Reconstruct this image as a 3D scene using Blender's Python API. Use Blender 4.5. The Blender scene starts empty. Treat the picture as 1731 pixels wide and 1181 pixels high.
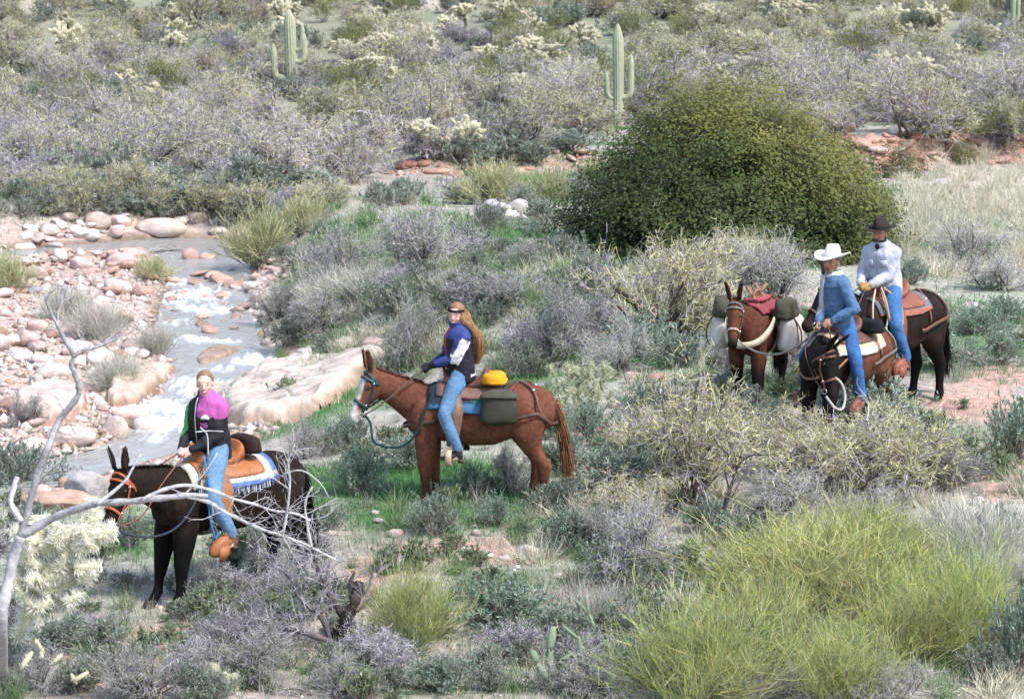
import bpy, math, random
import numpy as np
from mathutils import Vector, Matrix
random.seed(11)
rng = np.random.default_rng(11)
sc = bpy.context.scene
COL = sc.collection

# ------------------------------------------------------------------ camera, world, sun, exposure
F, CX, CY, CZ = 4808.0, 865.5, 590.5, 6.6       # focal length / centre in photo pixels, eye height
PITCH = math.atan((CY + 120.0) / F)
cd = bpy.data.cameras.new('camera')
cam = bpy.data.objects.new('camera', cd)
COL.objects.link(cam)
cam.location = (0, 0, CZ)
cam.rotation_euler = (math.radians(90) - PITCH, 0, 0)
cd.sensor_width = 36.0
cd.lens = F / 1731.0 * 36.0
cd.clip_start, cd.clip_end = 0.5, 3000
cd.dof.use_dof = True
cd.dof.focus_distance = 33.0
cd.dof.aperture_fstop = 7.0
sc.camera = cam

SUN_DIR = Vector((0.62, -0.50, 1.05)).normalized()      # towards the sun
w = bpy.data.worlds.new('World')
sc.world = w
w.use_nodes = True
wn = w.node_tree.nodes
wn.clear()
sky = wn.new('ShaderNodeTexSky')
sky.sky_type = 'NISHITA'
sky.sun_disc = False
sky.sun_elevation = math.asin(SUN_DIR.z)
sky.sun_rotation = math.atan2(SUN_DIR.x, SUN_DIR.y)
sky.air_density, sky.dust_density, sky.ozone_density = 1.0, 1.6, 1.2
bg = wn.new('ShaderNodeBackground')
bg.inputs['Strength'].default_value = 0.125
wo = wn.new('ShaderNodeOutputWorld')
w.node_tree.links.new(sky.outputs[0], bg.inputs[0])
w.node_tree.links.new(bg.outputs[0], wo.inputs[0])
sl = bpy.data.lights.new('sun', 'SUN')
sl.energy = 1.9
sl.angle = math.radians(10)
sl.color = (1.0, 0.98, 0.955)
so = bpy.data.objects.new('sun', sl)
COL.objects.link(so)
so.rotation_euler = SUN_DIR.to_track_quat('Z', 'Y').to_euler()
vs = sc.view_settings
vs.view_transform, vs.look = 'Standard', 'None'
vs.gamma, vs.use_curve_mapping = 1.0, False
vs.exposure = 1.46
sc.cycles.use_denoising = True
sc.cycles.denoiser = 'OPENIMAGEDENOISE'
sc.cycles.denoising_input_passes = 'RGB_ALBEDO_NORMAL'
sc.cycles.denoising_prefilter = 'ACCURATE'
sc.cycles.max_bounces = 5
sc.cycles.diffuse_bounces = 3
sc.cycles.transparent_max_bounces = 4

# ------------------------------------------------------------------ object helpers
def link(o):
    COL.objects.link(o)
    return o
def tag(o, label=None, cat=None, group=None, kind=None):
    if label: o['label'] = label
    if cat: o['category'] = cat
    if group: o['group'] = group
    if kind: o['kind'] = kind
    return o
def thing(name, label, cat, loc=(0, 0, 0), rotz=0.0, group=None, scale=1.0):
    o = bpy.data.objects.new(name, None)
    o.empty_display_size = 0.1
    link(o)
    o.location = loc
    o.rotation_euler = (0, 0, rotz)
    o.scale = (scale,) * 3
    return tag(o, label, cat, group)
def put(name, me, parent=None, mat=None):
    if mat is not None and not me.materials:
        me.materials.append(mat)
    o = bpy.data.objects.new(name, me)
    link(o)
    if parent is not None:
        o.parent = parent
    return o
def dup(root, loc, rotz, scale, label=None, group=None, cat=None):
    def cp(o, par):
        c = o.copy()
        link(c)
        c.parent = par
        for ch in o.children:
            cp(ch, c)
        return c
    r = cp(root, None)
    r.location = loc
    r.rotation_euler = (0, 0, rotz)
    r.scale = scale if hasattr(scale, '__len__') else (scale,) * 3
    if label: r['label'] = label
    if group: r['group'] = group
    if cat: r['category'] = cat
    return r

# ------------------------------------------------------------------ mesh helpers
def nrm(a):
    a = np.asarray(a, float)
    return a / np.maximum(np.linalg.norm(a, axis=-1, keepdims=True), 1e-9)

class Geo:
    """collects quads and triangles with a colour per vertex, then becomes one mesh"""
    def __init__(s):
        s.V, s.Q, s.T, s.C, s.QM, s.TM, s.n = [], [], [], [], [], [], 0
    def add(s, V, Q=None, T=None, col=(1, 1, 1), m=0):
        V = np.asarray(V, float).reshape(-1, 3)
        c = np.asarray(col, float)
        if c.ndim == 1:
            c = np.tile(c[:3], (len(V), 1))
        s.V.append(V); s.C.append(c)
        if Q is not None and len(Q):
            q = np.asarray(Q, int) + s.n
            s.Q.append(q); s.QM.append(np.full(len(q), m))
        if T is not None and len(T):
            t = np.asarray(T, int) + s.n
            s.T.append(t); s.TM.append(np.full(len(t), m))
        s.n += len(V)
        return s
    def arrays(s):
        V = np.concatenate(s.V) if s.V else np.zeros((0, 3))
        C = np.concatenate(s.C) if s.C else np.zeros((0, 3))
        Q = np.concatenate(s.Q) if s.Q else np.zeros((0, 4), int)
        T = np.concatenate(s.T) if s.T else np.zeros((0, 3), int)
        qm = np.concatenate(s.QM) if s.Q else np.zeros(0, int)
        tm = np.concatenate(s.TM) if s.T else np.zeros(0, int)
        return V, Q, T, C, qm, tm
    def mesh(s, name, mats=(), smooth=False):
        V, Q, T, C, qm, tm = s.arrays()
        return make_mesh(name, V, Q, T, C, mats, smooth, np.concatenate([qm, tm]))

def make_mesh(name, V, Q, T, C=None, mats=(), smooth=False, mi=None):
    me = bpy.data.meshes.new(name)
    nq, nt = len(Q), len(T)
    me.vertices.add(len(V))
    me.vertices.foreach_set('co', np.ascontiguousarray(V, np.float32).ravel())
    loops = np.concatenate([np.asarray(Q, np.int32).ravel(), np.asarray(T, np.int32).ravel()]).astype(np.int32)
    me.loops.add(len(loops))
    me.loops.foreach_set('vertex_index', loops)
    me.polygons.add(nq + nt)
    ls = np.concatenate([np.arange(nq) * 4, nq * 4 + np.arange(nt) * 3]).astype(np.int32)
    me.polygons.foreach_set('loop_start', ls)
    if mi is not None and len(mi):
        me.polygons.foreach_set('material_index', mi.astype(np.int32))
    if smooth:
        me.polygons.foreach_set('use_smooth', np.ones(nq + nt, bool))
    if C is not None and len(C):
        a = me.color_attributes.new('Col', 'FLOAT_COLOR', 'POINT')
        a.data.foreach_set('color', np.c_[C, np.ones(len(C))].astype(np.float32).ravel())
    for m in (mats if isinstance(mats, (list, tuple)) else [mats]):
        me.materials.append(m)
    me.update(calc_edges=True)
    me.validate()
    return me

def tubes(p0, p1, r0, r1, sides=3):
    p0, p1 = np.asarray(p0, float), np.asarray(p1, float)
    n = len(p0)
    r0 = np.broadcast_to(np.asarray(r0, float), (n,)); r1 = np.broadcast_to(np.asarray(r1, float), (n,))
    d = nrm(p1 - p0)
    u = nrm(np.cross(d, nrm(rng.normal(size=(n, 3)))))
    v = np.cross(d, u)
    if sides == 2:
        V = np.stack([p0 - u * r0[:, None], p0 + u * r0[:, None], p1 + u * r1[:, None], p1 - u * r1[:, None]], 1)
        Q = np.arange(n)[:, None] * 4 + np.array([0, 1, 2, 3])
        return V.reshape(-1, 3), Q, np.repeat(np.arange(n), 4)
    a = np.arange(sides) * 2 * np.pi / sides
    off = np.cos(a)[None, :, None] * u[:, None, :] + np.sin(a)[None, :, None] * v[:, None, :]
    V = np.concatenate([p0[:, None] + off * r0[:, None, None], p1[:, None] + off * r1[:, None, None]], 1)
    k = np.arange(sides)
    k2 = (k + 1) % sides
    Q = np.stack([k, k2, k2 + sides, k + sides], 1)
    Q = (np.arange(n)[:, None, None] * 2 * sides + Q[None]).reshape(-1, 4)
    return V.reshape(-1, 3), Q, np.repeat(np.arange(n), 2 * sides)

def frame_along(P):
    P = np.asarray(P, float)
    t = nrm(np.gradient(P, axis=0))
    u = np.zeros_like(P)
    ref = np.array([0, 0, 1.0]) if abs(t[0][2]) < 0.9 else np.array([1.0, 0, 0])
    u[0] = nrm(np.cross(t[0], ref))
    for i in range(1, len(P)):
        x = u[i - 1] - t[i] * np.dot(u[i - 1], t[i])
        u[i] = nrm(x)
    return t, u, np.cross(t, u)

def loft(rings, cap=True):
    """rings: (k,n,3) closed loops -> V,Q,T"""
    R = np.asarray(rings, float)
    k, n, _ = R.shape
    V = R.reshape(-1, 3)
    j = np.arange(n); j2 = (j + 1) % n
    Q = []
    for i in range(k - 1):
        Q.append(np.stack([i * n + j, i * n + j2, (i + 1) * n + j2, (i + 1) * n + j], 1))
    Q = np.concatenate(Q)
    T = np.zeros((0, 3), int)
    if cap:
        V = np.concatenate([V, R[0].mean(0)[None], R[-1].mean(0)[None]])
        a, b = k * n, k * n + 1
        T = np.concatenate([np.stack([np.full(n, a), j2, j], 1), np.stack([np.full(n, b), (k - 1) * n + j, (k - 1) * n + j2], 1)])
    return V, Q, T

def ell(c, u, v, n=16, p=2.0):
    a = np.arange(n) * 2 * np.pi / n
    ca, sa = np.cos(a), np.sin(a)
    e = 2.0 / p
    ca = np.sign(ca) * np.abs(ca) ** e; sa = np.sign(sa) * np.abs(sa) ** e
    return np.asarray(c, float) + ca[:, None] * np.asarray(u, float) + sa[:, None] * np.asarray(v, float)

def tube_path(P, r, n=8):
    P = np.asarray(P, float)
    r = np.broadcast_to(np.asarray(r, float), (len(P),))
    t, u, v = frame_along(P)
    return loft([ell(P[i], u[i] * r[i], v[i] * r[i], n) for i in range(len(P))])

def smooth_path(P, k=6):
    """Catmull-Rom through points"""
    P = np.asarray(P, float)
    Q = np.concatenate([[2 * P[0] - P[1]], P, [2 * P[-1] - P[-2]]])
    out = []
    for i in range(len(P) - 1):
        a, b, c, d = Q[i:i + 4]
        for t in np.arange(k) / k:
            out.append(0.5 * ((2 * b) + (c - a) * t + (2 * a - 5 * b + 4 * c - d) * t * t + (3 * b - a - 3 * c + d) * t ** 3))
    out.append(P[-1])
    return np.array(out)

def strap_path(P, N, wd, th):
    """flat strap along P, outward normals N"""
    P = np.asarray(P, float); N = nrm(N)
    t = nrm(np.gradient(P, axis=0))
    b = nrm(np.cross(t, N))
    R = np.stack([P - b * wd / 2, P + b * wd / 2, P + b * wd / 2 + N * th, P - b * wd / 2 + N * th], 1)
    return loft(R)

def ball(c, r, nu=12, nv=8, R=None):
    r = np.broadcast_to(np.asarray(r, float), (3,))
    th = np.linspace(0.0, np.pi, nv + 1)[1:-1]
    ph = np.arange(nu) * 2 * np.pi / nu
    rings = np.stack([np.stack([np.sin(t) * np.cos(ph), np.sin(t) * np.sin(ph), np.full(nu, np.cos(t))], 1) for t in th])
    V, Q, T = loft(rings, cap=True)
    V[-2] = (0, 0, 1); V[-1] = (0, 0, -1)
    V = V * r
    if R is not None:
        V = V @ np.asarray(R).T
    return V + np.asarray(c, float), Q, T

def box(c, s, R=None):
    V = np.array([[x, y, z] for x in (-.5, .5) for y in (-.5, .5) for z in (-.5, .5)]) * np.asarray(s, float)
    if R is not None:
        V = V @ np.asarray(R).T
    Q = np.array([[0, 1, 3, 2], [4, 6, 7, 5], [0, 4, 5, 1], [2, 3, 7, 6], [0, 2, 6, 4], [1, 5, 7, 3]])
    return V + np.asarray(c, float), Q, None

def icosphere(sub=2):
    t = (1 + 5 ** .5) / 2
    V = [[-1, t, 0], [1, t, 0], [-1, -t, 0], [1, -t, 0], [0, -1, t], [0, 1, t], [0, -1, -t], [0, 1, -t], [t, 0, -1], [t, 0, 1], [-t, 0, -1], [-t, 0, 1]]
    Fc = [[0, 11, 5], [0, 5, 1], [0, 1, 7], [0, 7, 10], [0, 10, 11], [1, 5, 9], [5, 11, 4], [11, 10, 2], [10, 7, 6], [7, 1, 8], [3, 9, 4], [3, 4, 2], [3, 2, 6], [3, 6, 8], [3, 8, 9], [4, 9, 5], [2, 4, 11], [6, 2, 10], [8, 6, 7], [9, 8, 1]]
    V = [np.array(v, float) / np.linalg.norm(v) for v in V]
    for _ in range(sub):
        cache, G = {}, []
        def mid(a, b):
            k = (min(a, b), max(a, b))
            if k not in cache:
                m = V[a] + V[b]
                V.append(m / np.linalg.norm(m)); cache[k] = len(V) - 1
            return cache[k]
        for a, b, c in Fc:
            x, y, z = mid(a, b), mid(b, c), mid(c, a)
            G += [[a, x, z], [b, y, x], [c, z, y], [x, y, z]]
        Fc = G
    return np.array(V), np.array(Fc)

def remesh(geo, voxel, iters=4, name='body'):
    V, Q, T, C, qm, tm = geo.arrays()
    me = make_mesh('tmp_shape', V, Q, T)
    o = bpy.data.objects.new('tmp_shape', me)
    link(o)
    m = o.modifiers.new('r', 'REMESH')
    m.mode = 'VOXEL'
    m.voxel_size = voxel
    if iters:
        s = o.modifiers.new('s', 'SMOOTH')
        s.factor = 0.5
        s.iterations = iters
    dg = bpy.context.evaluated_depsgraph_get()
    dg.update()
    out = bpy.data.meshes.new_from_object(o.evaluated_get(dg))
    n = len(out.vertices)
    W = np.zeros(n * 3, np.float32)
    out.vertices.foreach_get('co', W)
    nf = len(out.polygons)
    L = np.zeros(len(out.loops), np.int32)
    out.loops.foreach_get('vertex_index', L)
    tot = np.zeros(nf, np.int32)
    out.polygons.foreach_get('loop_total', tot)
    st = np.zeros(nf, np.int32)
    out.polygons.foreach_get('loop_start', st)
    Q = L[st[tot == 4][:, None] + np.arange(4)]
    T = L[st[tot == 3][:, None] + np.arange(3)]
    bpy.data.objects.remove(o)
    bpy.data.meshes.remove(me)
    bpy.data.meshes.remove(out)
    return W.reshape(-1, 3).astype(float), Q, T

def vnoise(P, scale, seed=0):
    """cheap smooth pseudo-noise in -1..1 from sums of rotated sines"""
    P = np.asarray(P, float) / scale
    r = np.random.default_rng(seed)
    out = np.zeros(len(P))
    for k in range(5):
        d = nrm(r.normal(size=P.shape[1])) * (0.7 + 0.5 * k)
        d2 = nrm(r.normal(size=P.shape[1])) * (0.7 + 0.5 * k)
        out += np.sin(P @ d * 2.2 + r.uniform(0, 6.3) + 1.3 * np.sin(P @ d2 * 1.7 + r.uniform(0, 6.3))) / (1 + 0.6 * k)
    return out / 2.6

def sstep(a, b, x):
    t = np.clip((np.asarray(x, float) - a) / (b - a), 0, 1)
    return t * t * (3 - 2 * t)

# ------------------------------------------------------------------ materials
def mat(name, col=None, rough=0.85, var=0.15, scale=6.0, rand=0.0, hue=0.0, bump=0.0, bscale=30.0, spec=0.2, transl=0.0, detail=6.0, coords='Object', col2=None, sheen=0.0, gain=1.0):
    """procedural material; col None reads the mesh's own 'Col' attribute"""
    m = bpy.data.materials.new(name)
    m.use_nodes = True
    nt = m.node_tree
    N, L = nt.nodes, nt.links
    bsdf = N['Principled BSDF']
    bsdf.inputs['Roughness'].default_value = rough
    bsdf.inputs['Specular IOR Level'].default_value = spec
    if sheen:
        bsdf.inputs['Sheen Weight'].default_value = sheen
    if col is None:
        a = N.new('ShaderNodeAttribute')
        a.attribute_name = 'Col'
        c = a.outputs['Color']
    else:
        a = N.new('ShaderNodeRGB')
        a.outputs[0].default_value = (*col, 1)
        c = a.outputs[0]
    tc = N.new('ShaderNodeTexCoord')
    nz = N.new('ShaderNodeTexNoise')
    nz.inputs['Scale'].default_value = scale
    nz.inputs['Detail'].default_value = detail
    L.new(tc.outputs[coords], nz.inputs['Vector'])
    if col2 is not None:
        mx = N.new('ShaderNodeMix')
        mx.data_type = 'RGBA'
        mr0 = N.new('ShaderNodeMapRange')
        mr0.inputs[1].default_value, mr0.inputs[2].default_value = 0.42, 0.62
        L.new(nz.outputs['Fac'], mr0.inputs[0])
        L.new(mr0.outputs[0], mx.inputs['Factor'])
        L.new(c, mx.inputs[6])
        mx.inputs[7].default_value = (*col2, 1)
        c = mx.outputs[2]
    hs = N.new('ShaderNodeHueSaturation')
    L.new(c, hs.inputs['Color'])
    mr = N.new('ShaderNodeMapRange')
    mr.inputs[1].default_value, mr.inputs[2].default_value = 0.3, 0.7
    mr.inputs[3].default_value, mr.inputs[4].default_value = (1 - var) * gain, (1 + var) * gain
    L.new(nz.outputs['Fac'], mr.inputs[0])
    val = mr.outputs[0]
    if rand or hue:
        oi = N.new('ShaderNodeObjectInfo')
        r1 = N.new('ShaderNodeMapRange')
        r1.inputs[3].default_value, r1.inputs[4].default_value = 1 - rand, 1 + rand
        L.new(oi.outputs['Random'], r1.inputs[0])
        mu = N.new('ShaderNodeMath')
        mu.operation = 'MULTIPLY'
        L.new(val, mu.inputs[0]); L.new(r1.outputs[0], mu.inputs[1])
        val = mu.outputs[0]
        if hue:
            wn_ = N.new('ShaderNodeTexWhiteNoise')
            wn_.noise_dimensions = '1D'
            L.new(oi.outputs['Random'], wn_.inputs['W'])
            r2 = N.new('ShaderNodeMapRange')
            r2.inputs[3].default_value, r2.inputs[4].default_value = 0.5 - hue, 0.5 + hue
            L.new(wn_.outputs['Value'], r2.inputs[0])
            L.new(r2.outputs[0], hs.inputs['Hue'])
    L.new(val, hs.inputs['Value'])
    L.new(hs.outputs[0], bsdf.inputs['Base Color'])
    if bump:
        nb = N.new('ShaderNodeTexNoise')
        nb.inputs['Scale'].default_value = bscale
        nb.inputs['Detail'].default_value = 8
        L.new(tc.outputs[coords], nb.inputs['Vector'])
        b = N.new('ShaderNodeBump')
        b.inputs['Strength'].default_value = bump
        b.inputs['Distance'].default_value = 0.02
        L.new(nb.outputs['Fac'], b.inputs['Height'])
        L.new(b.outputs[0], bsdf.inputs['Normal'])
    if transl:
        tr = N.new('ShaderNodeBsdfTranslucent')
        L.new(hs.outputs[0], tr.inputs['Color'])
        ms = N.new('ShaderNodeMixShader')
        ms.inputs[0].default_value = transl
        L.new(bsdf.outputs[0], ms.inputs[1]); L.new(tr.outputs[0], ms.inputs[2])
        L.new(ms.outputs[0], N['Material Output'].inputs['Surface'])
    return m
# ------------------------------------------------------------------ terrain
Ry = np.array([[1, 0, 0], [0, math.sin(PITCH), math.cos(PITCH)], [0, math.cos(PITCH), -math.sin(PITCH)]])
def ray(px, py):
    """unit-depth ray (world) through a pixel of the photo"""
    px, py = np.asarray(px, float), np.asarray(py, float)
    a = (px - CX) / F; b = -(py - CY) / F
    # camera axes: right (1,0,0), up (0,sin p,cos p), forward (0,cos p,-sin p)
    return np.stack([a, b * math.sin(PITCH) + math.cos(PITCH), b * math.cos(PITCH) - math.sin(PITCH)], -1)
def unproj(px, py, Y):
    d = ray(px, py)
    t = Y / d[..., 1]
    return d * np.asarray(t)[..., None] + np.array([0, 0, CZ])
def proj(P):
    P = np.asarray(P, float) - np.array([0, 0, CZ])
    up = P[..., 1] * math.sin(PITCH) + P[..., 2] * math.cos(PITCH)
    fw = P[..., 1] * math.cos(PITCH) - P[..., 2] * math.sin(PITCH)
    return np.stack([CX + F * P[..., 0] / fw, CY - F * up / fw], -1)

PY_ = np.array([-400, -60, 0, 6, 12, 18, 24.4, 27, 31, 35, 40, 46, 60, 70, 78, 90, 105, 120, 140, 175, 230, 400, 800.0])
PZ_ = np.array([40, 2, -1.7, -3.0, -5.0, -6.3, -6.62, -6.48, -6.2, -5.95, -5.70, -5.42, -5.7, -5.95, -6.05, -6.25, -5.85, -5.0, -3.5, 0, 10, 60, 190.0])
_yy = np.linspace(-400, 800, 2401)
_zz = np.interp(_yy, PY_, PZ_)
_k = np.exp(-np.linspace(-2, 2, 9) ** 2); _k /= _k.sum()
_zz = np.convolve(np.pad(_zz, 4, mode='edge'), _k, 'valid')
# creek centreline: photo pixel, water level below the eye, half width
CREEK = [(-330, 452, 6.42, .8), (-120, 440, 6.46, .75), (60, 428, 6.48, .75), (200, 418, 6.5, .95), (310, 413, 6.5, 1.05), (352, 440, 6.54, .85), (352, 478, 6.6, .72), (350, 520, 6.68, .75),
         (352, 565, 6.74, .85), (378, 598, 6.8, .85), (358, 640, 6.9, .6), (312, 684, 7.0, .52), (292, 725, 7.08, .55), (225, 762, 7.15, .6), (90, 800, 7.2, .7), (-120, 835, 7.25, .8), (-400, 870, 7.3, .9)]
_c = []
for px, py, dz, hw in CREEK:
    d = ray(px, py)
    t = -dz / d[2]
    _c.append((d[0] * t, d[1] * t, CZ - dz, hw))
CRK = smooth_path(np.array(_c), 8)
def creek_dist(x, y):
    x = np.asarray(x, float); y = np.asarray(y, float)
    sel = (x < 2.5) & (x > -26) & (y > 31) & (y < 70)
    if not sel.all():
        out = [np.full(x.shape, v) for v in (99.0, CZ - 6.5, 1.0, -1.0, 0.0)]
        out[3] = np.where(x > -4, 1.0, -1.0)
        if sel.any():
            for o_, v in zip(out, creek_dist(x[sel], y[sel])):
                o_[sel] = v
        return tuple(out)
    best = np.full(x.shape, 1e9); par = np.zeros(x.shape); side = np.zeros(x.shape)
    for i in range(len(CRK) - 1):
        a, b = CRK[i, :2], CRK[i + 1, :2]
        ab = b - a
        t = np.clip(((x - a[0]) * ab[0] + (y - a[1]) * ab[1]) / (ab @ ab), 0, 1)
        dx, dy = x - a[0] - t * ab[0], y - a[1] - t * ab[1]
        d = np.hypot(dx, dy)
        m = d < best
        best = np.where(m, d, best); par = np.where(m, i + t, par)
        side = np.where(m, np.sign(ab[0] * dy - ab[1] * dx), side)
    k = np.arange(len(CRK))
    return best, np.interp(par, k, CRK[:, 2]), np.interp(par, k, CRK[:, 3]), side, par
def bank_amp(x, y):
    r = x / np.maximum(y, 1) * F + CX
    return sstep(560, 760, r) * (0.55 + 0.45 * sstep(1000, 1400, r))
def bank_line(x):
    return 71.5 + 0.12 * (x - 8) + 0.9 * np.sin(x * 0.6) + 0.4 * np.sin(x * 1.7 + 1)
def terrain(x, y):
    x = np.asarray(x, float); y = np.asarray(y, float)
    sh = x.shape
    x = x.ravel(); y = y.ravel()
    z = np.interp(y, _yy, _zz)
    P = np.stack([x, y], 1)
    und = 0.10 * vnoise(P, 6.0, 3) + 0.035 * vnoise(P, 1.3, 4) + 0.012 * vnoise(P, 0.4, 6)
    far = sstep(85, 160, y)
    z = z + und * (1 + far * 2) + far * 1.3 * vnoise(P, 30.0, 5)
    z = z + 0.85 * bank_amp(x, y) * sstep(-0.9, 0.9, y - bank_line(x)) * (1 - 0.6 * sstep(80, 110, y))
    near = y < 110
    if near.any():
        xs, ys = x[near], y[near]
        d, zw, hw, sd, _ = creek_dist(xs, ys)
        zw = zw - CZ
        zn = z[near]
        Pn = P[near]
        # side > 0: right of the flow seen downstream ... left bank in the picture is the low stony bar
        bar = zw + 0.10 + 0.05 * np.maximum(d - hw, 0) + 0.06 * vnoise(Pn, 0.7, 8) + 0.04 * vnoise(Pn, 0.25, 9)
        rel = np.maximum(d - hw, 0)
        left_mix = sstep(3.0, 9.5, rel)
        right_mix = sstep(0.0, 1.0, (rel - 0.2) / (2.1 + 5.6 * sstep(46, 39, ys)))
        isbar = sd < 0
        # outside of the upper pool both sides are low for a little
        mix = np.where(isbar, left_mix, right_mix)
        zz = bar * (1 - mix) + zn * mix
        bed = zw - 0.22 + 0.03 * vnoise(Pn, 0.3, 10)
        e = sstep(-0.25, 0.25, d - hw)
        zz = bed * (1 - e) + zz * e
        z[near] = zz
    return (z + CZ).reshape(sh)

def at(px, py):
    """where the view ray of photo pixel(s) first meets the terrain"""
    px = np.atleast_1d(np.asarray(px, float)); py = np.atleast_1d(np.asarray(py, float))
    d = ray(px, py)
    ts = np.geomspace(14, 420, 190)
    lo = np.full(len(px), 420.0); hi = np.full(len(px), 420.0); done = np.zeros(len(px), bool)
    X = d[:, 0:1] * ts; Y = d[:, 1:2] * ts; Z = CZ + d[:, 2:3] * ts
    below = Z < terrain(X, Y)
    idx = np.argmax(below, 1)
    anyb = below.any(1)
    hi = np.where(anyb, ts[idx], 420); lo = np.where(anyb, ts[np.maximum(idx - 1, 0)], 420)
    for _ in range(14):
        m = (lo + hi) / 2
        b = CZ + d[:, 2] * m < terrain(d[:, 0] * m, d[:, 1] * m)
        hi = np.where(b, m, hi); lo = np.where(b, lo, m)
    P = d * hi[:, None]
    P[:, 2] = terrain(P[:, 0], P[:, 1])
    return P if len(P) > 1 else P[0]

def green_mask(x, y):
    """where fresh grass grows"""
    P = np.stack([x, y], -1).reshape(-1, 2)
    n = vnoise(P, 2.6, 21) + 0.6 * vnoise(P, 0.9, 22)
    q = proj(np.c_[P, terrain(P[:, 0], P[:, 1])])
    m = sstep(0.0, 0.7, n) * (1 - 0.75 * sstep(75, 110, P[:, 1]))
    for cx, cy, rx, ry, a in [(760, 850, 190, 90, .9), (860, 1010, 130, 70, .8), (570, 540, 120, 70, .8), (840, 440, 160, 60, .9), (390, 345, 130, 26, 1.), (1250, 650, 130, 60, .9),
                              (230, 900, 120, 60, .7), (1600, 340, 90, 30, .9), (1640, 560, 120, 90, .6), (1000, 1120, 260, 90, .6), (1500, 330, 60, 30, .6), (870, 262, 60, 16, 1), (640, 1130, 90, 60, .6), (480, 570, 60, 60, .5)]:
        g = np.exp(-(((q[:, 0] - cx) / rx) ** 2 + ((q[:, 1] - cy) / ry) ** 2) * 1.3)
        m = np.maximum(m, a * g * sstep(-0.9, 0.3, n))
    d, zw, hw, sd, _ = creek_dist(P[:, 0], P[:, 1])
    m = m * np.where(sd < 0, sstep(3.0, 6.5, d - hw), sstep(0.5, 1.5, d - hw))
    for cx, cy, rx, ry in [(1640, 690, 110, 60), (790, 925, 190, 30), (1030, 735, 70, 22), (230, 1090, 150, 50), (1680, 820, 60, 70), (1660, 300, 120, 60)]:
        m = m * (1 - 0.9 * np.exp(-(((q[:, 0] - cx) / rx) ** 2 + ((q[:, 1] - cy) / ry) ** 2) * 1.2))
    return m.reshape(np.shape(x))

# ground sheet: fan-shaped grid, fine close by, out to the horizon
def build_ground():
    ys = np.concatenate([np.linspace(-60, 16, 30)[:-1], np.linspace(16, 64, 420), np.linspace(64, 120, 170)[1:], np.geomspace(120, 780, 90)[1:]])
    us = np.concatenate([np.linspace(-1.6, -0.30, 40)[:-1], np.linspace(-0.30, 0.28, 330), np.linspace(0.28, 1.6, 40)[1:]])
    U, Y = np.meshgrid(us, ys)
    X = U * np.maximum(np.abs(Y), 22.0)
    Z = terrain(X, Y)
    ny, nx = X.shape
    V = np.stack([X, Y, Z], -1).reshape(-1, 3)
    i = (np.arange(ny - 1)[:, None] * nx + np.arange(nx - 1)[None]).ravel()
    Q = np.stack([i, i + 1, i + nx + 1, i + nx], 1)
    x, y = V[:, 0], V[:, 1]
    P = V[:, :2]
    soil = np.array([.44, .355, .32]); pink = np.array([.50, .325, .265]); sand = np.array([.62, .52, .46])
    green = np.array([.075, .17, .055]); straw = np.array([.40, .41, .33]); red = np.array([.42, .23, .17])
    n1 = (vnoise(P, 3.2, 31) * .5 + .5)[:, None]; n2 = (vnoise(P, .6, 32) * .5 + .5)[:, None]
    C = soil * (1 - n1) + straw * n1
    C = C * (0.85 + 0.3 * n2)
    fr = sstep(78, 105, y)[:, None]
    C = C * (1 - fr * .75) + np.array([.25, .255, .165]) * fr * .75
    g = green_mask(x, y)[:, None]
    C = C * (1 - g) + green * g * (0.8 + .5 * n2)
    q = proj(V)
    def blob(cx, cy, rx, ry):
        return np.exp(-(((q[:, 0] - cx) / rx) ** 2 + ((q[:, 1] - cy) / ry) ** 2) * 1.2) * (y > 16)
    tr = np.zeros(len(V))
    for b in [(1640, 680, 110, 40), (1700, 640, 80, 25), (1690, 800, 70, 60), (790, 930, 190, 28), (1030, 735, 80, 22), (230, 1090, 160, 45), (940, 860, 60, 30), (620, 960, 60, 30), (700, 600, 60, 30), (1000, 1010, 80, 30)]:
        tr = np.maximum(tr, blob(*b))
    tr = (sstep(.25, .75, tr + .25 * vnoise(P, .5, 33)))[:, None]
    C = C * (1 - tr) + pink * tr * (0.85 + .3 * n2)
    d, zw, hw, sd, _ = creek_dist(x, y)
    rel = d - hw
    sa = np.where(sd < 0, 1 - sstep(3.5, 7.5, rel), 1 - sstep(.3, 1.5, rel)) * (y < 100) * (y > 16)
    sa = sa[:, None]
    C = C * (1 - sa) + (sand * n1 + pink * (1 - n1)) * sa
    wet = (1 - sstep(.0, .45, rel))[:, None] * (y < 100)[:, None] * (y > 16)[:, None]
    C = C * (1 - wet) + np.array([.20, .145, .105]) * wet * (.8 + .4 * n2)
    bk = bank_amp(x, y) * np.exp(-((y - bank_line(x)) / 1.0) ** 2)
    bk = sstep(.3, .8, bk)[:, None]
    C = C * (1 - bk) + red * bk * (.7 + .6 * n2)
    pale = np.maximum(blob(1640, 310, 130, 50), blob(700, 4, 120, 14))[:, None] + 0.9 * np.maximum(np.maximum(blob(60, 10, 90, 22), blob(860, 360, 90, 20)), blob(690, 520, 60, 26))[:, None]
    pale = np.clip(pale, 0, 1)
    C = C * (1 - pale * .8) + np.array([.60, .50, .43]) * pale * .8
    me = make_mesh('ground', V, Q, np.zeros((0, 3), int), C, [], True)
    m = mat('ground_soil', None, rough=.95, var=.28, scale=9.0, bump=.9, bscale=26, detail=12, spec=.1, gain=.80)
    o = put('ground', me, None, m)
    tag(o, kind='structure')
build_ground()

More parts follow.
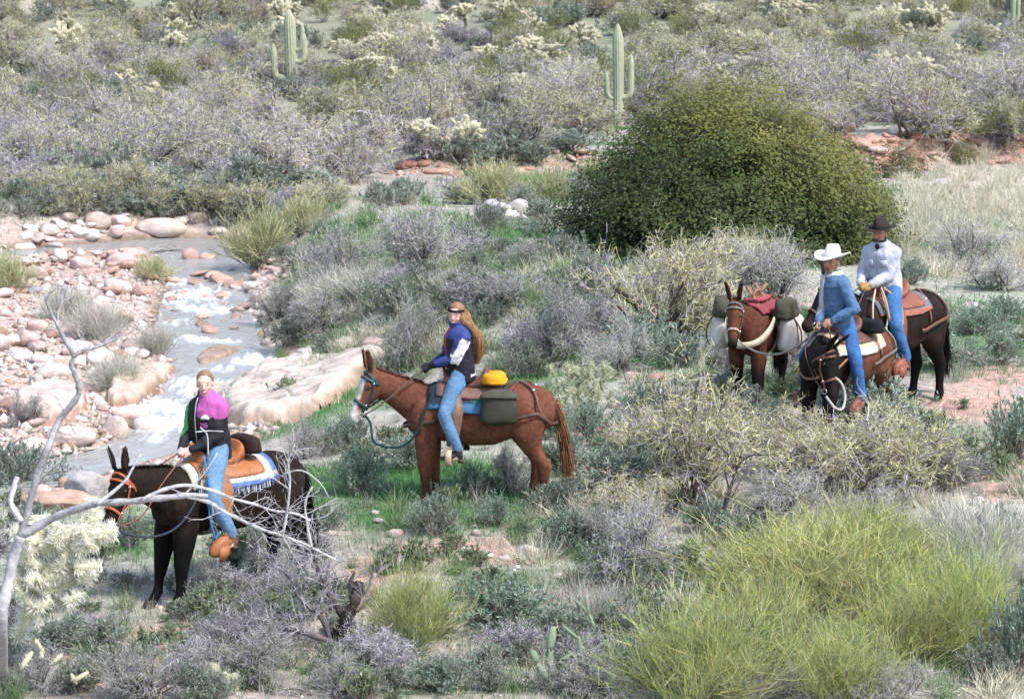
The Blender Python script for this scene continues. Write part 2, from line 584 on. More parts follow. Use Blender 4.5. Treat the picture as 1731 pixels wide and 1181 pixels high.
def build_water():
    # ribbon along the creek, finely divided, rippled and broken where it falls
    n = len(CRK)
    fine = np.array([[np.interp(t, np.arange(n), CRK[:, k]) for k in range(4)] for t in np.linspace(0, n - 1, 1500)])
    tan = nrm(np.gradient(fine[:, :2], axis=0))
    side = np.stack([-tan[:, 1], tan[:, 0]], 1)
    m = 56
    off = np.linspace(-1, 1, m)
    X = fine[:, None, 0] + side[:, None, 0] * off[None] * (fine[:, None, 3] + .16)
    Y = fine[:, None, 1] + side[:, None, 1] * off[None] * (fine[:, None, 3] + .16)
    P = np.stack([X, Y], -1).reshape(-1, 2)
    zw = np.repeat(fine[:, 2], m)
    q = proj(np.c_[P, zw])
    foam = np.zeros(len(P))
    for cx, cy, rx, ry, a in [(330, 497, 70, 14, 1.), (350, 522, 70, 12, .85), (310, 512, 50, 8, .8), (345, 575, 75, 9, .75), (300, 545, 40, 12, .5), (430, 607, 45, 14, 1.), (335, 655, 60, 20, .95),
                              (270, 690, 70, 24, .9), (285, 715, 80, 22, 1.), (250, 742, 60, 14, .5), (300, 480, 50, 8, .7), (360, 470, 50, 8, .5), (370, 625, 50, 10, .6)]:
        foam = np.maximum(foam, a * np.exp(-(((q[:, 0] - cx) / rx) ** 2 + ((q[:, 1] - cy) / ry) ** 2)))
    al = np.repeat(np.r_[0, np.cumsum(np.hypot(np.diff(fine[:, 0]), np.diff(fine[:, 1])))], m)
    ac = (off[None] * (fine[:, None, 3] + .16)).ravel()
    st = np.stack([al * .40, ac], 1)
    nz = vnoise(st, .16, 41) + .8 * vnoise(st, .07, 42) + .6 * vnoise(st, .035, 46)
    fm = np.clip(sstep(.34, 1.15, foam * 1.05 + .42 * nz * sstep(.05, .5, foam)), 0, 1)
    fm = np.maximum(fm, .30 * sstep(.6, 1.5, nz) * (al > 0))
    grade = np.abs(np.gradient(fine[:, 2]) / np.maximum(np.hypot(np.gradient(fine[:, 0]), np.gradient(fine[:, 1])), 1e-4))
    Z = zw + .010 * vnoise(st, .35, 43) + .006 * vnoise(st, .13, 44) + foam * (.035 * nz + .03 * np.abs(vnoise(st, .16, 45)))
    V = np.c_[P, Z]
    i = (np.arange(1499)[:, None] * m + np.arange(m - 1)[None]).ravel()
    Q = np.stack([i, i + 1, i + m + 1, i + m], 1)
    C = np.repeat(fm[:, None], 3, 1)
    me = make_mesh('creek_water', V, Q, np.zeros((0, 3), int), C, [], True)
    mt = bpy.data.materials.new('creek_water')
    mt.use_nodes = True
    N, L = mt.node_tree.nodes, mt.node_tree.links
    b = N['Principled BSDF']
    b.inputs['Base Color'].default_value = (.34, .34, .33, 1)
    b.inputs['Roughness'].default_value = .12
    b.inputs['IOR'].default_value = 1.33
    b.inputs['Specular IOR Level'].default_value = 0.7
    a = N.new('ShaderNodeAttribute'); a.attribute_name = 'Col'
    tc = N.new('ShaderNodeTexCoord')
    n1 = N.new('ShaderNodeTexNoise'); n1.inputs['Scale'].default_value = 9; n1.inputs['Detail'].default_value = 6
    n2 = N.new('ShaderNodeTexNoise'); n2.inputs['Scale'].default_value = 3; n2.inputs['Detail'].default_value = 4
    L.new(tc.outputs['Object'], n1.inputs['Vector']); L.new(tc.outputs['Object'], n2.inputs['Vector'])
    bp = N.new('ShaderNodeBump'); bp.inputs['Strength'].default_value = .5; bp.inputs['Distance'].default_value = .05
    L.new(n1.outputs['Fac'], bp.inputs['Height']); L.new(bp.outputs[0], b.inputs['Normal'])
    mx = N.new('ShaderNodeMix'); mx.data_type = 'RGBA'
    L.new(n2.outputs['Fac'], mx.inputs['Factor'])
    mx.inputs[6].default_value = (.22, .20, .165, 1); mx.inputs[7].default_value = (.36, .37, .37, 1)
    mx2 = N.new('ShaderNodeMix'); mx2.data_type = 'RGBA'
    L.new(a.outputs['Fac'], mx2.inputs['Factor'])
    L.new(mx.outputs[2], mx2.inputs[6]); mx2.inputs[7].default_value = (.74, .76, .78, 1)
    L.new(mx2.outputs[2], b.inputs['Base Color'])
    mr = N.new('ShaderNodeMapRange'); mr.inputs[3].default_value = .12; mr.inputs[4].default_value = .7
    L.new(a.outputs['Fac'], mr.inputs[0]); L.new(mr.outputs[0], b.inputs['Roughness'])
    tag(put('creek_water', me, None, mt), kind='structure')
build_water()
# ------------------------------------------------------------------ plants: builders
def curves(P, D, L, R0, R1, nseg, wig, up=0.0):
    P = np.asarray(P, float); D = nrm(D)
    n = len(P)
    L = np.broadcast_to(L, (n,)); R0 = np.broadcast_to(R0, (n,)); R1 = np.broadcast_to(R1, (n,))
    pts = [P]; cur = P; d = D
    for _ in range(nseg):
        d = nrm(d + wig * rng.normal(size=(n, 3)) + np.array([0, 0, up]))
        cur = cur + d * (L / nseg)[:, None]
        pts.append(cur)
    k = np.arange(nseg + 1) / nseg
    return np.stack(pts, 1), R0[:, None] * (1 - k) + R1[:, None] * k
def segs(pts, rad):
    return pts[:, :-1].reshape(-1, 3), pts[:, 1:].reshape(-1, 3), rad[:, :-1].ravel(), rad[:, 1:].ravel()
def kids(pts, m, t0, t1, spread, up=0.0, droop=0.0):
    n, k, _ = pts.shape
    t = rng.uniform(t0, t1, size=(n, m)) * (k - 1)
    i = np.minimum(t.astype(int), k - 2); f = (t - i)[..., None]
    idx = np.arange(n)[:, None]
    a, b = pts[idx, i], pts[idx, i + 1]
    P = a * (1 - f) + b * f
    D = nrm(nrm(b - a) + spread * rng.normal(size=(n, m, 3)) + np.array([0, 0, up]))
    return P.reshape(-1, 3), D.reshape(-1, 3)
def pal(cols, n, jit=.12):
    cols = np.asarray(cols, float)
    return cols[rng.integers(0, len(cols), n)] * (1 + jit * rng.normal(size=(n, 1)))
def add_curves(g, pts, rad, sides, cols, jit=.12, m=0):
    n, k, _ = pts.shape
    c = pal(cols, n, jit)
    V, Q, s = tubes(*segs(pts, rad), sides)
    g.add(V, Q, None, np.clip(c[s // (k - 1)], 0.01, 1), m)
def add_leaves(g, P, ln, wd, cols, D=None, flop=.9, jit=.15, m=0):
    """single diamond leaves at P"""
    n = len(P)
    d = nrm(rng.normal(size=(n, 3)) * flop + (0 if D is None else D) + np.array([0, 0, .25]))
    s = nrm(np.cross(d, rng.normal(size=(n, 3))))
    l = ln * rng.uniform(.6, 1.25, (n, 1)); w_ = wd * rng.uniform(.7, 1.2, (n, 1))
    V = np.stack([P, P + d * l * .45 + s * w_ * .5, P + d * l, P + d * l * .45 - s * w_ * .5], 1).reshape(-1, 3)
    Q = np.arange(n)[:, None] * 4 + np.arange(4)
    g.add(V, Q, None, np.repeat(np.clip(pal(cols, n, jit), .01, 1), 4, 0), m)
def fan(n, lo, hi, around=True):
    """n directions leaning lo..hi degrees away from vertical"""
    a = rng.uniform(0, 2 * np.pi, n) if around is True else around
    th = np.radians(rng.uniform(lo, hi, n))
    return np.stack([np.sin(th) * np.cos(a), np.sin(th) * np.sin(a), np.cos(th)], 1)

BARK = [(.10, .075, .065), (.13, .10, .09), (.085, .07, .065)]
GREYTW = [(.34, .305, .345), (.42, .38, .41), (.26, .23, .265), (.48, .45, .45)]
YELTW = [(.46, .43, .22), (.40, .39, .21), (.52, .47, .27)]
OLIVE = [(.22, .23, .10), (.28, .28, .13), (.18, .20, .09)]

def bare_shrub(h, wd, tips, nst=6, twig=6, sides=3, lean=(12, 62), tw=.007):
    """leafless desert tree: dark crooked stems (m0), grey twigs and budding tips (m1)"""
    g = Geo(); t = Geo()
    L0 = h * .62; k_ = min(1., h / 2.0)
    D = fan(nst, *lean)
    P = np.c_[rng.normal(size=(nst, 2)) * .10, np.full(nst, -.08)]
    s0, r0 = curves(P, D, L0 * rng.uniform(.8, 1.15, nst), .05 * h / 2.4, .02 * h / 2.4, 5, .16, .05)
    add_curves(g, s0, r0, 5, BARK)
    p, d = kids(s0, 6, .25, 1., .55, .12)
    s1, r1 = curves(p, d, h * .40 * rng.uniform(.6, 1.2, len(p)), .017 * k_, .008 * k_, 4, .22, .03)
    add_curves(g, s1, r1, 3, BARK + GREYTW[:1], .2)
    p, d = kids(s1, 6, .2, 1., .65, .08)
    s2, r2 = curves(p, d, h * .24 * rng.uniform(.6, 1.3, len(p)), .010 * k_ ** 1.5, .005 * k_ ** 1.5, 3, .25, .02)
    add_curves(t, s2, r2, 3 if sides > 2 else 2, GREYTW, .25)
    p, d = kids(s2, twig, .15, 1., .8, .05)
    s3, r3 = curves(p, d, h * .13 * rng.uniform(.5, 1.4, len(p)), tw * .8, tw * .4, 2, .3)
    add_curves(t, s3, r3, 2, GREYTW + tips, .28)
    p, d = kids(s3, 2, .2, 1., .8)
    s4, r4 = curves(p, d, h * .05 * rng.uniform(.5, 1.4, len(p)), tw * .7, tw * .35, 1, .3)
    add_curves(t, s4, r4, 2, tips, .25)
    sc_ = wd / max(1e-3, np.ptp(np.concatenate(t.V)[:, 0]))
    for G_ in (g, t):
        G_.V = [v * np.array([sc_, sc_, 1]) for v in G_.V]
    return g, t

def sage(h, wd, cols, n=46, leaf=.045):
    """low leafy shrub: woody stems, tufts of narrow leaves at their ends"""
    g = Geo(); t = Geo()
    D = fan(n, 3, 74)
    s0, r0 = curves(np.c_[rng.normal(size=(n, 2)) * wd * .05, np.full(n, -.03)], D, np.hypot(h, wd * .5 * np.hypot(D[:, 0], D[:, 1])) * rng.uniform(.65, 1., n) * .93, .007, .003, 3, .12, .07)
    add_curves(g, s0, r0, 3, [(.22, .18, .16), (.28, .24, .22)])
    p, d = kids(s0, 6, .35, 1., .45, .15)
    s1, r1 = curves(p, d, h * .28 * rng.uniform(.6, 1.2, len(p)), .004, .002, 2, .2, .05)
    add_curves(g, s1, r1, 2, [(.26, .24, .20), (.3, .3, .22)])
    p, d = kids(s1, 11, .25, 1., .5, .1)
    add_leaves(t, p, leaf, leaf * .34, cols, d, .55)
    return g, t

def broom(h, wd, cols, n=520, seg=4, lean=40, dead=0.08, w0=.0034):
    """clump of thin upright green wands"""
    g = Geo()
    D = fan(n, 0, lean)
    P = np.c_[rng.normal(size=(n, 2)) * wd * .16, np.full(n, -.03)]
    D = nrm(D + np.c_[P[:, :2] * .9, np.zeros(n)])
    s0, r0 = curves(P, D, h * rng.uniform(.55, 1.1, n), w0 * 1.2, w0 * .6, seg, .12, .03)
    add_curves(g, s0, r0, 2, cols, .15)
    p, d = kids(s0, 4, .3, .95, .38, .15)
    s1, r1 = curves(p, d, h * .33 * rng.uniform(.5, 1.2, len(p)), w0 * .9, w0 * .5, 2, .1, .06)
    add_curves(g, s1, r1, 2, cols, .18)
    m = int(n * dead)
    if m:
        s2, r2 = curves(np.c_[rng.normal(size=(m, 2)) * wd * .16, np.zeros(m)], fan(m, 20, 80), wd * .5 * rng.uniform(.5, 1, m), .005, .002, 3, .2)
        add_curves(g, s2, r2, 3, [(.42, .39, .38), (.33, .30, .30)])
    return g

def broom2(h, wd, cols, nb=70, m1=11, m2=5, w0=.0022):
    """ragged shrub of thin green wands: woody base branches, each with its own upright brush of wands"""
    g = Geo()
    D = fan(nb, 0, 72)
    s0, r0 = curves(np.c_[rng.normal(size=(nb, 2)) * wd * .07, np.full(nb, -.04)], D, np.minimum(h * .52, wd * .46) * rng.uniform(.45, 1.05, nb), .006, .003, 4, .16, .04)
    add_curves(g, s0, r0, 3, [(.25, .24, .14), (.33, .31, .20)], .2)
    p, d = kids(s0, m1, .3, 1., .42, .55)
    s1, r1 = curves(p, d, h * .42 * rng.uniform(.45, 1.25, len(p)), w0 * 1.25, w0 * .7, 4, .13, .03)
    add_curves(g, s1, r1, 2, cols, .2)
    p, d = kids(s1, m2, .15, .9, .42, .22)
    s2, r2 = curves(p, d, h * .20 * rng.uniform(.4, 1.3, len(p)), w0 * .95, w0 * .5, 2, .16, .03)
    add_curves(g, s2, r2, 2, cols, .22)
    return g

def tuft(h, wd, cols, n=90, w0=.005):
    g = Geo()
    s0, r0 = curves(np.c_[rng.normal(size=(n, 2)) * wd * .16, np.full(n, -.02)], fan(n, 2, 62), h * rng.uniform(.5, 1.1, n), w0, w0 * .2, 3, .09, -.10)
    add_curves(g, s0, r0, 2, cols, .14)
    return g

CREAM = [(.80, .74, .60), (.85, .80, .66), (.74, .68, .54), (.82, .78, .62)]
def cholla_joint(g, a, b, r, nsp, sp, core=(.55, .51, .36), cols=CREAM, m=0, sw=.0035):
    a, b = np.asarray(a, float), np.asarray(b, float)
    k = np.linspace(0, 1, 5)
    P = a + (b - a) * k[:, None]
    V, Q, T = tube_path(P, r * np.array([.55, .95, 1., .92, .5]), 7)
    g.add(V, Q, T, core, m)
    ax = nrm(b - a)
    t = rng.uniform(0, 1, nsp)
    dr = nrm(rng.normal(size=(nsp, 3)))
    dr = nrm(dr - ax * (dr @ ax)[:, None] * .75)
    q = a + (b - a) * t[:, None] + dr * r * .7
    V, Q, s = tubes(q, q + dr * sp * rng.uniform(.6, 1.2, (nsp, 1)), sw, sw * .25, 2)
    g.add(V, Q, None, np.clip(pal(cols, nsp, .1)[s], 0, 1), m)
def cholla(h, wd, njo=26, nsp=70, jl=.20, jr=.035, sp=.03, sw=.004):
    """dark trunk with a few crooked arms, ending in clusters of pale fuzzy joints"""
    g = Geo(); t = Geo()
    s0, r0 = curves(np.array([[0, 0, -.1]]), np.array([[.1, 0, 1.]]), h * .55, .075, .055, 4, .12)
    add_curves(g, s0, r0, 7, [(.10, .08, .07)])
    p, d = kids(s0, 6, .45, 1., .75, .2)
    s1, r1 = curves(p, d, h * .34 * rng.uniform(.6, 1.1, len(p)), .05, .04, 3, .2, .1)
    add_curves(g, s1, r1, 6, [(.14, .11, .09), (.22, .18, .13)])
    p, d = kids(s1, max(2, njo // 6), .45, 1., .9, .25)
    s2, _ = curves(p, d, jl * rng.uniform(.8, 1.3, len(p)), .03, .03, 1, .1)
    p3, d3 = kids(s2, 2, .7, 1., .8, .1)
    s3, _ = curves(p3, d3, jl * rng.uniform(.7, 1.1, len(p3)), .03, .03, 1, .1)
    for s in np.concatenate([s2, s3]):
        cholla_joint(t, s[0], s[-1], jr, nsp, sp, sw=sw)
    allv = np.concatenate(t.V)
    f = np.array([wd / np.ptp(allv[:, 0]), wd / np.ptp(allv[:, 1]), h / allv[:, 2].max()])
    for G_ in (g, t):
        G_.V = [v * f for v in G_.V]
    return g, t

def dome(h, wd, cols, nclump=420, per=34, leaf=.045, stems=9, hollow=.55, cr=.22, seed=1, gap=0.0, skew=0.0):
    """dense rounded leafy shrub"""
    g = Geo(); t = Geo()
    dirs = nrm(rng.normal(size=(nclump, 3)) + np.array([0, 0, .25]))
    dirs[:, 2] = np.abs(dirs[:, 2]) * 1.0 - .12 * (rng.uniform(size=nclump) < .35)
    rr = rng.uniform(hollow, 1., nclump) ** .6 * (1 + .15 * vnoise(dirs, .55, seed) + .07 * vnoise(dirs, .22, seed + 5) + .04 * rng.normal(size=nclump))
    if gap:
        ok = vnoise(dirs, .30, seed + 9) > -gap
        dirs, rr = dirs[ok], rr[ok]; nclump = len(rr)
    c = dirs * rr[:, None] * np.array([wd / 2, wd / 2 * .9, h])
    c[:, 2] *= 1 - skew * np.clip(c[:, 0] / wd * 2 + .15, 0, 1)
    c[:, 2] = np.maximum(c[:, 2], .05 + .15 * rng.uniform(size=nclump))
    s0, r0 = curves(np.c_[rng.normal(size=(stems, 2)) * .15, np.full(stems, -.1)], fan(stems, 5, 60), h * .75, .05 * h / 2.8, .02 * h / 2.8, 5, .15, .05)
    add_curves(g, s0, r0, 5, [(.12, .10, .085), (.2, .17, .15)])
    b = s0[:, 2:].reshape(-1, 3)
    for i in range(0, nclump, 2):
        q = b[np.argmin(((b - c[i]) ** 2).sum(1))]
        mid = (q + c[i]) / 2 + rng.normal(size=3) * .08
        pp = np.stack([q, mid, c[i]])[None]
        add_curves(g, pp, np.array([[.012, .009, .004]]), 3, [(.25, .22, .19), (.35, .32, .3)])
    P = (c[:, None] + rng.normal(size=(nclump, per, 3)) * cr * np.array([1, 1, .8])).reshape(-1, 3)
    P[:, 2] = np.maximum(P[:, 2], .02)
    ck = pal(cols, nclump, .12)
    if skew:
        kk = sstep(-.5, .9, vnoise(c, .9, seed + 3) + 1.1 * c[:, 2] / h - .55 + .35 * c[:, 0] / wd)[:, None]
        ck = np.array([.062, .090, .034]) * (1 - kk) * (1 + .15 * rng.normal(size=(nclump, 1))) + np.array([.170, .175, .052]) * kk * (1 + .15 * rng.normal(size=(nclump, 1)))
    n = len(P)
    out = nrm(P * np.array([1, 1, .6]))
    nl = nrm(out * .8 + np.array([0, 0, .55]) + .42 * rng.normal(size=(n, 3)))
    d = nrm(np.cross(nl, rng.normal(size=(n, 3))))
    s = np.cross(nl, d)
    l = leaf * rng.uniform(.6, 1.3, (n, 1)); w_ = l * .55
    V = np.stack([P, P + d * l * .5 + s * w_ * .5, P + d * l, P + d * l * .5 - s * w_ * .5], 1).reshape(-1, 3)
    C = np.clip(np.repeat(ck, per, 0) * (1 + .09 * rng.normal(size=(n, 1))), .01, 1)
    t.add(V, np.arange(n)[:, None] * 4 + np.arange(4), None, np.repeat(C, 4, 0))
    return g, t

# ------------------------------------------------------------------ plant materials
M_bark = mat('bark', None, .95, .25, 20, rand=.15, bump=.5, bscale=40, spec=.05)
M_twig = mat('twigs', None, .9, .08, 3, rand=.18, hue=.014, spec=.08, transl=.06)
M_leaf = mat('leaves', None, .75, .08, 3, rand=.14, hue=.012, spec=.2, transl=.28)
M_wand = mat('wands', None, .7, .08, 3, rand=.10, hue=.010, spec=.15, transl=.22)
M_cream = mat('cholla_spines', None, .8, .06, 3, rand=.10, spec=.1, transl=.3)
PLANT_MATS = {'bark': M_bark, 'twig': M_twig, 'leaf': M_leaf, 'wand': M_wand, 'cream': M_cream}

def two(name, g, t, m0, m1):
    """one mesh of stems and crown for plants too small to show their parts"""
    a = Geo()
    V, Q, T, C, _, _ = g.arrays(); a.add(V, Q, T, C, 0)
    V, Q, T, C, _, _ = t.arrays(); a.add(V, Q, T, C, 1)
    return a.mesh(name, [m0, m1])
def pair(g, t, m0, m1, n0, n1):
    return [(n0, g.mesh(n0, [m0])), (n1, t.mesh(n1, [m1]))]
# ------------------------------------------------------------------ plant library
def T2(name, gt, m0=None, m1=None):
    return two(name, *gt, m0 or M_bark, m1 or M_twig)
LIB = {}
LIB['mesquite'] = [T2('mesquite_shrub', bare_shrub(2.3, 3.9, GREYTW[:1] + YELTW[:2], 6, 6, 2, tw=.0095)) for _ in range(5)]
LIB['paloverde'] = [T2('palo_verde_shrub', bare_shrub(2.0, 3.2, YELTW + OLIVE[1:2], 7, 7, 2, tw=.0105)) for _ in range(5)]
LIB['greyshrub'] = [T2('twiggy_shrub', bare_shrub(1.1, 1.9, GREYTW + [(.34, .33, .26)], 8, 5, 2, (10, 70), tw=.0065)) for _ in range(4)]
SAGEC = [(.19, .265, .195), (.26, .33, .26), (.145, .21, .145), (.32, .38, .31)]
BURC = [(.19, .24, .165), (.24, .28, .215), (.30, .30, .26)]
LIB['bursage'] = [T2('bursage_shrub', sage(.62, 1.25, BURC, 36, .075), None, M_leaf) for _ in range(4)]
LIB['cushion'] = LIB['bursage']  # cushions are the same bursage shrubs under a second name
LIB['creosote'] = [T2('creosote_shrub', sage(1.5, 2.0, [(.22, .23, .085), (.28, .28, .11), (.17, .19, .08)], 46, .085), None, M_leaf) for _ in range(3)]
LIB['cholla'] = [T2('cholla_cactus', cholla(1.4, 1.6, 40, 46, .26, .055, .05, .009), None, M_cream) for _ in range(5)]
LIB['straw'] = [tuft(.42, .6, [(.58, .53, .40), (.65, .59, .47), (.50, .46, .36), (.42, .42, .30)], 150, .0055).mesh('dry_grass_tuft', [M_wand]) for _ in range(4)]
NEARSAGE = [pair(*sage(.62, .95, SAGEC, 56, .05), M_bark, M_leaf, 'stems', 'leaves') for _ in range(5)]
BLUESAGE = [pair(*sage(.62, .95, [(.24, .29, .235), (.30, .345, .30), (.20, .25, .19)], 60, .055), M_bark, M_leaf, 'stems', 'leaves') for _ in range(3)]
GREYNEAR = [pair(*bare_shrub(1.1, 1.7, [(.30, .28, .285), (.38, .36, .355), (.24, .22, .235)] + [(.44, .42, .38), (.34, .37, .23), (.40, .41, .28), (.28, .32, .20)], 10, 7, 3, (8, 66), tw=.0036), M_bark, M_twig, 'stems', 'twigs') for _ in range(5)]
YELNEAR = [pair(*bare_shrub(1.2, 1.8, YELTW + [(.54, .50, .26), (.46, .45, .24)], 10, 7, 2, (8, 60), tw=.0048), M_bark, M_twig, 'stems', 'twigs') for _ in range(3)]
BROOMC = [(.33, .39, .12), (.43, .45, .16), (.26, .32, .10), (.55, .48, .18), (.34, .38, .19), (.38, .36, .22)]
BROOM2 = [(.37, .38, .19), (.44, .43, .22), (.30, .33, .16), (.48, .45, .28)]

LIB['tallgrass'] = [tuft(.5, .55, [(.12, .23, .085), (.19, .28, .12), (.09, .19, .065), (.36, .37, .24)], 150, .005).mesh('grass_tuft', [M_wand]) for _ in range(3)]
# natural size of each nominal width, used to fit a plant to the size it shows
NOM = {'mesquite': 3.9, 'paloverde': 3.2, 'greyshrub': 1.9, 'bursage': 1.25, 'creosote': 2.0, 'cholla': 1.6, 'straw': .6}
def stand(px, py):
    p = at(px, py)
    return p, math.hypot(p[1], CZ - p[2]) / F           # ground point, metres per photo pixel there
def grow_at(name, parts, px, py, wpx, hpx, nom, label, cat='shrub', group=None, lean=0.0):
    """a plant of named parts, standing at a ground point, as wide and tall as it shows"""
    p, mpp = stand(px, py)
    o = thing(name, label, cat, tuple(p), random.uniform(0, 6.28), group)
    sx = wpx * mpp / nom[0]; sz = hpx * mpp / nom[1]
    o.scale = (sx, sx, sz)
    for n_, me in parts:
        q = put(n_, me, o)
        if n_ in ('twigs', 'stems', 'leaves', 'wands'): q['kind'] = 'stuff'
    return o
def one_at(kind, name, px, py, wpx, hpx, label, cat='shrub', group=None, k=None):
    p, mpp = stand(px, py)
    me = LIB[kind][random.randrange(len(LIB[kind])) if k is None else k]
    co = np.zeros(len(me.vertices) * 3, np.float32); me.vertices.foreach_get('co', co); co = co.reshape(-1, 3)
    o = put(name, me)
    o.location = p; o.rotation_euler = (0, 0, random.uniform(0, 6.28))
    s = wpx * mpp / NOM[kind]
    o.scale = (s, s, hpx * mpp / co[:, 2].max())
    return tag(o, label, cat, group)
ZONES = ['high on the pale far hillside', 'on the flat beyond the creek\'s stony left side', 'around the saguaro with three raised arms', 'on the flat behind the red cut bank', 'behind the big dark green tree', 'above the red stony bank near the dark hatted rider']
def zone(px, py):
    if py < 75: return 0
    return 1 if px < 410 else 2 if px < 600 else 3 if px < 1000 else 4 if px < 1360 else 5
MARKS = [(490, 100, 'the three armed saguaro'), (1045, 130, 'the slender saguaro'), (1712, 40, 'the corner saguaro'), (722, 240, 'the two big cream chollas'), (855, 225, 'the two trunked mesquite'), (1240, 150, 'the green tree\'s crown'), (1520, 270, 'the round olive bush'),
         (1640, 150, 'the bare mesquite above the bank'), (250, 260, 'the wide mesquite over the pool'), (30, 270, 'the dark edge mesquite'), (100, 110, 'the left hillside chollas'), (925, 100, 'the branch trunked cholla'), (680, 85, 'the trunked cholla cluster'), (1490, 130, 'the wide cream cholla'),
         (270, 390, 'the upper pool'), (450, 390, 'the leaning green shrub'), (830, 310, 'the light green brooms'), (700, 400, 'the wide lilac shrub'), (1360, 140, 'the dark purplish mesquite'), (940, 540, 'the spreading grey shrub'), (1640, 400, 'the dark stemmed field shrub'), (480, 655, 'the bright slab'),
         (893, 932, 'the largest white trail stone'), (690, 1010, 'the broom by the dead trunk'), (1405, 950, 'the biggest broom'), (1190, 1090, 'the lower edge broom'), (1190, 790, 'the wide yellow shrub'), (330, 960, 'the near black mule'), (820, 760, 'the chestnut mule'), (90, 950, 'the big cream cholla'),
         (420, 1090, 'the grey twig tangle'), (1450, 640, 'the right hand mules'), (1640, 660, 'the reddish trail'), (1640, 900, 'the pale dry grass'), (1100, 62, 'the hillside cholla'), (385, 70, 'the round cream cholla'), (300, 20, 'the bare hilltop patch'), (700, 5, 'the pale rock patch'), (1500, 40, 'the right hillside')]
USED = set()
def where(px, py, rel, what):
    """a wording that finds this plant and no other: size, and its side of the nearest thing that gives an unused one"""
    size = 'tiny' if rel < .12 else 'small' if rel < .35 else 'middling' if rel < .65 else 'large' if rel < .88 else 'big'
    lb = ''
    for dist, a, b, n in sorted((math.hypot(px - a, (py - b) * 1.6), a, b, n) for a, b, n in MARKS)[:9]:
        dx, dy = px - a, (py - b) * 1.6
        far = 'just ' if dist < 45 else 'well ' if dist > 120 else ''
        h = 'left' if dx < 0 else 'right'
        v = 'above' if dy < 0 else 'below'
        r_ = h + ' of' if abs(dx) > 2.2 * abs(dy) else v if abs(dy) > 2.2 * abs(dx) else '%s and %s of' % (v, h)
        lb = '%s %s %s%s %s' % (size, what, far, r_, n)
        if lb not in USED:
            break
    USED.add(lb)
    return lb
NICE = {'greyshrub': 'lilac grey twigs', 'bursage': 'grey green cushion', 'cushion': 'grey green cushion', 'tallgrass': 'green straw grass tuft'}
def scatter(kind, n, box_, name, what, cat, smin=.75, smax=1.25, avoid=None, seed=0, zsq=(.85, 1.15), zoned=True, label=None, group=None):
    """n separate plants standing on the ground somewhere inside the outline box_"""
    r = np.random.default_rng(seed)
    x0, y0, x1, y1 = box_
    c = np.stack([r.uniform(x0, x1, n * 4), r.uniform(y0, y1, n * 4)], 1)
    if avoid is not None:
        c = np.array([q for q in c if not avoid(*q)])
    c = c[:n]
    P = at(c[:, 0], c[:, 1])
    for (px, py), p in zip(c, P):
        o = put(name, LIB[kind][r.integers(len(LIB[kind]))])
        o.location = p
        o.rotation_euler = (r.normal() * .05, r.normal() * .05, r.uniform(0, 6.28))
        s = r.uniform(smin, smax)
        o.scale = (s * r.uniform(.85, 1.2), s * r.uniform(.85, 1.2), s * r.uniform(*zsq))
        z = zone(px, py)
        tag(o, label if kind == 'straw' else where(px, py, (s - smin) / (smax - smin), what or NICE[kind]), cat, group or '%s, %s' % (name.replace('_', ' ') + 's', ZONES[z]))
# ------------------------------------------------------------------ brush of the flat and the hillside
def no_creek(px, py):
    return (px < 430 and py > 352) or (930 < px < 1560 and py > 235) or (py > 245 and px > 1560) or (640 < px < 1000 and py > 285)
scatter('mesquite', 90, (-220, 120, 1950, 330), 'mesquite_shrub', 'grey mesquite', 'shrub', .45, .85, no_creek, 1)
scatter('paloverde', 190, (-220, -10, 1950, 250), 'palo_verde_shrub', 'yellowish palo verde', 'shrub', .45, .95, no_creek, 2)
scatter('greyshrub', 110, (-220, 60, 1950, 335), 'twiggy_shrub', 'leafless lilac grey shrub', 'shrub', .6, 1.2, no_creek, 12)
scatter('bursage', 260, (-220, -28, 1950, 335), 'bursage_shrub', 'dull green bursage', 'shrub', .8, 1.6, no_creek, 3)
scatter('creosote', 150, (-220, -25, 1950, 250), 'creosote_shrub', 'olive creosote bush', 'shrub', .5, .95, no_creek, 4)
scatter('cholla', 100, (-220, 10, 1950, 190), 'cholla_cactus', 'pale fuzzy cholla', 'cactus', .55, 1.0, no_creek, 5)
scatter('creosote', 60, (-220, -75, 1950, 20), 'creosote_shrub', 'olive creosote bush', 'shrub', .5, .95, None, 34)
scatter('paloverde', 50, (-220, -70, 1950, 25), 'palo_verde_shrub', 'yellowish palo verde', 'shrub', .45, .9, None, 35)
scatter('cushion', 90, (-220, -60, 1950, 30), 'bursage_cushion', 'grey green cushion', 'shrub', .8, 1.6, None, 36)
def pool_side(px, py):
    return px > 420
scatter('cushion', 26, (-60, 338, 420, 372), 'bursage_cushion', 'grey green cushion', 'shrub', .6, 1.2, pool_side, 31)
scatter('paloverde', 16, (-60, 335, 420, 366), 'palo_verde_shrub', 'yellowish palo verde', 'shrub', .3, .55, pool_side, 32)
def pale_field(px, py):
    return not (px > 1500 + (450 - py) * .2)
scatter('straw', 190, (1480, 262, 1900, 470), 'dry_grass_tuft', '', 'grass tuft', .7, 1.3, pale_field, 6, label='pale dry grass tuft in the field right of the big green tree', group='dry grass tufts of the pale field')
def mid_brush(px, py):
    return (px < 470 + 0 * py) or (px > 950 and py > 380) or px > 1000
scatter('straw', 70, (440, 330, 1000, 600), 'dry_grass_tuft', '', 'grass tuft', .6, 1.1, mid_brush, 7, label='dry grass tuft on the grassy bank between creek and long haired rider', group='dry grass tufts of the creek bank')

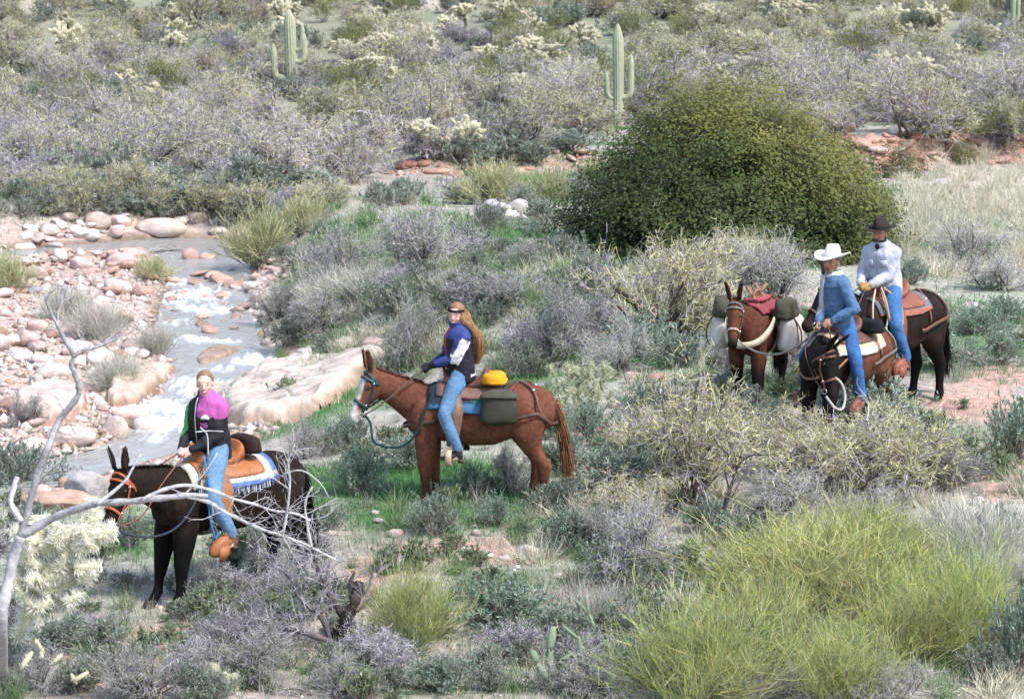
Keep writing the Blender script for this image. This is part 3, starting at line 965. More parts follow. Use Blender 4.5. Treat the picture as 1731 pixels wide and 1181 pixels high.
# plants one can point to on the flat
for px, py, w_, h_, lb in [(855, 268, 230, 125, 'grey mesquite with two dark trunks on bright grass behind the middle of the bank'), (1640, 188, 190, 110, 'bare mesquite with dark spreading stems above the red stony bank'),
                           (1360, 178, 190, 100, 'dark purplish mesquite just right of the big green tree\'s top'), (30, 318, 190, 130, 'dark stemmed mesquite at the picture\'s left edge beyond the pool'),
                           (250, 300, 230, 130, 'wide grey mesquite with dark curved stems above the upper pool'), (480, 318, 210, 130, 'pale twiggy mesquite directly below the three armed saguaro'), (1700, 170, 150, 100, 'thin grey mesquite at the right edge above the bank')]:
    one_at('mesquite', 'mesquite_shrub', px, py, w_, h_, lb)
for px, py, w_, h_, lb in [(722, 275, 95, 76, 'big cream cholla with a leaning dark trunk left of the two trunked mesquite'), (772, 278, 80, 84, 'cream cholla with bare pale limbs beside the two trunked mesquite'), (1490, 152, 80, 44, 'wide cream cholla above the olive round bush'),
                           (560, 250, 55, 42, 'small cream cholla right of the three armed saguaro\'s foot'), (1100, 62, 60, 24, 'pale cholla on the hillside above the second saguaro'), (680, 100, 70, 38, 'cream cholla cluster on a dark trunk between the two saguaros'),
                           (735, 108, 44, 30, 'smaller cream cholla beside the trunked cluster between the saguaros'), (845, 108, 80, 34, 'broad cream cholla mound left of the second saguaro'), (925, 112, 90, 40, 'cream cholla with dark branching trunk left of the second saguaro'),
                           (590, 130, 70, 30, 'cream cholla right of the three armed saguaro\'s arms'), (110, 90, 55, 38, 'cream cholla at the hillside\'s left end'), (100, 140, 50, 34, 'cream cholla lowest at the hillside\'s left end'), (385, 80, 50, 24, 'round cream cholla left of the three armed saguaro')]:
    one_at('cholla', 'cholla_cactus', px, py, w_, h_, lb, 'cactus')
for px, py, w_, h_, lb, cols in [(1520, 302, 84, 72, 'dense round olive bush below the red stony bank', 0), (1627, 276, 56, 44, 'smaller round olive bush below the red stony bank', 0)]:
    g, t = dome(1.0, 1.3, [(.14, .15, .05), (.19, .185, .065), (.10, .115, .045)], 130, 24, .06, 6, .35, .14, 3)
    grow_at('olive_bush', pair(g, t, M_bark, M_leaf, 'stems', 'leaves'), px, py, w_, h_, (1.3, 1.05), lb, 'bush')

# the big dark green tree
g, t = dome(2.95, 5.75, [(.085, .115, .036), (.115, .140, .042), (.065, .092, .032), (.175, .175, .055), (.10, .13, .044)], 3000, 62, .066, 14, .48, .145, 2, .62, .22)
p, mpp = stand(1243, 432)
o = thing('round_tree', 'big dense dark green tree spreading to the ground behind the pack mule', 'tree', tuple(p), 0.0)
put('trunk', g.mesh('trunk', [M_bark]), o); put('crown', t.mesh('crown', [M_leaf]), o)

# saguaros
M_sag = mat('saguaro_skin', None, rough=.8, var=.12, scale=7, spec=.15)
def sag_limb(g, path, r, ribs=13):
    P = smooth_path(np.array(path, float), 8)
    n = len(P)
    k = np.linspace(0, 1, n)
    rad = r * np.minimum(1, np.sqrt(np.clip((1.001 - k) * n / 4.0, 0.02, 1))) * (.90 + .10 * np.sin(k * 3.1))
    t, u, v = frame_along(P)
    m = ribs * 4
    a = np.arange(m) * 2 * np.pi / m
    rb = 1 + .10 * np.cos(a * ribs)
    R = np.stack([P[i] + (np.cos(a) * rb * rad[i])[:, None] * u[i] + (np.sin(a) * rb * rad[i])[:, None] * v[i] for i in range(n)])
    V, Q, T = loft(R)
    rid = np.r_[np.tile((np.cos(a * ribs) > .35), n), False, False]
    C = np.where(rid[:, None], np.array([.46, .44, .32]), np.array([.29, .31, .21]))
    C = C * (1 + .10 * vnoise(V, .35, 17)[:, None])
    scar = vnoise(V, .16, 18) > .93
    C[scar] = (.12, .09, .07)
    g.add(V, Q, T, C)
def saguaro(px, py, hpx, lb, arms, r=.19, lean=0.0):
    p, mpp = stand(px, py)
    H = hpx * mpp
    o = thing('saguaro_cactus', lb, 'cactus', tuple(p))
    g = Geo(); sag_limb(g, [(0, 0, -.2), (0, 0, H * .35), (lean * .5, 0, H * .7), (lean, 0, H)], r)
    put('trunk', g.mesh('trunk', [M_sag], True), o)
    for dx, z0, z1, ra in arms:
        g = Geo(); s = np.sign(dx)
        q = abs(dx)
        sag_limb(g, [(0, 0, H * z0 + .04), (s * q * .55, -.03, H * z0 - .01), (s * q * .93, -.05, H * z0 + .12), (s * q, -.06, H * (z0 + z1) / 2), (s * q * 1.02, -.06, H * z1)], ra, 10)
        put('arm', g.mesh('arm', [M_sag], True), o)
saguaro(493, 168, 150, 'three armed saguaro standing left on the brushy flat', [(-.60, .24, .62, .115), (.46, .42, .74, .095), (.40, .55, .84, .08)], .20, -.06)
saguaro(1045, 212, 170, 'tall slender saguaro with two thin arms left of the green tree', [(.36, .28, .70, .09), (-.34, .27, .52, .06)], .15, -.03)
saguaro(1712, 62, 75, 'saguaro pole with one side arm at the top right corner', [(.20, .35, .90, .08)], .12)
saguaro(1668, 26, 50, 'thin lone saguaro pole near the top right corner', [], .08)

# ------------------------------------------------------------------ stones
M_rock = mat('river_rock', None, rough=.85, var=.22, scale=5.0, rand=.16, hue=.012, bump=.7, bscale=16, spec=.2, detail=10, gain=.85)
M_wet = mat('wet_rock', None, rough=.45, var=.25, scale=5.0, rand=.18, hue=.012, bump=.6, bscale=16, spec=.4, detail=10)
IV, IT = icosphere(2); IV1, IT1 = icosphere(1); IV3, IT3 = icosphere(3)
def rock_mesh(seed, col, sub=2, ang=.5, flat=.6, long_=1.3, mt=None, rough_=.5):
    V, T = {1: (IV1, IT1), 2: (IV, IT), 3: (IV3, IT3)}[sub]
    V = V.copy()
    r = np.random.default_rng(seed)
    for _ in range(int(4 + 8 * ang)):                # chop facets off
        d = nrm(r.normal(size=3)); c = r.uniform(.62, .92)
        k = V @ d
        V = V - np.maximum(k - c, 0)[:, None] * d * .85
    V = V * (1 + .10 * vnoise(V, .8, seed)[:, None] + .045 * rough_ * vnoise(V, .28, seed + 1)[:, None])
    V = V * np.array([long_, 1, flat]) / 2.0
    C = np.tile(np.array(col), (len(V), 1)) * (1 + .16 * vnoise(V, .35, seed + 2)[:, None] + .10 * vnoise(V, .1, seed + 3)[:, None])
    return make_mesh('rock', V, np.zeros((0, 4), int), T, np.clip(C, .02, 1), [mt or M_rock], True)
PINK, PALE, RUST, GREYR, WHITE_, RED = (.53, .41, .355), (.60, .51, .455), (.40, .26, .20), (.38, .35, .34), (.66, .60, .54), (.44, .28, .22)
def boulder(px, py, wpx, hr, col, lb, ang=.4, sub=2, sink=.22, wet=False, tilt=0.0, long_=1.25, name='boulder'):
    p, mpp = stand(px, py)
    w_ = wpx * mpp
    me = rock_mesh(int(px * 7 + py), col, sub, ang, 1.0, 1.0, M_wet if wet else M_rock)
    o = put(name, me)
    o.scale = (w_, w_ / long_, w_ * hr * 1.15)
    d_, zw_, hw_, _, _ = creek_dist(p[0:1], p[1:2])
    if d_[0] < hw_[0] + .1: p[2] = max(p[2], zw_[0] - .04)
    o.location = p + np.array([0, w_ * .25, w_ * hr * (.5 - sink)])
    o.rotation_euler = (random.uniform(-.1, .1), tilt, random.uniform(-.4, .4))
    return tag(o, lb, 'boulder' if name == 'boulder' else 'stone')
for b in [
    (270, 398, 92, .36, PINK, 'broad flat pink boulder lying along the upper pool\'s far edge'), (163, 386, 52, .62, PINK, 'tall pink boulder topping the heap left of the upper pool'), (200, 384, 44, .55, PINK, 'pink boulder right of the tallest in the heap by the pool'),
    (138, 402, 40, .45, PALE, 'pale boulder at the foot of the heap by the pool'), (368, 396, 36, .42, PALE, 'pale rounded boulder at the pool\'s right end'), (400, 350, 24, .8, PINK, 'upright pink boulder in the grass above the pool'), (335, 378, 40, .6, PINK, 'tilted pink boulder behind the pool\'s right end'),
    (330, 362, 34, .5, PALE, 'pale boulder just under the green grass by the pool'), (38, 426, 40, .42, PALE, 'pale domed boulder at the pool\'s left end'), (100, 447, 32, .75, PALE, 'pale upright boulder standing in the water left of the midstream bush'),
    (135, 455, 46, .55, PINK, 'round pink boulder in the water left of the midstream bush'), (205, 450, 60, .42, PINK, 'long pink boulder touching the midstream bush'), (322, 455, 32, .75, RUST, 'rust red boulder in the stream right of the midstream bush', .4, 2, .2, True),
    (240, 502, 42, .62, RUST, 'broken red boulder left of the first rapid', .8, 2, .2, True), (372, 497, 46, .5, RED, 'pointed red boulder on the first rapid\'s right side', .9, 2, .2, False), (306, 518, 34, .34, RUST, 'low wet red stone in the middle of the rapids', .5, 2, .2, True),
    (350, 455, 36, .4, RUST, 'low wet rust stone at the stream\'s right edge above the rapids', .5, 2, .2, True), (395, 505, 44, .45, RED, 'red stone under the pointed red boulder', .7), (456, 592, 34, .6, PALE, 'pale block at the water\'s edge below the grassy bank', .7), (520, 604, 44, .5, WHITE_, 'white boulder at the grassy bank\'s foot', .6),
    (480, 565, 36, .5, PALE, 'pale boulder among shrubs on the grassy bank', .5), 
    (192, 742, 48, .95, PINK, 'big round pink boulder left of the rider in pink', .25), (240, 748, 40, .75, PALE, 'pale round boulder beside the big round pink one', .3), (218, 706, 66, .42, PINK, 'low wide pink boulder above the big round one', .4, 2, .3, True),
    (118, 752, 84, .40, PINK, 'wide sloping pink boulder below the ledges', .5, 3), (166, 690, 24, 1.0, PALE, 'upright pale stone on the brown ledge', .7), (142, 838, 74, .62, GREYR, 'large grey boulder behind the near black mule\'s head', .4, 3), (88, 862, 130, .24, RED, 'flat red slab left of the near black mule\'s head', .6, 3),
    (66, 838, 44, .5, PINK, 'round tan boulder on the flat red slab', .3), (110, 822, 30, .6, RED, 'small red boulder between slab and grey boulder', .4), (50, 765, 60, .5, PALE, 'pale boulder near the left edge below the cobble bar', .5), (30, 610, 50, .5, WHITE_, 'bright boulder on the cobble bar\'s left end', .4),
    (90, 640, 70, .42, PALE, 'wide pale boulder on the lower cobble bar', .5), (60, 560, 44, .5, PINK, 'pink boulder in the middle of the cobble bar', .4), (120, 600, 40, .5, PINK, 'pink boulder right in the lower cobble bar', .4), (20, 700, 60, .5, RUST, 'brown boulder at the left edge beneath the cobble bar', .4),
    (1072, 648, 34, .75, PINK, 'pink boulder in the grass left of the pack mule', .5), (1108, 646, 40, .45, RUST, 'low rusty boulder close to the pack mule\'s left', .4), (1066, 680, 46, .48, PINK, 'slanting pink boulder near the pale green cholla', .5), (1040, 690, 26, .6, PALE, 'small pale boulder by the pale green cholla', .5), (1215, 655, 30, .9, PINK, 'pink boulder in shade behind the pack mule\'s forelegs', .4),
    (846, 362, 40, .6, WHITE_, 'white boulder in the pale heap below the bank', .7), (880, 356, 46, .5, GREYR, 'grey boulder in the pale heap below the bank', .6), (832, 352, 30, .6, GREYR, 'dark grey boulder left in the pale heap', .5), (862, 372, 60, .3, WHITE_, 'flat white slab under the pale heap', .7),
    (590, 592, 52, .5, PALE, 'pale boulder at the top of the bright slab', .6), (635, 590, 56, .5, PINK, 'pinkish boulder at the slab\'s upper right end', .6), (672, 590, 40, .5, PALE, 'small pale boulder left of the long haired rider\'s back shrub', .6), (610, 604, 60, .3, PALE, 'flat pale stone on the slab\'s top end', .7),
    (1430, 225, 40, .6, RUST, 'dark boulder on the red stony bank\'s left end', .5), (1520, 228, 40, .5, WHITE_, 'pale boulder on top of the red stony bank', .5), (1365, 528, 36, .5, PINK, 'pink boulder right behind the white hatted rider', .5), (1500, 520, 40, .5, PALE, 'pale stone hidden behind the tall mule', .5), (1650, 525, 50, .3, PALE, 'flat pale rock right of the tall mule\'s rump', .6),
    (1640, 612, 30, .7, PINK, 'pink rounded stone in sage right of the tall mule', .3)]:
    boulder(*b)
for b in [
    (893, 942, 42, .58, WHITE_, 'largest white stone on the trail behind the chestnut mule', .5), (821, 944, 28, .45, WHITE_, 'white flat stone left of the largest on the trail', .6), (856, 948, 26, .4, PALE, 'tan flat stone between the two white trail stones', .6), (785, 932, 16, .6, WHITE_, 'small white stone at the trail\'s left', .6),
    (948, 978, 38, .32, PALE, 'flat pale stone below the largest white trail stone', .6), (853, 1010, 30, .5, WHITE_, 'white stone in the grass below the trail', .6), (868, 1017, 14, .6, WHITE_, 'chip of white stone beside the one below the trail', .6), (640, 884, 22, .5, PALE, 'pale stone in the grass under the chestnut mule\'s front', .5),
    (634, 870, 16, .6, WHITE_, 'small white stone in grass under the chestnut mule\'s front', .5), (668, 908, 28, .6, PINK, 'pink rough stone left of the dark sage by the trail', .6), (182, 1082, 58, .48, PALE, 'pale block on bare soil below the near black mule', .8), (192, 1102, 24, .6, WHITE_, 'small white block in front of the pale block', .6), (740, 1130, 44, .62, GREYR, 'dark grey stone in the lower middle of the foreground', .5),
    (773, 1137, 18, .6, WHITE_, 'white stone beside the dark grey foreground stone', .6), (1647, 886, 36, .8, WHITE_, 'whitish block by the trail above the pale dry grass', .5), (1655, 856, 28, .7, PALE, 'tan round stone above the whitish block', .4), (968, 1052, 36, .6, PINK, 'pink split stone behind the grey green cholla', .8), (805, 905, 20, .6, PINK, 'pink stone between the two small sages', .6),
    (330, 1120, 40, .9, WHITE_, 'white upright stone among the bare twigs', .4), (1000, 985, 22, .5, PALE, 'pale stone right of the flat trail stone', .5), (690, 1075, 30, .5, PALE, 'pale stone in front of the yellow green broom', .5), (560, 905, 20, .5, PALE, 'pale stone between the two front mules', .5)]:
    boulder(*b, name='stone')

# great bright slab beside the falling water
def slab(name, label, cat, poly, th, top, low, seed, step=3.0, edge=.13, lift=None):
    """rock sheet with a broken outline: the outline's ground points raised by its own thickness"""
    poly = np.array(poly, float)
    lo, hi = poly.min(0) - 2, poly.max(0) + 2
    nx, ny = int((hi[0] - lo[0]) / step) + 1, int((hi[1] - lo[1]) / (step * .45)) + 1
    X, Y = np.meshgrid(np.linspace(lo[0], hi[0], nx), np.linspace(lo[1], hi[1], ny))
    q = np.stack([X.ravel(), Y.ravel()], 1)
    G_ = at(q[:, 0], q[:, 1])
    W = at(poly[:, 0], poly[:, 1])
    x, y = G_[:, 0], G_[:, 1]
    ins = np.zeros(len(q), bool); dist = np.full(len(q), 9.)
    for i in range(len(W)):
        (x1, y1), (x2, y2) = W[i, :2], W[i - 1, :2]
        ins ^= ((y1 > y) != (y2 > y)) & (x < (x2 - x1) * (y - y1) / (y2 - y1 + 1e-12) + x1)
        ab = np.array([x2 - x1, y2 - y1]); t = np.clip(((x - x1) * ab[0] + (y - y1) * ab[1]) / (ab @ ab), 0, 1)
        dist = np.minimum(dist, np.hypot(x - x1 - t * ab[0], y - y1 - t * ab[1]))
    sd = np.where(ins, dist, -dist) + .07 * vnoise(G_[:, :2], .45, seed) + .03 * vnoise(G_[:, :2], .14, seed + 1)
    base = np.maximum(G_[:, 2], -99)
    # resting plane of the sheet
    A = np.c_[W[:, :2], np.ones(len(W))]
    c = np.linalg.lstsq(A, W[:, 2], rcond=None)[0]
    plane = np.maximum(.3 * (c[0] * x + c[1] * y + c[2]) + .7 * base, base - .02)
    cr_ = np.minimum(np.abs(vnoise(G_[:, :2] * np.array([.5, 1]), .6, seed + 7)), np.abs(vnoise(G_[:, :2] * np.array([1, .55]), .8, seed + 8)))
    crack = np.exp(-(cr_ / .022) ** 2)
    lay = .028 * np.floor(2.2 * (vnoise(G_[:, :2] * np.array([1, .6]), 1.4, seed + 2) + 1)) + .04 * vnoise(G_[:, :2], 1.1, seed + 9) - .04 * crack + .010 * vnoise(G_[:, :2], .35, seed + 3) + .006 * vnoise(G_[:, :2], .12, seed + 4)
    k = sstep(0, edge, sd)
    z = base - .12 + (plane - base + .12 + th + lay) * k ** .6
    keep = sd > -.06
    Q = []
    i = (np.arange(ny - 1)[:, None] * nx + np.arange(nx - 1)[None]).ravel()
    Q = np.stack([i + nx, i + nx + 1, i + 1, i], 1)
    Q = Q[keep[Q].all(1)]
    V = np.c_[x, y, z]
    used = np.unique(Q); mp = np.full(len(V), -1); mp[used] = np.arange(len(used))
    V = V[used]; k = k[used]; crack = crack[used][:, None]
    n1 = vnoise(V[:, :2], .5, seed + 5) ; n2 = vnoise(V, .12, seed + 6)
    C = (np.array(low) * (1 - sstep(.35, .95, k)[:, None]) + np.array(top) * sstep(.35, .95, k)[:, None]) * (1 + .16 * n1[:, None] + .14 * n2[:, None]) * (1 - .45 * crack)  # lit top and shaded rim are painted into the rock colour
    o0 = V.mean(0); o0[2] = V[:, 2].min()
    o = put(name, make_mesh(name, V - o0, mp[Q], np.zeros((0, 3), int), C.clip(.02, 1), [M_rock], False))
    o.location = o0
    tag(o, label, cat)
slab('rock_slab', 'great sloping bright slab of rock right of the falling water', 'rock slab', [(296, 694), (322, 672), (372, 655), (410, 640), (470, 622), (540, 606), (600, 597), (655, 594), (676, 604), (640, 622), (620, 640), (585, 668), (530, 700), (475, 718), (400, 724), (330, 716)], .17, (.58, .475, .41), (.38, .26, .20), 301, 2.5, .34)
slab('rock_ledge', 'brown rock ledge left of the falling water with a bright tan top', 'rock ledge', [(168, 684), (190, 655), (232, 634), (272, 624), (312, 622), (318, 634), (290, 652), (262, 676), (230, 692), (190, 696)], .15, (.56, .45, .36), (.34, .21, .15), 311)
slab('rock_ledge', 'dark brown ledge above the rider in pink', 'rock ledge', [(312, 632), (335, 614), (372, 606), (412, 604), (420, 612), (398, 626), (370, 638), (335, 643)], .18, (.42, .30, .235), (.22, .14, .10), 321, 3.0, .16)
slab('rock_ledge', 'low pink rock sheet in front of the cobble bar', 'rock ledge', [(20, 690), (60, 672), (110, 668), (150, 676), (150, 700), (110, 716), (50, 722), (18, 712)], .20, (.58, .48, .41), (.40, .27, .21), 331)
# cobbles of the bar and the stream's edges: one object each
COB = [rock_mesh(100 + i, c, 2, .75, .62, 1.25, None, .9) for i, c in enumerate([PINK, PALE, PALE, RUST, WHITE_, PINK, PINK, PALE, WHITE_, GREYR, PALE, PINK])]
COBW = [rock_mesh(140 + i, c, 2, .7, .5, 1.3, M_wet, .9) for i, c in enumerate([RUST, RED, RUST, (.30, .20, .16)])]
def cobbles(n, poly, smin, smax, seed, name, label, group, lib, sink=.2, pw=2.2):
    r = np.random.default_rng(seed)
    poly = np.array(poly, float)
    lo, hi = poly.min(0), poly.max(0)
    pts = []
    while len(pts) < n:
        q = r.uniform(lo, hi)
        x, y = q; ins = False
        for i in range(len(poly)):
            (x1, y1), (x2, y2) = poly[i], poly[i - 1]
            if (y1 > y) != (y2 > y) and x < (x2 - x1) * (y - y1) / (y2 - y1) + x1: ins = not ins
        if ins: pts.append(q)
    pts = np.array(pts)
    P = at(pts[:, 0], pts[:, 1])
    d_, zw_, hw_, _, _ = creek_dist(P[:, 0], P[:, 1])
    P[:, 2] = np.where(d_ < hw_ + .1, np.maximum(P[:, 2], zw_ - .05), P[:, 2])
    for p in P:
        s = smin + (smax - smin) * r.uniform() ** pw
        o = put(name, lib[r.integers(len(lib))])
        o.location = (p[0], p[1], p[2] + s * .5 * (.5 - sink) * 1.2)
        o.scale = (s * r.uniform(.85, 1.2), s * r.uniform(.85, 1.2), s * r.uniform(.7, 1.3))
        o.rotation_euler = (r.normal() * .2, r.normal() * .2, r.uniform(0, 6.28))
        tag(o, label, 'cobble', group)
cobbles(130, [(-80, 485), (60, 470), (200, 470), (250, 520), (262, 600), (180, 640), (150, 700), (-80, 760)], .10, .44, 51, 'cobble', 'pink or pale cobble on the broad stony bar left of the creek', 'cobbles of the stony bar', COB)
cobbles(58, [(292, 470), (385, 462), (410, 520), (420, 575), (300, 590), (275, 540)], .08, .34, 57, 'cobble', 'wet red cobble breaking the white rapids', 'cobbles in the rapids', COBW, .05)
cobbles(42, [(120, 425), (300, 440), (290, 480), (200, 500), (60, 470), (60, 440)], .10, .36, 52, 'cobble', 'wet reddish cobble standing in the shallow stream around the midstream bush', 'cobbles in the shallow stream', COBW, .1)
cobbles(46, [(375, 455), (480, 440), (520, 470), (470, 530), (420, 545), (385, 500)], .10, .36, 53, 'cobble', 'tan cobble on the stream\'s right edge under the grassy bank', 'cobbles on the stream\'s right edge', COB)
cobbles(26, [(-120, 396), (60, 400), (120, 412), (60, 470), (-120, 480)], .12, .42, 58, 'cobble', 'pink cobble piled at the far left end of the upper pool', 'cobbles at the pool\'s left end', COB)
cobbles(44, [(60, 372), (340, 352), (390, 372), (330, 392), (120, 405), (20, 418)], .14, .42, 54, 'cobble', 'pink cobble heaped along the far edge of the upper pool', 'cobbles along the upper pool', COB)
BST = [rock_mesh(170 + i, c, 1, .9, .55, 1.4) for i, c in enumerate([RED, (.46, .27, .21), PINK, (.36, .18, .13), (.52, .37, .31)])]
def bank_stones():
    r = np.random.default_rng(61)
    k = 0
    while k < 150:
        px = r.uniform(640, 1800)
        if 1010 < px < 1400 or (px < 1010 and r.uniform() < .62): continue
        u = (px - CX) / F
        y = 72.0
        for _ in range(3): y = bank_line(np.array([u * y]))[0]
        y += r.uniform(-1.0, 1.0)
        x = u * y
        s = .16 + .42 * r.uniform() ** 2
        o = put('bank_stone', BST[r.integers(len(BST))])
        o.location = (x, y, float(terrain(np.array([x]), np.array([y]))[0]) + s * .05)
        o.scale = (s * r.uniform(.9, 1.5), s, s * r.uniform(.6, 1.1)); o.rotation_euler = (r.normal() * .3, r.normal() * .2, r.uniform(0, 6.28))
        right = px > 1300
        tag(o, 'reddish stone sticking out of the %s' % ('red stony bank right of the big green tree' if right else 'low red cut bank behind the light green brooms'), 'stone', 'stones of the right hand bank' if right else 'stones of the low cut bank')
        k += 1
bank_stones()
# gravel and chips
def gravel(name, pts, smin, smax, cols, seed):
    r = np.random.default_rng(seed)
    n = len(pts)
    O = np.array([[1, 0, 0], [-1, 0, 0], [0, 1, 0], [0, -1, 0], [0, 0, 1], [0, 0, -1.]])
    OT = np.array([[0, 2, 4], [2, 1, 4], [1, 3, 4], [3, 0, 4], [2, 0, 5], [1, 2, 5], [3, 1, 5], [0, 3, 5]])
    s = (smin + (smax - smin) * r.uniform(size=n) ** 2.5)[:, None, None] * np.array([.5, .5, .32])
    a = r.uniform(0, 6.28, n); c, sn = np.cos(a), np.sin(a)
    V = O[None] * (1 + .25 * r.normal(size=(n, 6, 1))) * s * (1 + .3 * r.normal(size=(n, 1, 3)))
    V = np.stack([V[..., 0] * c[:, None] - V[..., 1] * sn[:, None], V[..., 0] * sn[:, None] + V[..., 1] * c[:, None], V[..., 2]], -1) + pts[:, None]
    T = (np.arange(n)[:, None, None] * 6 + OT[None]).reshape(-1, 3)
    C = np.repeat(pal(cols, n, .15), 6, 0).clip(.02, 1)
    me = make_mesh(name, V.reshape(-1, 3), np.zeros((0, 4), int), T, C, [M_rock])
    tag(put(name, me), kind='stuff')
def sample(box_, n, seed):
    r = np.random.default_rng(seed)
    return at(r.uniform(box_[0], box_[2], n), r.uniform(box_[1], box_[3], n))
P = sample((-100, 420, 480, 800), 9500, 71)
d, zw, hw, sd, _ = creek_dist(P[:, 0], P[:, 1])
gravel('creek_gravel', P[(d > hw - .1) & ((sd < 0) | (d < hw + 1.2))], .03, .24, [PINK, PALE, WHITE_, RUST, PALE, PINK], 72)
P = sample((-100, 560, 1830, 1200), 9000, 73)
gm = green_mask(P[:, 0], P[:, 1])
gravel('soil_gravel', P[rng.uniform(size=len(P)) > gm + .25], .012, .07, [PALE, PINK, WHITE_, (.42, .32, .27)], 74)
P = sample((640, 200, 1830, 330), 3500, 75)
k = np.abs(P[:, 1] - bank_line(P[:, 0])) < 1.3
gravel('bank_rubble', P[k], .05, .22, [RED, (.46, .27, .21), PINK, (.36, .18, .13)], 76)
# ------------------------------------------------------------------ mules
def rotm(axis, a):
    return np.array(Matrix.Rotation(a, 3, axis))
TX = [  # x, centre z, half height, half width of the trunk
    (.64, 1.03, .13, .10), (.58, 1.03, .21, .165), (.46, 1.04, .28, .215), (.32, 1.06, .325, .245), (.12, 1.03, .332, .285), (-.12, 1.012, .338, .315), (-.36, 1.02, .334, .318),
    (-.56, 1.07, .305, .29), (-.72, 1.11, .29, .285), (-.88, 1.115, .265, .255), (-1.0, 1.105, .21, .195), (-1.07, 1.10, .11, .10)]
_tx = np.array(TX)[::-1]
def trunk(x):
    return [np.interp(x, _tx[:, 0], _tx[:, k]) for k in (1, 2, 3)]
def on_trunk(x, phi, off=0.0):
    """point and outward normal on the trunk; phi from the back (0) down the left side (+) or right side (-), degrees"""
    zc, a, b = trunk(x)
    f = np.radians(phi)
    p = np.stack([x + 0 * f, b * np.sin(f), zc + a * np.cos(f)], -1)
    n = nrm(np.stack([0 * f, np.sin(f) / b, np.cos(f) / a], -1))
    return p + n * np.asarray(off, float)[..., None], n
def wrap(x0, x1, p0, p1, off=.01, th=.012, nx=10, nphi=16, edge=0.0):
    """a cloth or leather sheet lying on the trunk"""
    g = Geo()
    xs = np.linspace(x0, x1, nx); ph = np.linspace(p0, p1, nphi)
    out = []
    for o in (off, off + th):
        X, PH = np.meshgrid(xs, ph)
        p, n = on_trunk(X.ravel(), PH.ravel(), o + edge * np.abs(vnoise(np.stack([X.ravel() * 9, PH.ravel() / 12], 1), 1.0, 5)))
        out.append(p)
    n = nx * nphi
    i = (np.arange(nphi - 1)[:, None] * nx + np.arange(nx - 1)[None]).ravel()
    q = np.stack([i, i + 1, i + nx + 1, i + nx], 1)
    Q = [q[:, ::-1], q + n]
    bd = np.concatenate([np.arange(nx), np.arange(1, nphi) * nx + nx - 1, (nphi - 1) * nx + np.arange(nx - 2, -1, -1), np.arange(nphi - 2, 0, -1) * nx])
    b2 = np.roll(bd, -1)
    Q.append(np.stack([bd, b2, b2 + n, bd + n], 1))
    return np.concatenate(out), np.concatenate(Q), None
def band(pts, wd=.04, th=.007, off=.008):
    """strap through (x, phi) stations on the trunk"""
    pp = smooth_path(np.array(pts, float), 6)
    p, n = on_trunk(pp[:, 0], pp[:, 1], off)
    return strap_path(p, n, wd, th)

LEGSX = {  # joints: (x, y, z, r)
    'f': [(.40, .13, .90, .145), (.42, .155, .74, .112), (.42, .15, .58, .080), (.425, .145, .43, .062), (.42, .145, .40, .060), (.415, .14, .24, .037), (.41, .14, .14, .041), (.415, .14, .115, .047), (.445, .14, .05, .041), (.455, .14, .03, .044)],
    'h': [(-.76, .12, 1.02, .215), (-.72, .155, .84, .175), (-.75, .155, .70, .115), (-.83, .15, .56, .078), (-.885, .145, .47, .066), (-.885, .145, .43, .058), (-.865, .14, .26, .041), (-.855, .14, .15, .045), (-.85, .14, .12, .050), (-.815, .14, .05, .043), (-.80, .14, .03, .046)]}

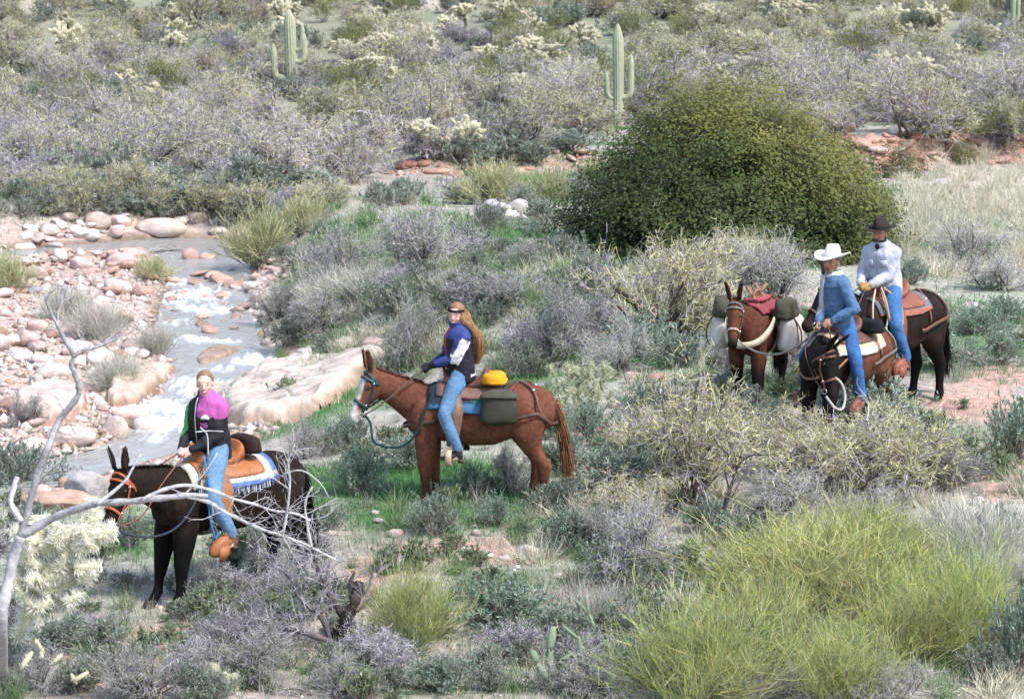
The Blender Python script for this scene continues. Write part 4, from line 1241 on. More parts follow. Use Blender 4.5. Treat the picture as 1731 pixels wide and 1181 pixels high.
LEGS = {k: [(x, y, z, r * (1.30 if z < .7 else 1.12 if z < .8 else 1.04)) for x, y, z, r in v] for k, v in LEGSX.items()}
class Mule: pass
def build_mule(label, loc, rotz, scale, coat, neck_el=22, neck_yaw=0, head_pitch=52, head_yaw=0, head_roll=0, neck_len=.66, step=((0, 0), (0, 0), (0, 0), (0, 0)), ear=((.30, 14, 50), (.30, -18, 50)), tail_sway=0.0, mane=True, voxel=.0145, tail_col=None, neck_base=(.43, 0, 1.17)):
    """label, place and pose -> Mule with the frames its tack needs.  step: forward swing (m at the hoof) and inward shift of each leg"""
    M = Mule()
    g = Geo()
    g.add(*loft([ell((x, 0, z), (0, b, 0), (0, 0, a), 20, 2.15) for x, z, a, b in TX]))
    # withers and croup
    g.add(*ball((.27, 0, 1.33), (.17, .075, .085)))
    g.add(*ball((-.68, 0, 1.33), (.22, .15, .09)))
    for s in (-1, 1):
        g.add(*ball((.44, s * .17, 1.00), (.17, .105, .25)))
        g.add(*ball((.55, s * .10, .97), (.10, .095, .15)))
        g.add(*ball((-.80, s * .15, 1.03), (.20, .135, .24)))
        g.add(*ball((-.55, s * .24, 1.12), (.12, .06, .12)))
    # neck
    el, yw = math.radians(neck_el), math.radians(neck_yaw)
    N0 = np.array(neck_base)
    d1 = np.array([math.cos(el) * math.cos(yw), math.cos(el) * math.sin(yw), math.sin(el)])
    d0 = nrm(np.array([1, .25 * math.sin(yw), .30 + .35 * math.sin(el)]))
    t = np.linspace(0, 1, 9)
    PN = np.array([N0 + neck_len * (d0 * (s - s * s / 1.6) * .75 + d1 * (s * s * .45 + s * .25)) for s in t])
    M.poll = PN[-1]
    tn = nrm(np.gradient(PN, axis=0))
    sn = nrm(np.cross(np.tile([0, 0, 1.], (9, 1)), tn)); un = np.cross(tn, sn)
    hd = np.interp(t, [0, .25, .55, .85, 1], [.275, .235, .18, .145, .125]); hw = np.interp(t, [0, .25, .55, .85, 1], [.17, .125, .098, .085, .08])
    g.add(*loft([ell(PN[i] - un[i] * (.05 * (1 - t[i])), sn[i] * hw[i], un[i] * hd[i], 18) for i in range(9)]))
    M.neck = (PN, sn, un, hd, hw)
    # head frame
    hp, hy, hr = math.radians(head_pitch), yw + math.radians(head_yaw), math.radians(head_roll)
    hx = np.array([math.cos(hp) * math.cos(hy), math.cos(hp) * math.sin(hy), -math.sin(hp)])
    ly = np.array([-math.sin(hy), math.cos(hy), 0])
    hz = np.cross(hx, ly)
    c, s_ = math.cos(hr), math.sin(hr)
    ly, hz = ly * c + hz * s_, hz * c - ly * s_
    H = np.stack([hx, ly, hz], 1)            # head coords -> mule coords
    O = M.poll + un[-1] * .03 - hx * .02
    hd_ = lambda p: O + np.asarray(p, float) @ H.T
    M.H, M.O, M.hd = H, O, hd_
    HR = [(-.07, -.02, .085, .060), (.0, -.02, .125, .088), (.07, -.035, .150, .100), (.15, -.048, .152, .103), (.23, -.045, .130, .092), (.31, -.035, .103, .075), (.39, -.028, .086, .063), (.46, -.026, .080, .060), (.52, -.030, .083, .064), (.57, -.036, .074, .058), (.605, -.042, .045, .036)]
    M.HR = np.array(HR)
    g.add(*loft([ell(hd_((x, 0, z)), H[:, 1] * b, H[:, 2] * a, 18, 2.25) for x, z, a, b in HR]))
    g.add(*ball(hd_((.02, 0, -.06)), (.10, .085, .12), R=H))
    for s in (-1, 1):
        g.add(*ball(hd_((.15, s * .078, .035)), (.05, .026, .032), R=H))     # brow
        g.add(*ball(hd_((.12, s * .068, -.10)), (.085, .03, .075), R=H))      # jowl
        g.add(*ball(hd_((.55, s * .040, .006)), (.035, .024, .03), R=H))      # nostril
    g.add(*ball(hd_((.54, 0, -.095)), (.05, .038, .028), R=H))                # chin
    # ears: long, cupped
    M.ears = []
    for s, (ln, spread, back) in zip((1, -1), ear):
        a, b = math.radians(spread), math.radians(back)
        d = nrm(H @ np.array([-math.sin(b), math.sin(a), math.cos(a) * math.cos(b)]))
        base = hd_((-.01, s * .055, .075))
        fr = nrm(H @ np.array([1, s * .35, 0.])); fr = nrm(fr - d * (fr @ d))
        sd = np.cross(d, fr)
        tt = np.linspace(0, 1, 9)
        w_ = np.interp(tt, [0, .15, .45, .75, .92, 1], [.030, .042, .052, .036, .016, .004])
        g.add(*loft([ell(base + d * ln * q - fr * .012 * math.sin(q * 3), sd * ww, fr * max(.014, ww * .42), 12) for q, ww in zip(tt, w_)]))
        M.ears.append((base, d, fr, sd, ln))
    # legs
    hoof = []
    for k, (key, sd) in enumerate((('f', 1), ('f', -1), ('h', 1), ('h', -1))):
        J = np.array(LEGS[key], float)
        J[:, 1] *= sd
        sw, inn = step[k]
        zt = J[0, 2]
        f = np.clip((zt - J[:, 2]) / zt, 0, 1)
        J[:, 0] += sw * f ** 1.1
        J[:, 1] -= sd * inn * f
        P = smooth_path(J, 3)
        t_, u_, v_ = frame_along(P[:, :3])
        g.add(*loft([ell(P[i, :3], np.array([1.08, 0, 0]) * P[i, 3], np.array([0, .86, 0]) * P[i, 3], 14) for i in range(len(P))]))
        g.add(*ball(J[-1, :3] + np.array([0, 0, .0]), (.056, .05, .045)))
        hoof.append(J[-1, :3])
    V, Q, T = remesh(g, voxel, 8)
    hh = (V - O) @ H
    nz = vnoise(V, .20, 7)
    V = V + nrm(V - np.array([V[:, 0].mean(), 0, 1.0])) * (.006 * nz)[:, None]
    C = coat(M, V, hh)
    root = thing('mule', label, 'mule', loc, rotz, None, scale)
    M.root = root
    mt = coat.mat if hasattr(coat, 'mat') else M_coat
    put('body', make_mesh('mule_body', V, Q, T, C, [M_coat], True), root)
    for h in hoof:
        q = np.linspace(0, 1, 5)
        r_ = [ell(h + np.array([.012 + .028 * (1 - z_), 0, -.035 + .065 * z_ - .0]), (.070 - .012 * z_, 0, 0), (0, .063 - .011 * z_, 0), 14) for z_ in q]
        put('hoof', Geo().add(*loft(r_)).mesh('hoof', [M_hoof], True), root)
    for s in (-1, 1):
        put('eye', Geo().add(*ball(hd_((.158, s * .094, .022)), .021), col=(.02, .012, .008)).mesh('eye', [M_eye], True), root)
    # ear hollows
    for base, d, fr, sd, ln in M.ears:
        tt = np.linspace(.12, .9, 7)
        w_ = np.interp(tt, [0, .15, .45, .75, .92, 1], [.030, .042, .052, .036, .016, .004]) * .62
        a = np.array([base + d * ln * q - fr * (.012 * math.sin(q * 3)) + fr * (max(.014, ww / .62 * .42) * .93 + .004) for q, ww in zip(tt, w_)])
        g2 = Geo(); g2.add(*strap_path(a, np.tile(fr, (7, 1)), .05, .004), col=tuple(np.array(coat.ear)))
        put('ear_lining', g2.mesh('ear_lining', [M_coat]), root)
    # short mane
    if mane:
        n = 900
        i = rng.uniform(1.5, 8, n); k = i.astype(int).clip(0, 7); f = (i - k)[:, None]
        base = (PN[k] * (1 - f) + PN[k + 1] * f) + un[k] * (hd[k] * .93 - .05 * (1 - t[k]))[:, None] + sn[k] * rng.normal(size=(n, 1)) * .012
        tip = base + un[k] * rng.uniform(.008, .034, (n, 1)) + sn[k] * rng.normal(size=(n, 1)) * .02 + tn[k] * rng.normal(size=(n, 1)) * .012
        g3 = Geo(); V_, Q_, s_2 = tubes(base, tip, .006, .001, 2)
        g3.add(V_, Q_, None, pal([coat.mane], n, .25)[s_2].clip(.003, 1))
        put('mane', g3.mesh('mane', [M_coat]), root)
    # tail
    n = 650
    dock = np.array([-1.06, 0, 1.16])
    P0 = dock + rng.normal(size=(n, 3)) * np.array([.02, .028, .03])
    s0, r0 = curves(P0, np.array([-.42, tail_sway, -.9]) + rng.normal(size=(n, 3)) * .05, rng.uniform(.6, .92, n), .0055, .0015, 6, .035, -.30)
    g4 = Geo()
    g4.add(*tube_path(np.array([[-1.0, 0, 1.2], [-1.07, 0, 1.17], [-1.13, tail_sway * .1, 1.06], [-1.15, tail_sway * .2, .93]]), [.05, .045, .035, .02], 8), col=coat.tail[0])
    tc = pal(coat.tail, n, .18)
    V_, Q_, s_2 = tubes(*segs(s0, r0), 2)
    g4.add(V_, Q_, None, tc[s_2 // 6].clip(.003, 1))
    put('tail', g4.mesh('tail', [M_coat]), root)
    return M

M_coat = mat('mule_coat', None, rough=.72, var=.30, scale=22, bump=.25, bscale=90, spec=.10, gain=.68)
M_hoof = mat('hoof_horn', (.05, .042, .036), rough=.6, var=.2, scale=30)
M_eye = mat('dark_eye', None, rough=.08, var=0, spec=.6)

class Coat:
    def __init__(s, main, dark, belly=None, leg_dark=.5, face=None, muzzle=(.10, .07, .055), blaze=None, mane=(.03, .02, .015), tail=None, ear=(.10, .06, .04), back=None, front_dark=0.0):
        s.__dict__.update(locals())
        s.tail = tail or [mane]
    def __call__(s, M, V, hh):
        n = vnoise(V, .22, 61)[:, None] * .5 + vnoise(V, .07, 62)[:, None] * .25
        fl = vnoise(V * np.array([1, 1, .35]), .045, 63)[:, None]
        C = np.tile(np.array(s.main), (len(V), 1)) * (1 + .34 * n + .14 * fl)
        du = sstep(.35, 1.1, vnoise(V, .30, 64) + .5 * vnoise(V, .09, 65))[:, None] * .16
        C = C * (1 - du) + (np.array(s.main) * .5 + np.array([.16, .12, .09])) * du
        dk = np.array(s.dark)
        if s.belly is not None:
            k = sstep(.95, .74, V[:, 2])[:, None] * (V[:, 2] > .62)[:, None] * (np.abs(V[:, 0] + .2) < .55)[:, None] * .8
            C = C * (1 - k) + np.array(s.belly) * k
        if s.front_dark:
            k = (sstep(-.25, .35, V[:, 0]) * s.front_dark)[:, None]
            C = C * (1 - k) + dk * k
        k = sstep(s.leg_dark + .14, s.leg_dark - .14, V[:, 2] + .06 * n[:, 0])[:, None]
        C = C * (1 - k) + dk * k
        head = (hh[:, 0] > -.1) & (hh[:, 0] < .66) & (np.abs(hh[:, 1]) < .13) & (np.abs(hh[:, 2] + .03) < .22)
        if s.face is not None:
            k = (head * sstep(.0, .12, hh[:, 0]))[:, None]
            C = C * (1 - k) + np.array(s.face) * (1 + .2 * n) * k
        k = (head * sstep(.42, .54, hh[:, 0]))[:, None]
        C = C * (1 - k) + np.array(s.muzzle) * k
        if s.blaze is not None:
            wv = .050 + .012 * np.sin(hh[:, 0] * 9) + .012 * n[:, 0] + .03 * sstep(.35, .55, hh[:, 0])
            k = (head * (hh[:, 2] > -.085) * sstep(wv + .012, wv - .006, np.abs(hh[:, 1])) * sstep(.05, .09, hh[:, 0]))[:, None]
            C = C * (1 - k) + np.array(s.blaze) * k
        # ears take the dark tip
        far = (hh[:, 2] > .24)[:, None] & (np.abs(hh[:, 0]) < .30)[:, None]
        C = np.where(far, C * .5 + dk * .5, C)
        return C.clip(.002, 1)
# ------------------------------------------------------------------ riders
M_skin = mat('skin', None, rough=.5, var=.08, scale=25, spec=.25, gain=.95)
M_denim = mat('denim', None, rough=.9, var=.18, scale=26, bump=.25, bscale=22, spec=.1, gain=.68)
M_cloth = mat('jacket_cloth', None, rough=.75, var=.07, scale=14, bump=.35, bscale=16, spec=.2, gain=.80)
M_felt = mat('hat_felt', None, rough=.9, var=.1, scale=18, bump=.2, bscale=90, spec=.1)
M_leather = mat('leather', None, rough=.5, var=.22, scale=12, bump=.10, bscale=40, spec=.3, gain=.75)
M_rope = mat('rope', None, rough=.85, var=.15, scale=60, bump=.5, bscale=200, spec=.1, gain=.85)
M_metal = mat('buckle_metal', (.62, .60, .55), rough=.3, var=.1, scale=30, spec=.6)
M_metal.node_tree.nodes['Principled BSDF'].inputs['Metallic'].default_value = .9
M_hair = mat('hair', None, rough=.5, var=.15, scale=20, spec=.35)
M_canvas = mat('canvas', None, rough=.92, var=.16, scale=9, bump=.2, bscale=40, spec=.1, gain=.85)
M_plain = mat('small_print', None, rough=.7, var=.03, scale=5)

def capsule(g, P, R, n=12, flat=None):
    """tapered limb through points P with radii R"""
    P = smooth_path(np.c_[np.asarray(P, float), R], 5)
    g.add(*tube_path(P[:, :3], P[:, 3], n))
    g.add(*ball(P[0, :3], P[0, 3], 10, 8)); g.add(*ball(P[-1, :3], P[-1, 3], 10, 8))
def ik(a, b, l1, l2, pole):
    a, b = np.asarray(a, float), np.asarray(b, float)
    d = np.linalg.norm(b - a)
    if d > (l1 + l2) * .995:
        b = a + (b - a) * (l1 + l2) * .995 / d
        d = (l1 + l2) * .995
    u = (b - a) / d
    x = (l1 * l1 - l2 * l2 + d * d) / (2 * d)
    h = math.sqrt(max(l1 * l1 - x * x, 1e-6))
    p = np.asarray(pole, float); p = nrm(p - u * (p @ u))
    return a + u * x + p * h, b
def frame(yaw, pitch, roll=0.0):
    """forward, left, up; yaw about z, pitch positive looks down"""
    y, p, r = map(math.radians, (yaw, pitch, roll))
    f = np.array([math.cos(p) * math.cos(y), math.cos(p) * math.sin(y), -math.sin(p)])
    l = np.array([-math.sin(y), math.cos(y), 0])
    u = np.cross(f, l)
    c, s = math.cos(r), math.sin(r)
    return np.stack([f, l * c + u * s, u * c - l * s], 1)

class Rider: pass
def build_rider(root_from, label, seat=(.02, 0, 1.47), lean=4, side=0, yaw=0, head_yaw=70, head_pitch=5, head_roll=0, handL=(.36, .08, 1.62), handR=(.34, -.08, 1.62), size=1.0, skin=(.52, .30, .22),
                footL=(.06, .37, .72), footR=(.06, -.37, .72), kneeL=(.32, .36, 1.13), kneeR=(.32, -.36, 1.13), bulk=1.0, elbow_out=.6, smile=False, brow=(.10, .06, .04)):
    R = Rider()
    root = thing('person', label, 'person', root_from.location[:], root_from.rotation_euler[2], None, root_from.scale[0])
    R.root = root
    R.skin = skin
    S = np.array(seat, float)
    B = frame(yaw, lean, side)            # chest frame: forward, left, up
    z = size
    hz_ = size * 1.07
    R.hs = hz_
    hipc = S + np.array([0, 0, .09 * z])
    chest = hipc + B @ np.array([0.0, 0, .36 * z])
    neck = hipc + B @ np.array([.0, 0, .53 * z])
    R.hip, R.chest, R.neckp, R.B = hipc, chest, neck, B
    Hh = frame(yaw + head_yaw, head_pitch, head_roll)
    head = neck + B @ np.array([.03, 0, .055 * z]) + np.array([0, 0, .070 * z])
    R.head, R.Hh = head, Hh
    hl = lambda p: head + (np.asarray(p, float) * hz_) @ Hh.T
    R.hl = hl
    sh = [neck + B @ np.array([0, s * .172 * z * bulk, -.108 * z]) for s in (1, -1)]
    R.sh = sh
    R.elb, R.wri = [], []
    for k, (h, s) in enumerate(((handL, 1), (handR, -1))):
        e, w_ = ik(sh[k], h, .30 * z, .27 * z, B @ np.array([-.45, s * elbow_out, -.9]))
        R.elb.append(e); R.wri.append(w_)
    R.hipj = [S + np.array([0, s * .095, .07]) for s in (1, -1)]
    R.knee = [np.array(kneeL, float), np.array(kneeR, float)]
    R.ank = [np.array(footL, float), np.array(footR, float)]
    nf = .007 if smile else 0.0
    # ---- body: one continuous figure
    g = Geo()
    g.add(*loft([ell(hipc + B @ np.array([0, 0, h]), B[:, 0] * a, B[:, 1] * b, 18) for h, a, b in
                 ((-.10, .10, .15), (0, .115, .165), (.12 * z, .10, .14), (.28 * z, .115, .155), (.42 * z, .115, .17), (.50 * z, .08, .13), (.54 * z, .05, .06))]))
    capsule(g, [neck - B[:, 2] * .03, neck + B[:, 2] * .05, head - Hh[:, 2] * .05 * z], [.058 * z, .055 * z, .055 * z])
    # skull, jaw and features
    g.add(*ball(hl((-.012, 0, .035)), np.array([.098, .076, .095]) * hz_, 18, 12, Hh))
    g.add(*loft([ell(hl((x, 0, zz)), Hh[:, 0] * a * hz_, Hh[:, 1] * b * hz_, 16, 2.2) for x, zz, a, b in
                 ((.010, .06, .082, .070), (.014, .02, .080, .069), (.018, -.02, .076, .064 - nf * .5), (.026, -.06, .064, .053 - nf * .8), (.036, -.092, .044 - nf * .4, .038 - nf * .7), (.044, -.108, .024, .022))]))
    g.add(*loft([ell(hl((x, 0, zz)), Hh[:, 0] * a * hz_, Hh[:, 1] * b * hz_, 10) for x, zz, a, b in ((.088, .035, .012, .009), (.098 - nf, .005, .016, .012), (.106 - nf * 1.6, -.018, .017 - nf * .6, .017 - nf * .5), (.096 - nf, -.030, .012, .015))]))
    g.add(*ball(hl((.080, 0, -.052)), np.array([.016, .026, .006]) * hz_, 10, 6, Hh))
    g.add(*ball(hl((.078, 0, -.064)), np.array([.016, .022, .007]) * hz_, 10, 6, Hh))
    for s in (1, -1):
        g.add(*ball(hl((.066 - nf * .6, s * .035, .030)), np.array([.018, .026, .008]) * hz_, 10, 6, Hh))
        g.add(*ball(hl((-.005, s * .078, .0)), np.array([.02, .010, .032]) * hz_, 10, 6, Hh))
        g.add(*ball(hl((.058, s * .040, -.022)), np.array([.024, .022, .02]) * hz_, 10, 6, Hh))
    # limbs under the clothes
    for k in (0, 1):
        capsule(g, [chest + (sh[k] - chest) * .5, sh[k], (sh[k] + R.elb[k]) / 2, R.elb[k]], [.06 * z, .056 * z, .046 * z, .040 * z])
        capsule(g, [R.elb[k], R.elb[k] * .6 + R.wri[k] * .4, R.wri[k]], [.040 * z, .038 * z, .026 * z])
        capsule(g, [R.hipj[k], (R.hipj[k] + R.knee[k]) / 2, R.knee[k]], [.10, .082, .056])
        capsule(g, [R.knee[k], R.knee[k] * .65 + R.ank[k] * .35, R.ank[k]], [.055, .055, .038])
        capsule(g, [R.ank[k], R.ank[k] + np.array([.02, 0, -.07]), R.ank[k] + np.array([.15, .02 * (1 - 2 * k), -.085])], [.04, .045, .03])
        hand(g, R, k, z)
    V, Q, T = remesh(g, .0075, 2)
    hv = (V - head) @ Hh / hz_
    C = np.tile(np.array(skin), (len(V), 1)) * (1 + .06 * vnoise(V, .05, 3)[:, None])
    lips = ((hv[:, 0] > .072) & (np.abs(hv[:, 1]) < .031) & (hv[:, 2] < -.042 + 6 * hv[:, 1] ** 2) & (hv[:, 2] > -.072))[:, None]
    C = np.where(lips, np.array(skin) * np.array([.70, .32, .32]), C)
    chk = np.exp(-((np.abs(hv[:, 1]) - .045) / .02) ** 2 - ((hv[:, 2] + .02) / .025) ** 2)[:, None] * (hv[:, 0] > .03)[:, None]
    C = C * (1 - chk * np.array([.0, .22, .18]))
    put('body', make_mesh('rider_body', V, Q, T, C, [M_skin], True), root)
    for s in (1, -1):
        e = put('eye', Geo().add(*ball(hl((.0745, s * .034, .010)), np.array([.0115, .0135, .0055]) * hz_, 10, 8, Hh), col=(.13, .09, .075)).mesh('eye', [M_eye], True), root)
        put('iris', Geo().add(*ball(hl((.0815, s * .034, .010)), np.array([.0055, .0075, .0055]) * hz_, 8, 6, Hh), col=(.03, .022, .018)).mesh('iris', [M_eye], True), e)
        put('eyebrow', Geo().add(*ball(hl((.080, s * .036, .034)), np.array([.007, .022, .0042]) * hz_, 8, 6, Hh), col=brow).mesh('eyebrow', [M_hair], True), root)
    if smile:
        put('teeth', Geo().add(*ball(hl((.084, 0, -.055)), np.array([.012, .024, .0055]) * hz_, 10, 6, Hh), col=(.80, .76, .70)).mesh('teeth', [M_eye], True), root)
    return R

def hand_frame(R, k):
    f = nrm(R.wri[k] - R.elb[k])
    s = 1 if k == 0 else -1
    up = np.array([0, -s * .35, 1.0]); up = nrm(up - f * (up @ f))
    return f, up, np.cross(f, up)
def hand(g, R, k, z, fat=1.0, off=0.0):
    """palm, four curled fingers round a rein, thumb on top"""
    f, up, sd = hand_frame(R, k)
    w_ = R.wri[k]
    c = w_ + f * .05 * z
    Rm = np.stack([f, sd, up], 1)
    g.add(*ball(c, np.array([.052, .020, .042]) * z * fat, 12, 8, Rm))
    inw = sd if (k == 0) == ((sd @ np.array([0, 1, 0])) < 0) else -sd      # towards the other hand
    for q, (h, ln) in enumerate(((.030, .92), (.010, 1.0), (-.010, .94), (-.028, .76))):
        a = w_ + f * .088 * z + up * h * z
        b = a + f * .034 * ln * z + inw * .006 * z
        c2 = b + (inw * .030 - f * .006) * ln * z
        d2 = c2 + (-f * .028 + inw * .004) * ln * z
        capsule(g, [a - f * .03 * z, a, b, c2, d2], np.array([.0095, .0098, .0092, .0086, .0078]) * z * fat, 8)
    capsule(g, [w_ + f * .03 * z + up * .03 * z + inw * .008, w_ + f * .062 * z + up * .050 * z + inw * .014 * z, w_ + f * .094 * z + up * .050 * z + inw * .022 * z], np.array([.013, .0115, .009]) * z * fat, 8)

def garment(R, name, g, voxel, mat_, paint, parent=None, smooth_=3, fold=.006, fs=.09, seed=4):
    V, Q, T = remesh(g, voxel, smooth_)
    n = vnoise(V * np.array([1, 1, 1.6]), fs, seed) + .5 * vnoise(V, fs * .45, seed + 1)
    # offset along normals for folds
    me = make_mesh(name, V, Q, T, None, [])
    N = np.zeros(len(V) * 3, np.float32)
    me.vertices.foreach_get('normal', N)
    bpy.data.meshes.remove(me)
    V = V + N.reshape(-1, 3) * (fold * n)[:, None]
    C = paint(V, n) if callable(paint) else np.tile(np.array(paint), (len(V), 1)) * (1 + .10 * n[:, None])
    return put(name, make_mesh(name, V, Q, T, np.clip(C, .003, 1), [mat_], True), parent or R.root)

def jacket_geo(R, puff=1.0, length=.10, z=1.0, cuff=.92, hem=1.0):
    g = Geo()
    B, hip = R.B, R.hip
    p = puff
    g.add(*loft([ell(hip + B @ np.array([fx, 0, h * z]), B[:, 0] * a * p * z, B[:, 1] * b * p * z, 22, 2.25) for h, a, b, fx in
                 ((-length, .150 * hem, .190 * hem, .0), (-length + .05, .158 * hem, .20 * hem, .0), (.06, .150, .192, .0), (.18, .150, .188, .005), (.30, .152, .195, .01), (.41, .142, .195, .006), (.475, .118, .165, .0), (.52, .092, .115, .0), (.555, .074, .080, .008), (.575, .072, .076, .014))]))
    for k in (0, 1):
        s, e, w_ = R.sh[k], R.elb[k], R.wri[k]
        capsule(g, [s + (R.chest - s) * .35, s, s * .5 + e * .5, e], np.array([.075, .076, .073, .066]) * p * z, 14)
        capsule(g, [e, e * .5 + w_ * .5, w_ - nrm(w_ - e) * .005], np.array([.066, .058, .046 * cuff]) * p * z, 14)
    return g
def jeans_geo(R, fat=1.0, flare=.062):
    g = Geo()
    hip = R.hip
    g.add(*loft([ell(hip + np.array([x, 0, h]), (a, 0, 0), (0, b, 0), 20, 2.2) for h, a, b, x in ((-.15, .10, .14, 0), (-.09, .135, .185, 0), (0, .135, .185, 0), (.07, .128, .17, 0), (.12, .12, .16, 0))]))
    for k in (0, 1):
        h, kn, an = R.hipj[k], R.knee[k], R.ank[k]
        capsule(g, [h + np.array([-.01, 0, .0]), h * .55 + kn * .45, kn], np.array([.118, .102, .080]) * fat, 16)
        capsule(g, [kn, kn * .6 + an * .4, an + np.array([0, 0, .03])], np.array([.080, .074, flare]) * fat, 16)
    return g
def boots(R, col, sole=(.06, .045, .035), spur=False):
    for k in (0, 1):
        a = R.ank[k]; s = 1 - 2 * k
        fw = nrm(np.array([1, s * .16, 0])); lt = np.array([-fw[1], fw[0], 0])
        g = Geo()
        sh_ = nrm(R.knee[k] - a)
        capsule(g, [a + sh_ * .11, a, a + np.array([0, 0, -.05])], [.048, .05, .048], 12)
        P = [(-.055, -.055, .045, .036), (0, -.045, .05, .040), (.06, -.062, .042, .043), (.13, -.075, .030, .044), (.185, -.08, .022, .034), (.215, -.082, .012, .016)]
        g.add(*loft([ell(a + fw * x + np.array([0, 0, zz]), lt * b, np.array([0, 0, 1]) * h, 12) for x, zz, h, b in P]))
        b = garment(R, 'boot', g, .009, M_leather, col, fold=.002)
        so_ = Geo()
        so_.add(*box(a + fw * -.03 + np.array([0, 0, -.112]), (.065, .07, .045), np.stack([fw, lt, [0, 0, 1]], 1)), col=sole)
        put('heel', so_.mesh('heel', [M_leather]), b)
def hat(R, name, crown_col, brim_col, band_col, crown_h=.125, brim=.145, curl=.03, crease=True, tilt=6, top=1.0):
    Hh = R.Hh @ rotm('Y', math.radians(tilt))
    c = R.head + R.Hh @ np.array([-.008, 0, .072]) * R.hs
    root = Geo()
    # crown: tapered oval, pinched and creased on top
    rings = []
    for t in np.linspace(0, 1, 9):
        a = (.108 - .020 * t) * R.hs; b = (.090 - .018 * t) * R.hs
        if t > .85: a *= .93; b *= .90
        rings.append(ell(c + Hh[:, 2] * crown_h * t, Hh[:, 0] * a, Hh[:, 1] * b, 26))
    rings.append(ell(c + Hh[:, 2] * (crown_h * 1.02), Hh[:, 0] * .065, Hh[:, 1] * .040, 26))
    rings.append(ell(c + Hh[:, 2] * (crown_h * (.84 if crease else 1.0)), Hh[:, 0] * .045, Hh[:, 1] * .016, 26))
    R_ = np.array(rings)
    loc = (R_ - c) @ Hh
    pin = (np.exp(-((loc[..., 0] - .075) / .045) ** 2) * sstep(.4, 1., loc[..., 2] / crown_h))[..., None]
    R_ = R_ - (loc[..., 1:2] * pin * .42) * Hh[:, 1]
    V, Q, T = loft(R_)
    g = Geo(); g.add(V, Q, T, crown_col)
    h = put(name, g.mesh(name, [M_felt], True), R.root)
    g = Geo()
    na = 40
    a = np.arange(na) * 2 * np.pi / na
    rr = []
    for (t, dz) in ((0, .004), (.35, .006), (.7, .008), (1, .010), (1, .003), (.7, .001), (.35, -.001), (0, -.003)):
        ex = .106 * R.hs + (brim * .92 - .02) * t * (1 + .05 * np.cos(a)); ey = .088 * R.hs + (brim * .80 - .02) * t
        lift = curl * t ** 2 * (np.sin(a) ** 2 * 1.5 - .45 * np.cos(a) ** 2) + dz
        rr.append(c + (np.cos(a) * ex)[:, None] * Hh[:, 0] + (np.sin(a) * ey)[:, None] * Hh[:, 1] + lift[:, None] * Hh[:, 2])
    rr.append(rr[0])
    V, Q, T = loft(np.array(rr), cap=False)
    g.add(V, Q, None, brim_col)
    put('brim', g.mesh('brim', [M_felt], True), h)
    g = Geo()
    V, Q, T = loft([ell(c + Hh[:, 2] * q, Hh[:, 0] * r, Hh[:, 1] * (r - .018), 26) for q, r in ((.006, .1105 * R.hs), (.03, .1075 * R.hs))], cap=False)
    g.add(V, Q, None, band_col)
    put('hat_band', g.mesh('hat_band', [M_felt]), h)
# ------------------------------------------------------------------ tack
def worn(M, name, label, cat):
    return thing(name, label, cat, M.root.location[:], M.root.rotation_euler[2], None, M.root.scale[0])
def pm(name, parts, mat_, parent, smooth=False):
    """one mesh from (V,Q,T,col) pieces"""
    g = Geo()
    for V, Q, T, c in parts:
        g.add(V, Q, T, c)
    return put(name, g.mesh(name, [mat_], smooth), parent)
def head_loop(M, x, off=.006, a0=0, a1=360, n=26, slant=0.0):
    """points round the head at distance x behind the poll; angle 0 is the forehead, 90 the left cheek"""
    a = np.radians(np.linspace(a0, a1, n))
    xs = x + slant * (1 - np.cos(a)) / 2
    HR = M.HR
    zc, A, B = [np.interp(xs, HR[:, 0], HR[:, k]) for k in (1, 2, 3)]
    e = 2 / 2.25
    sx, cx = np.sin(a), np.cos(a)
    sx_ = np.sign(sx) * np.abs(sx) ** e; cx_ = np.sign(cx) * np.abs(cx) ** e
    P = np.stack([xs, (B + off) * sx_, zc + (A + off) * cx_], 1)
    N = np.stack([0 * a, sx / B, cx / A], 1)
    return M.hd(P), nrm(N) @ M.H.T
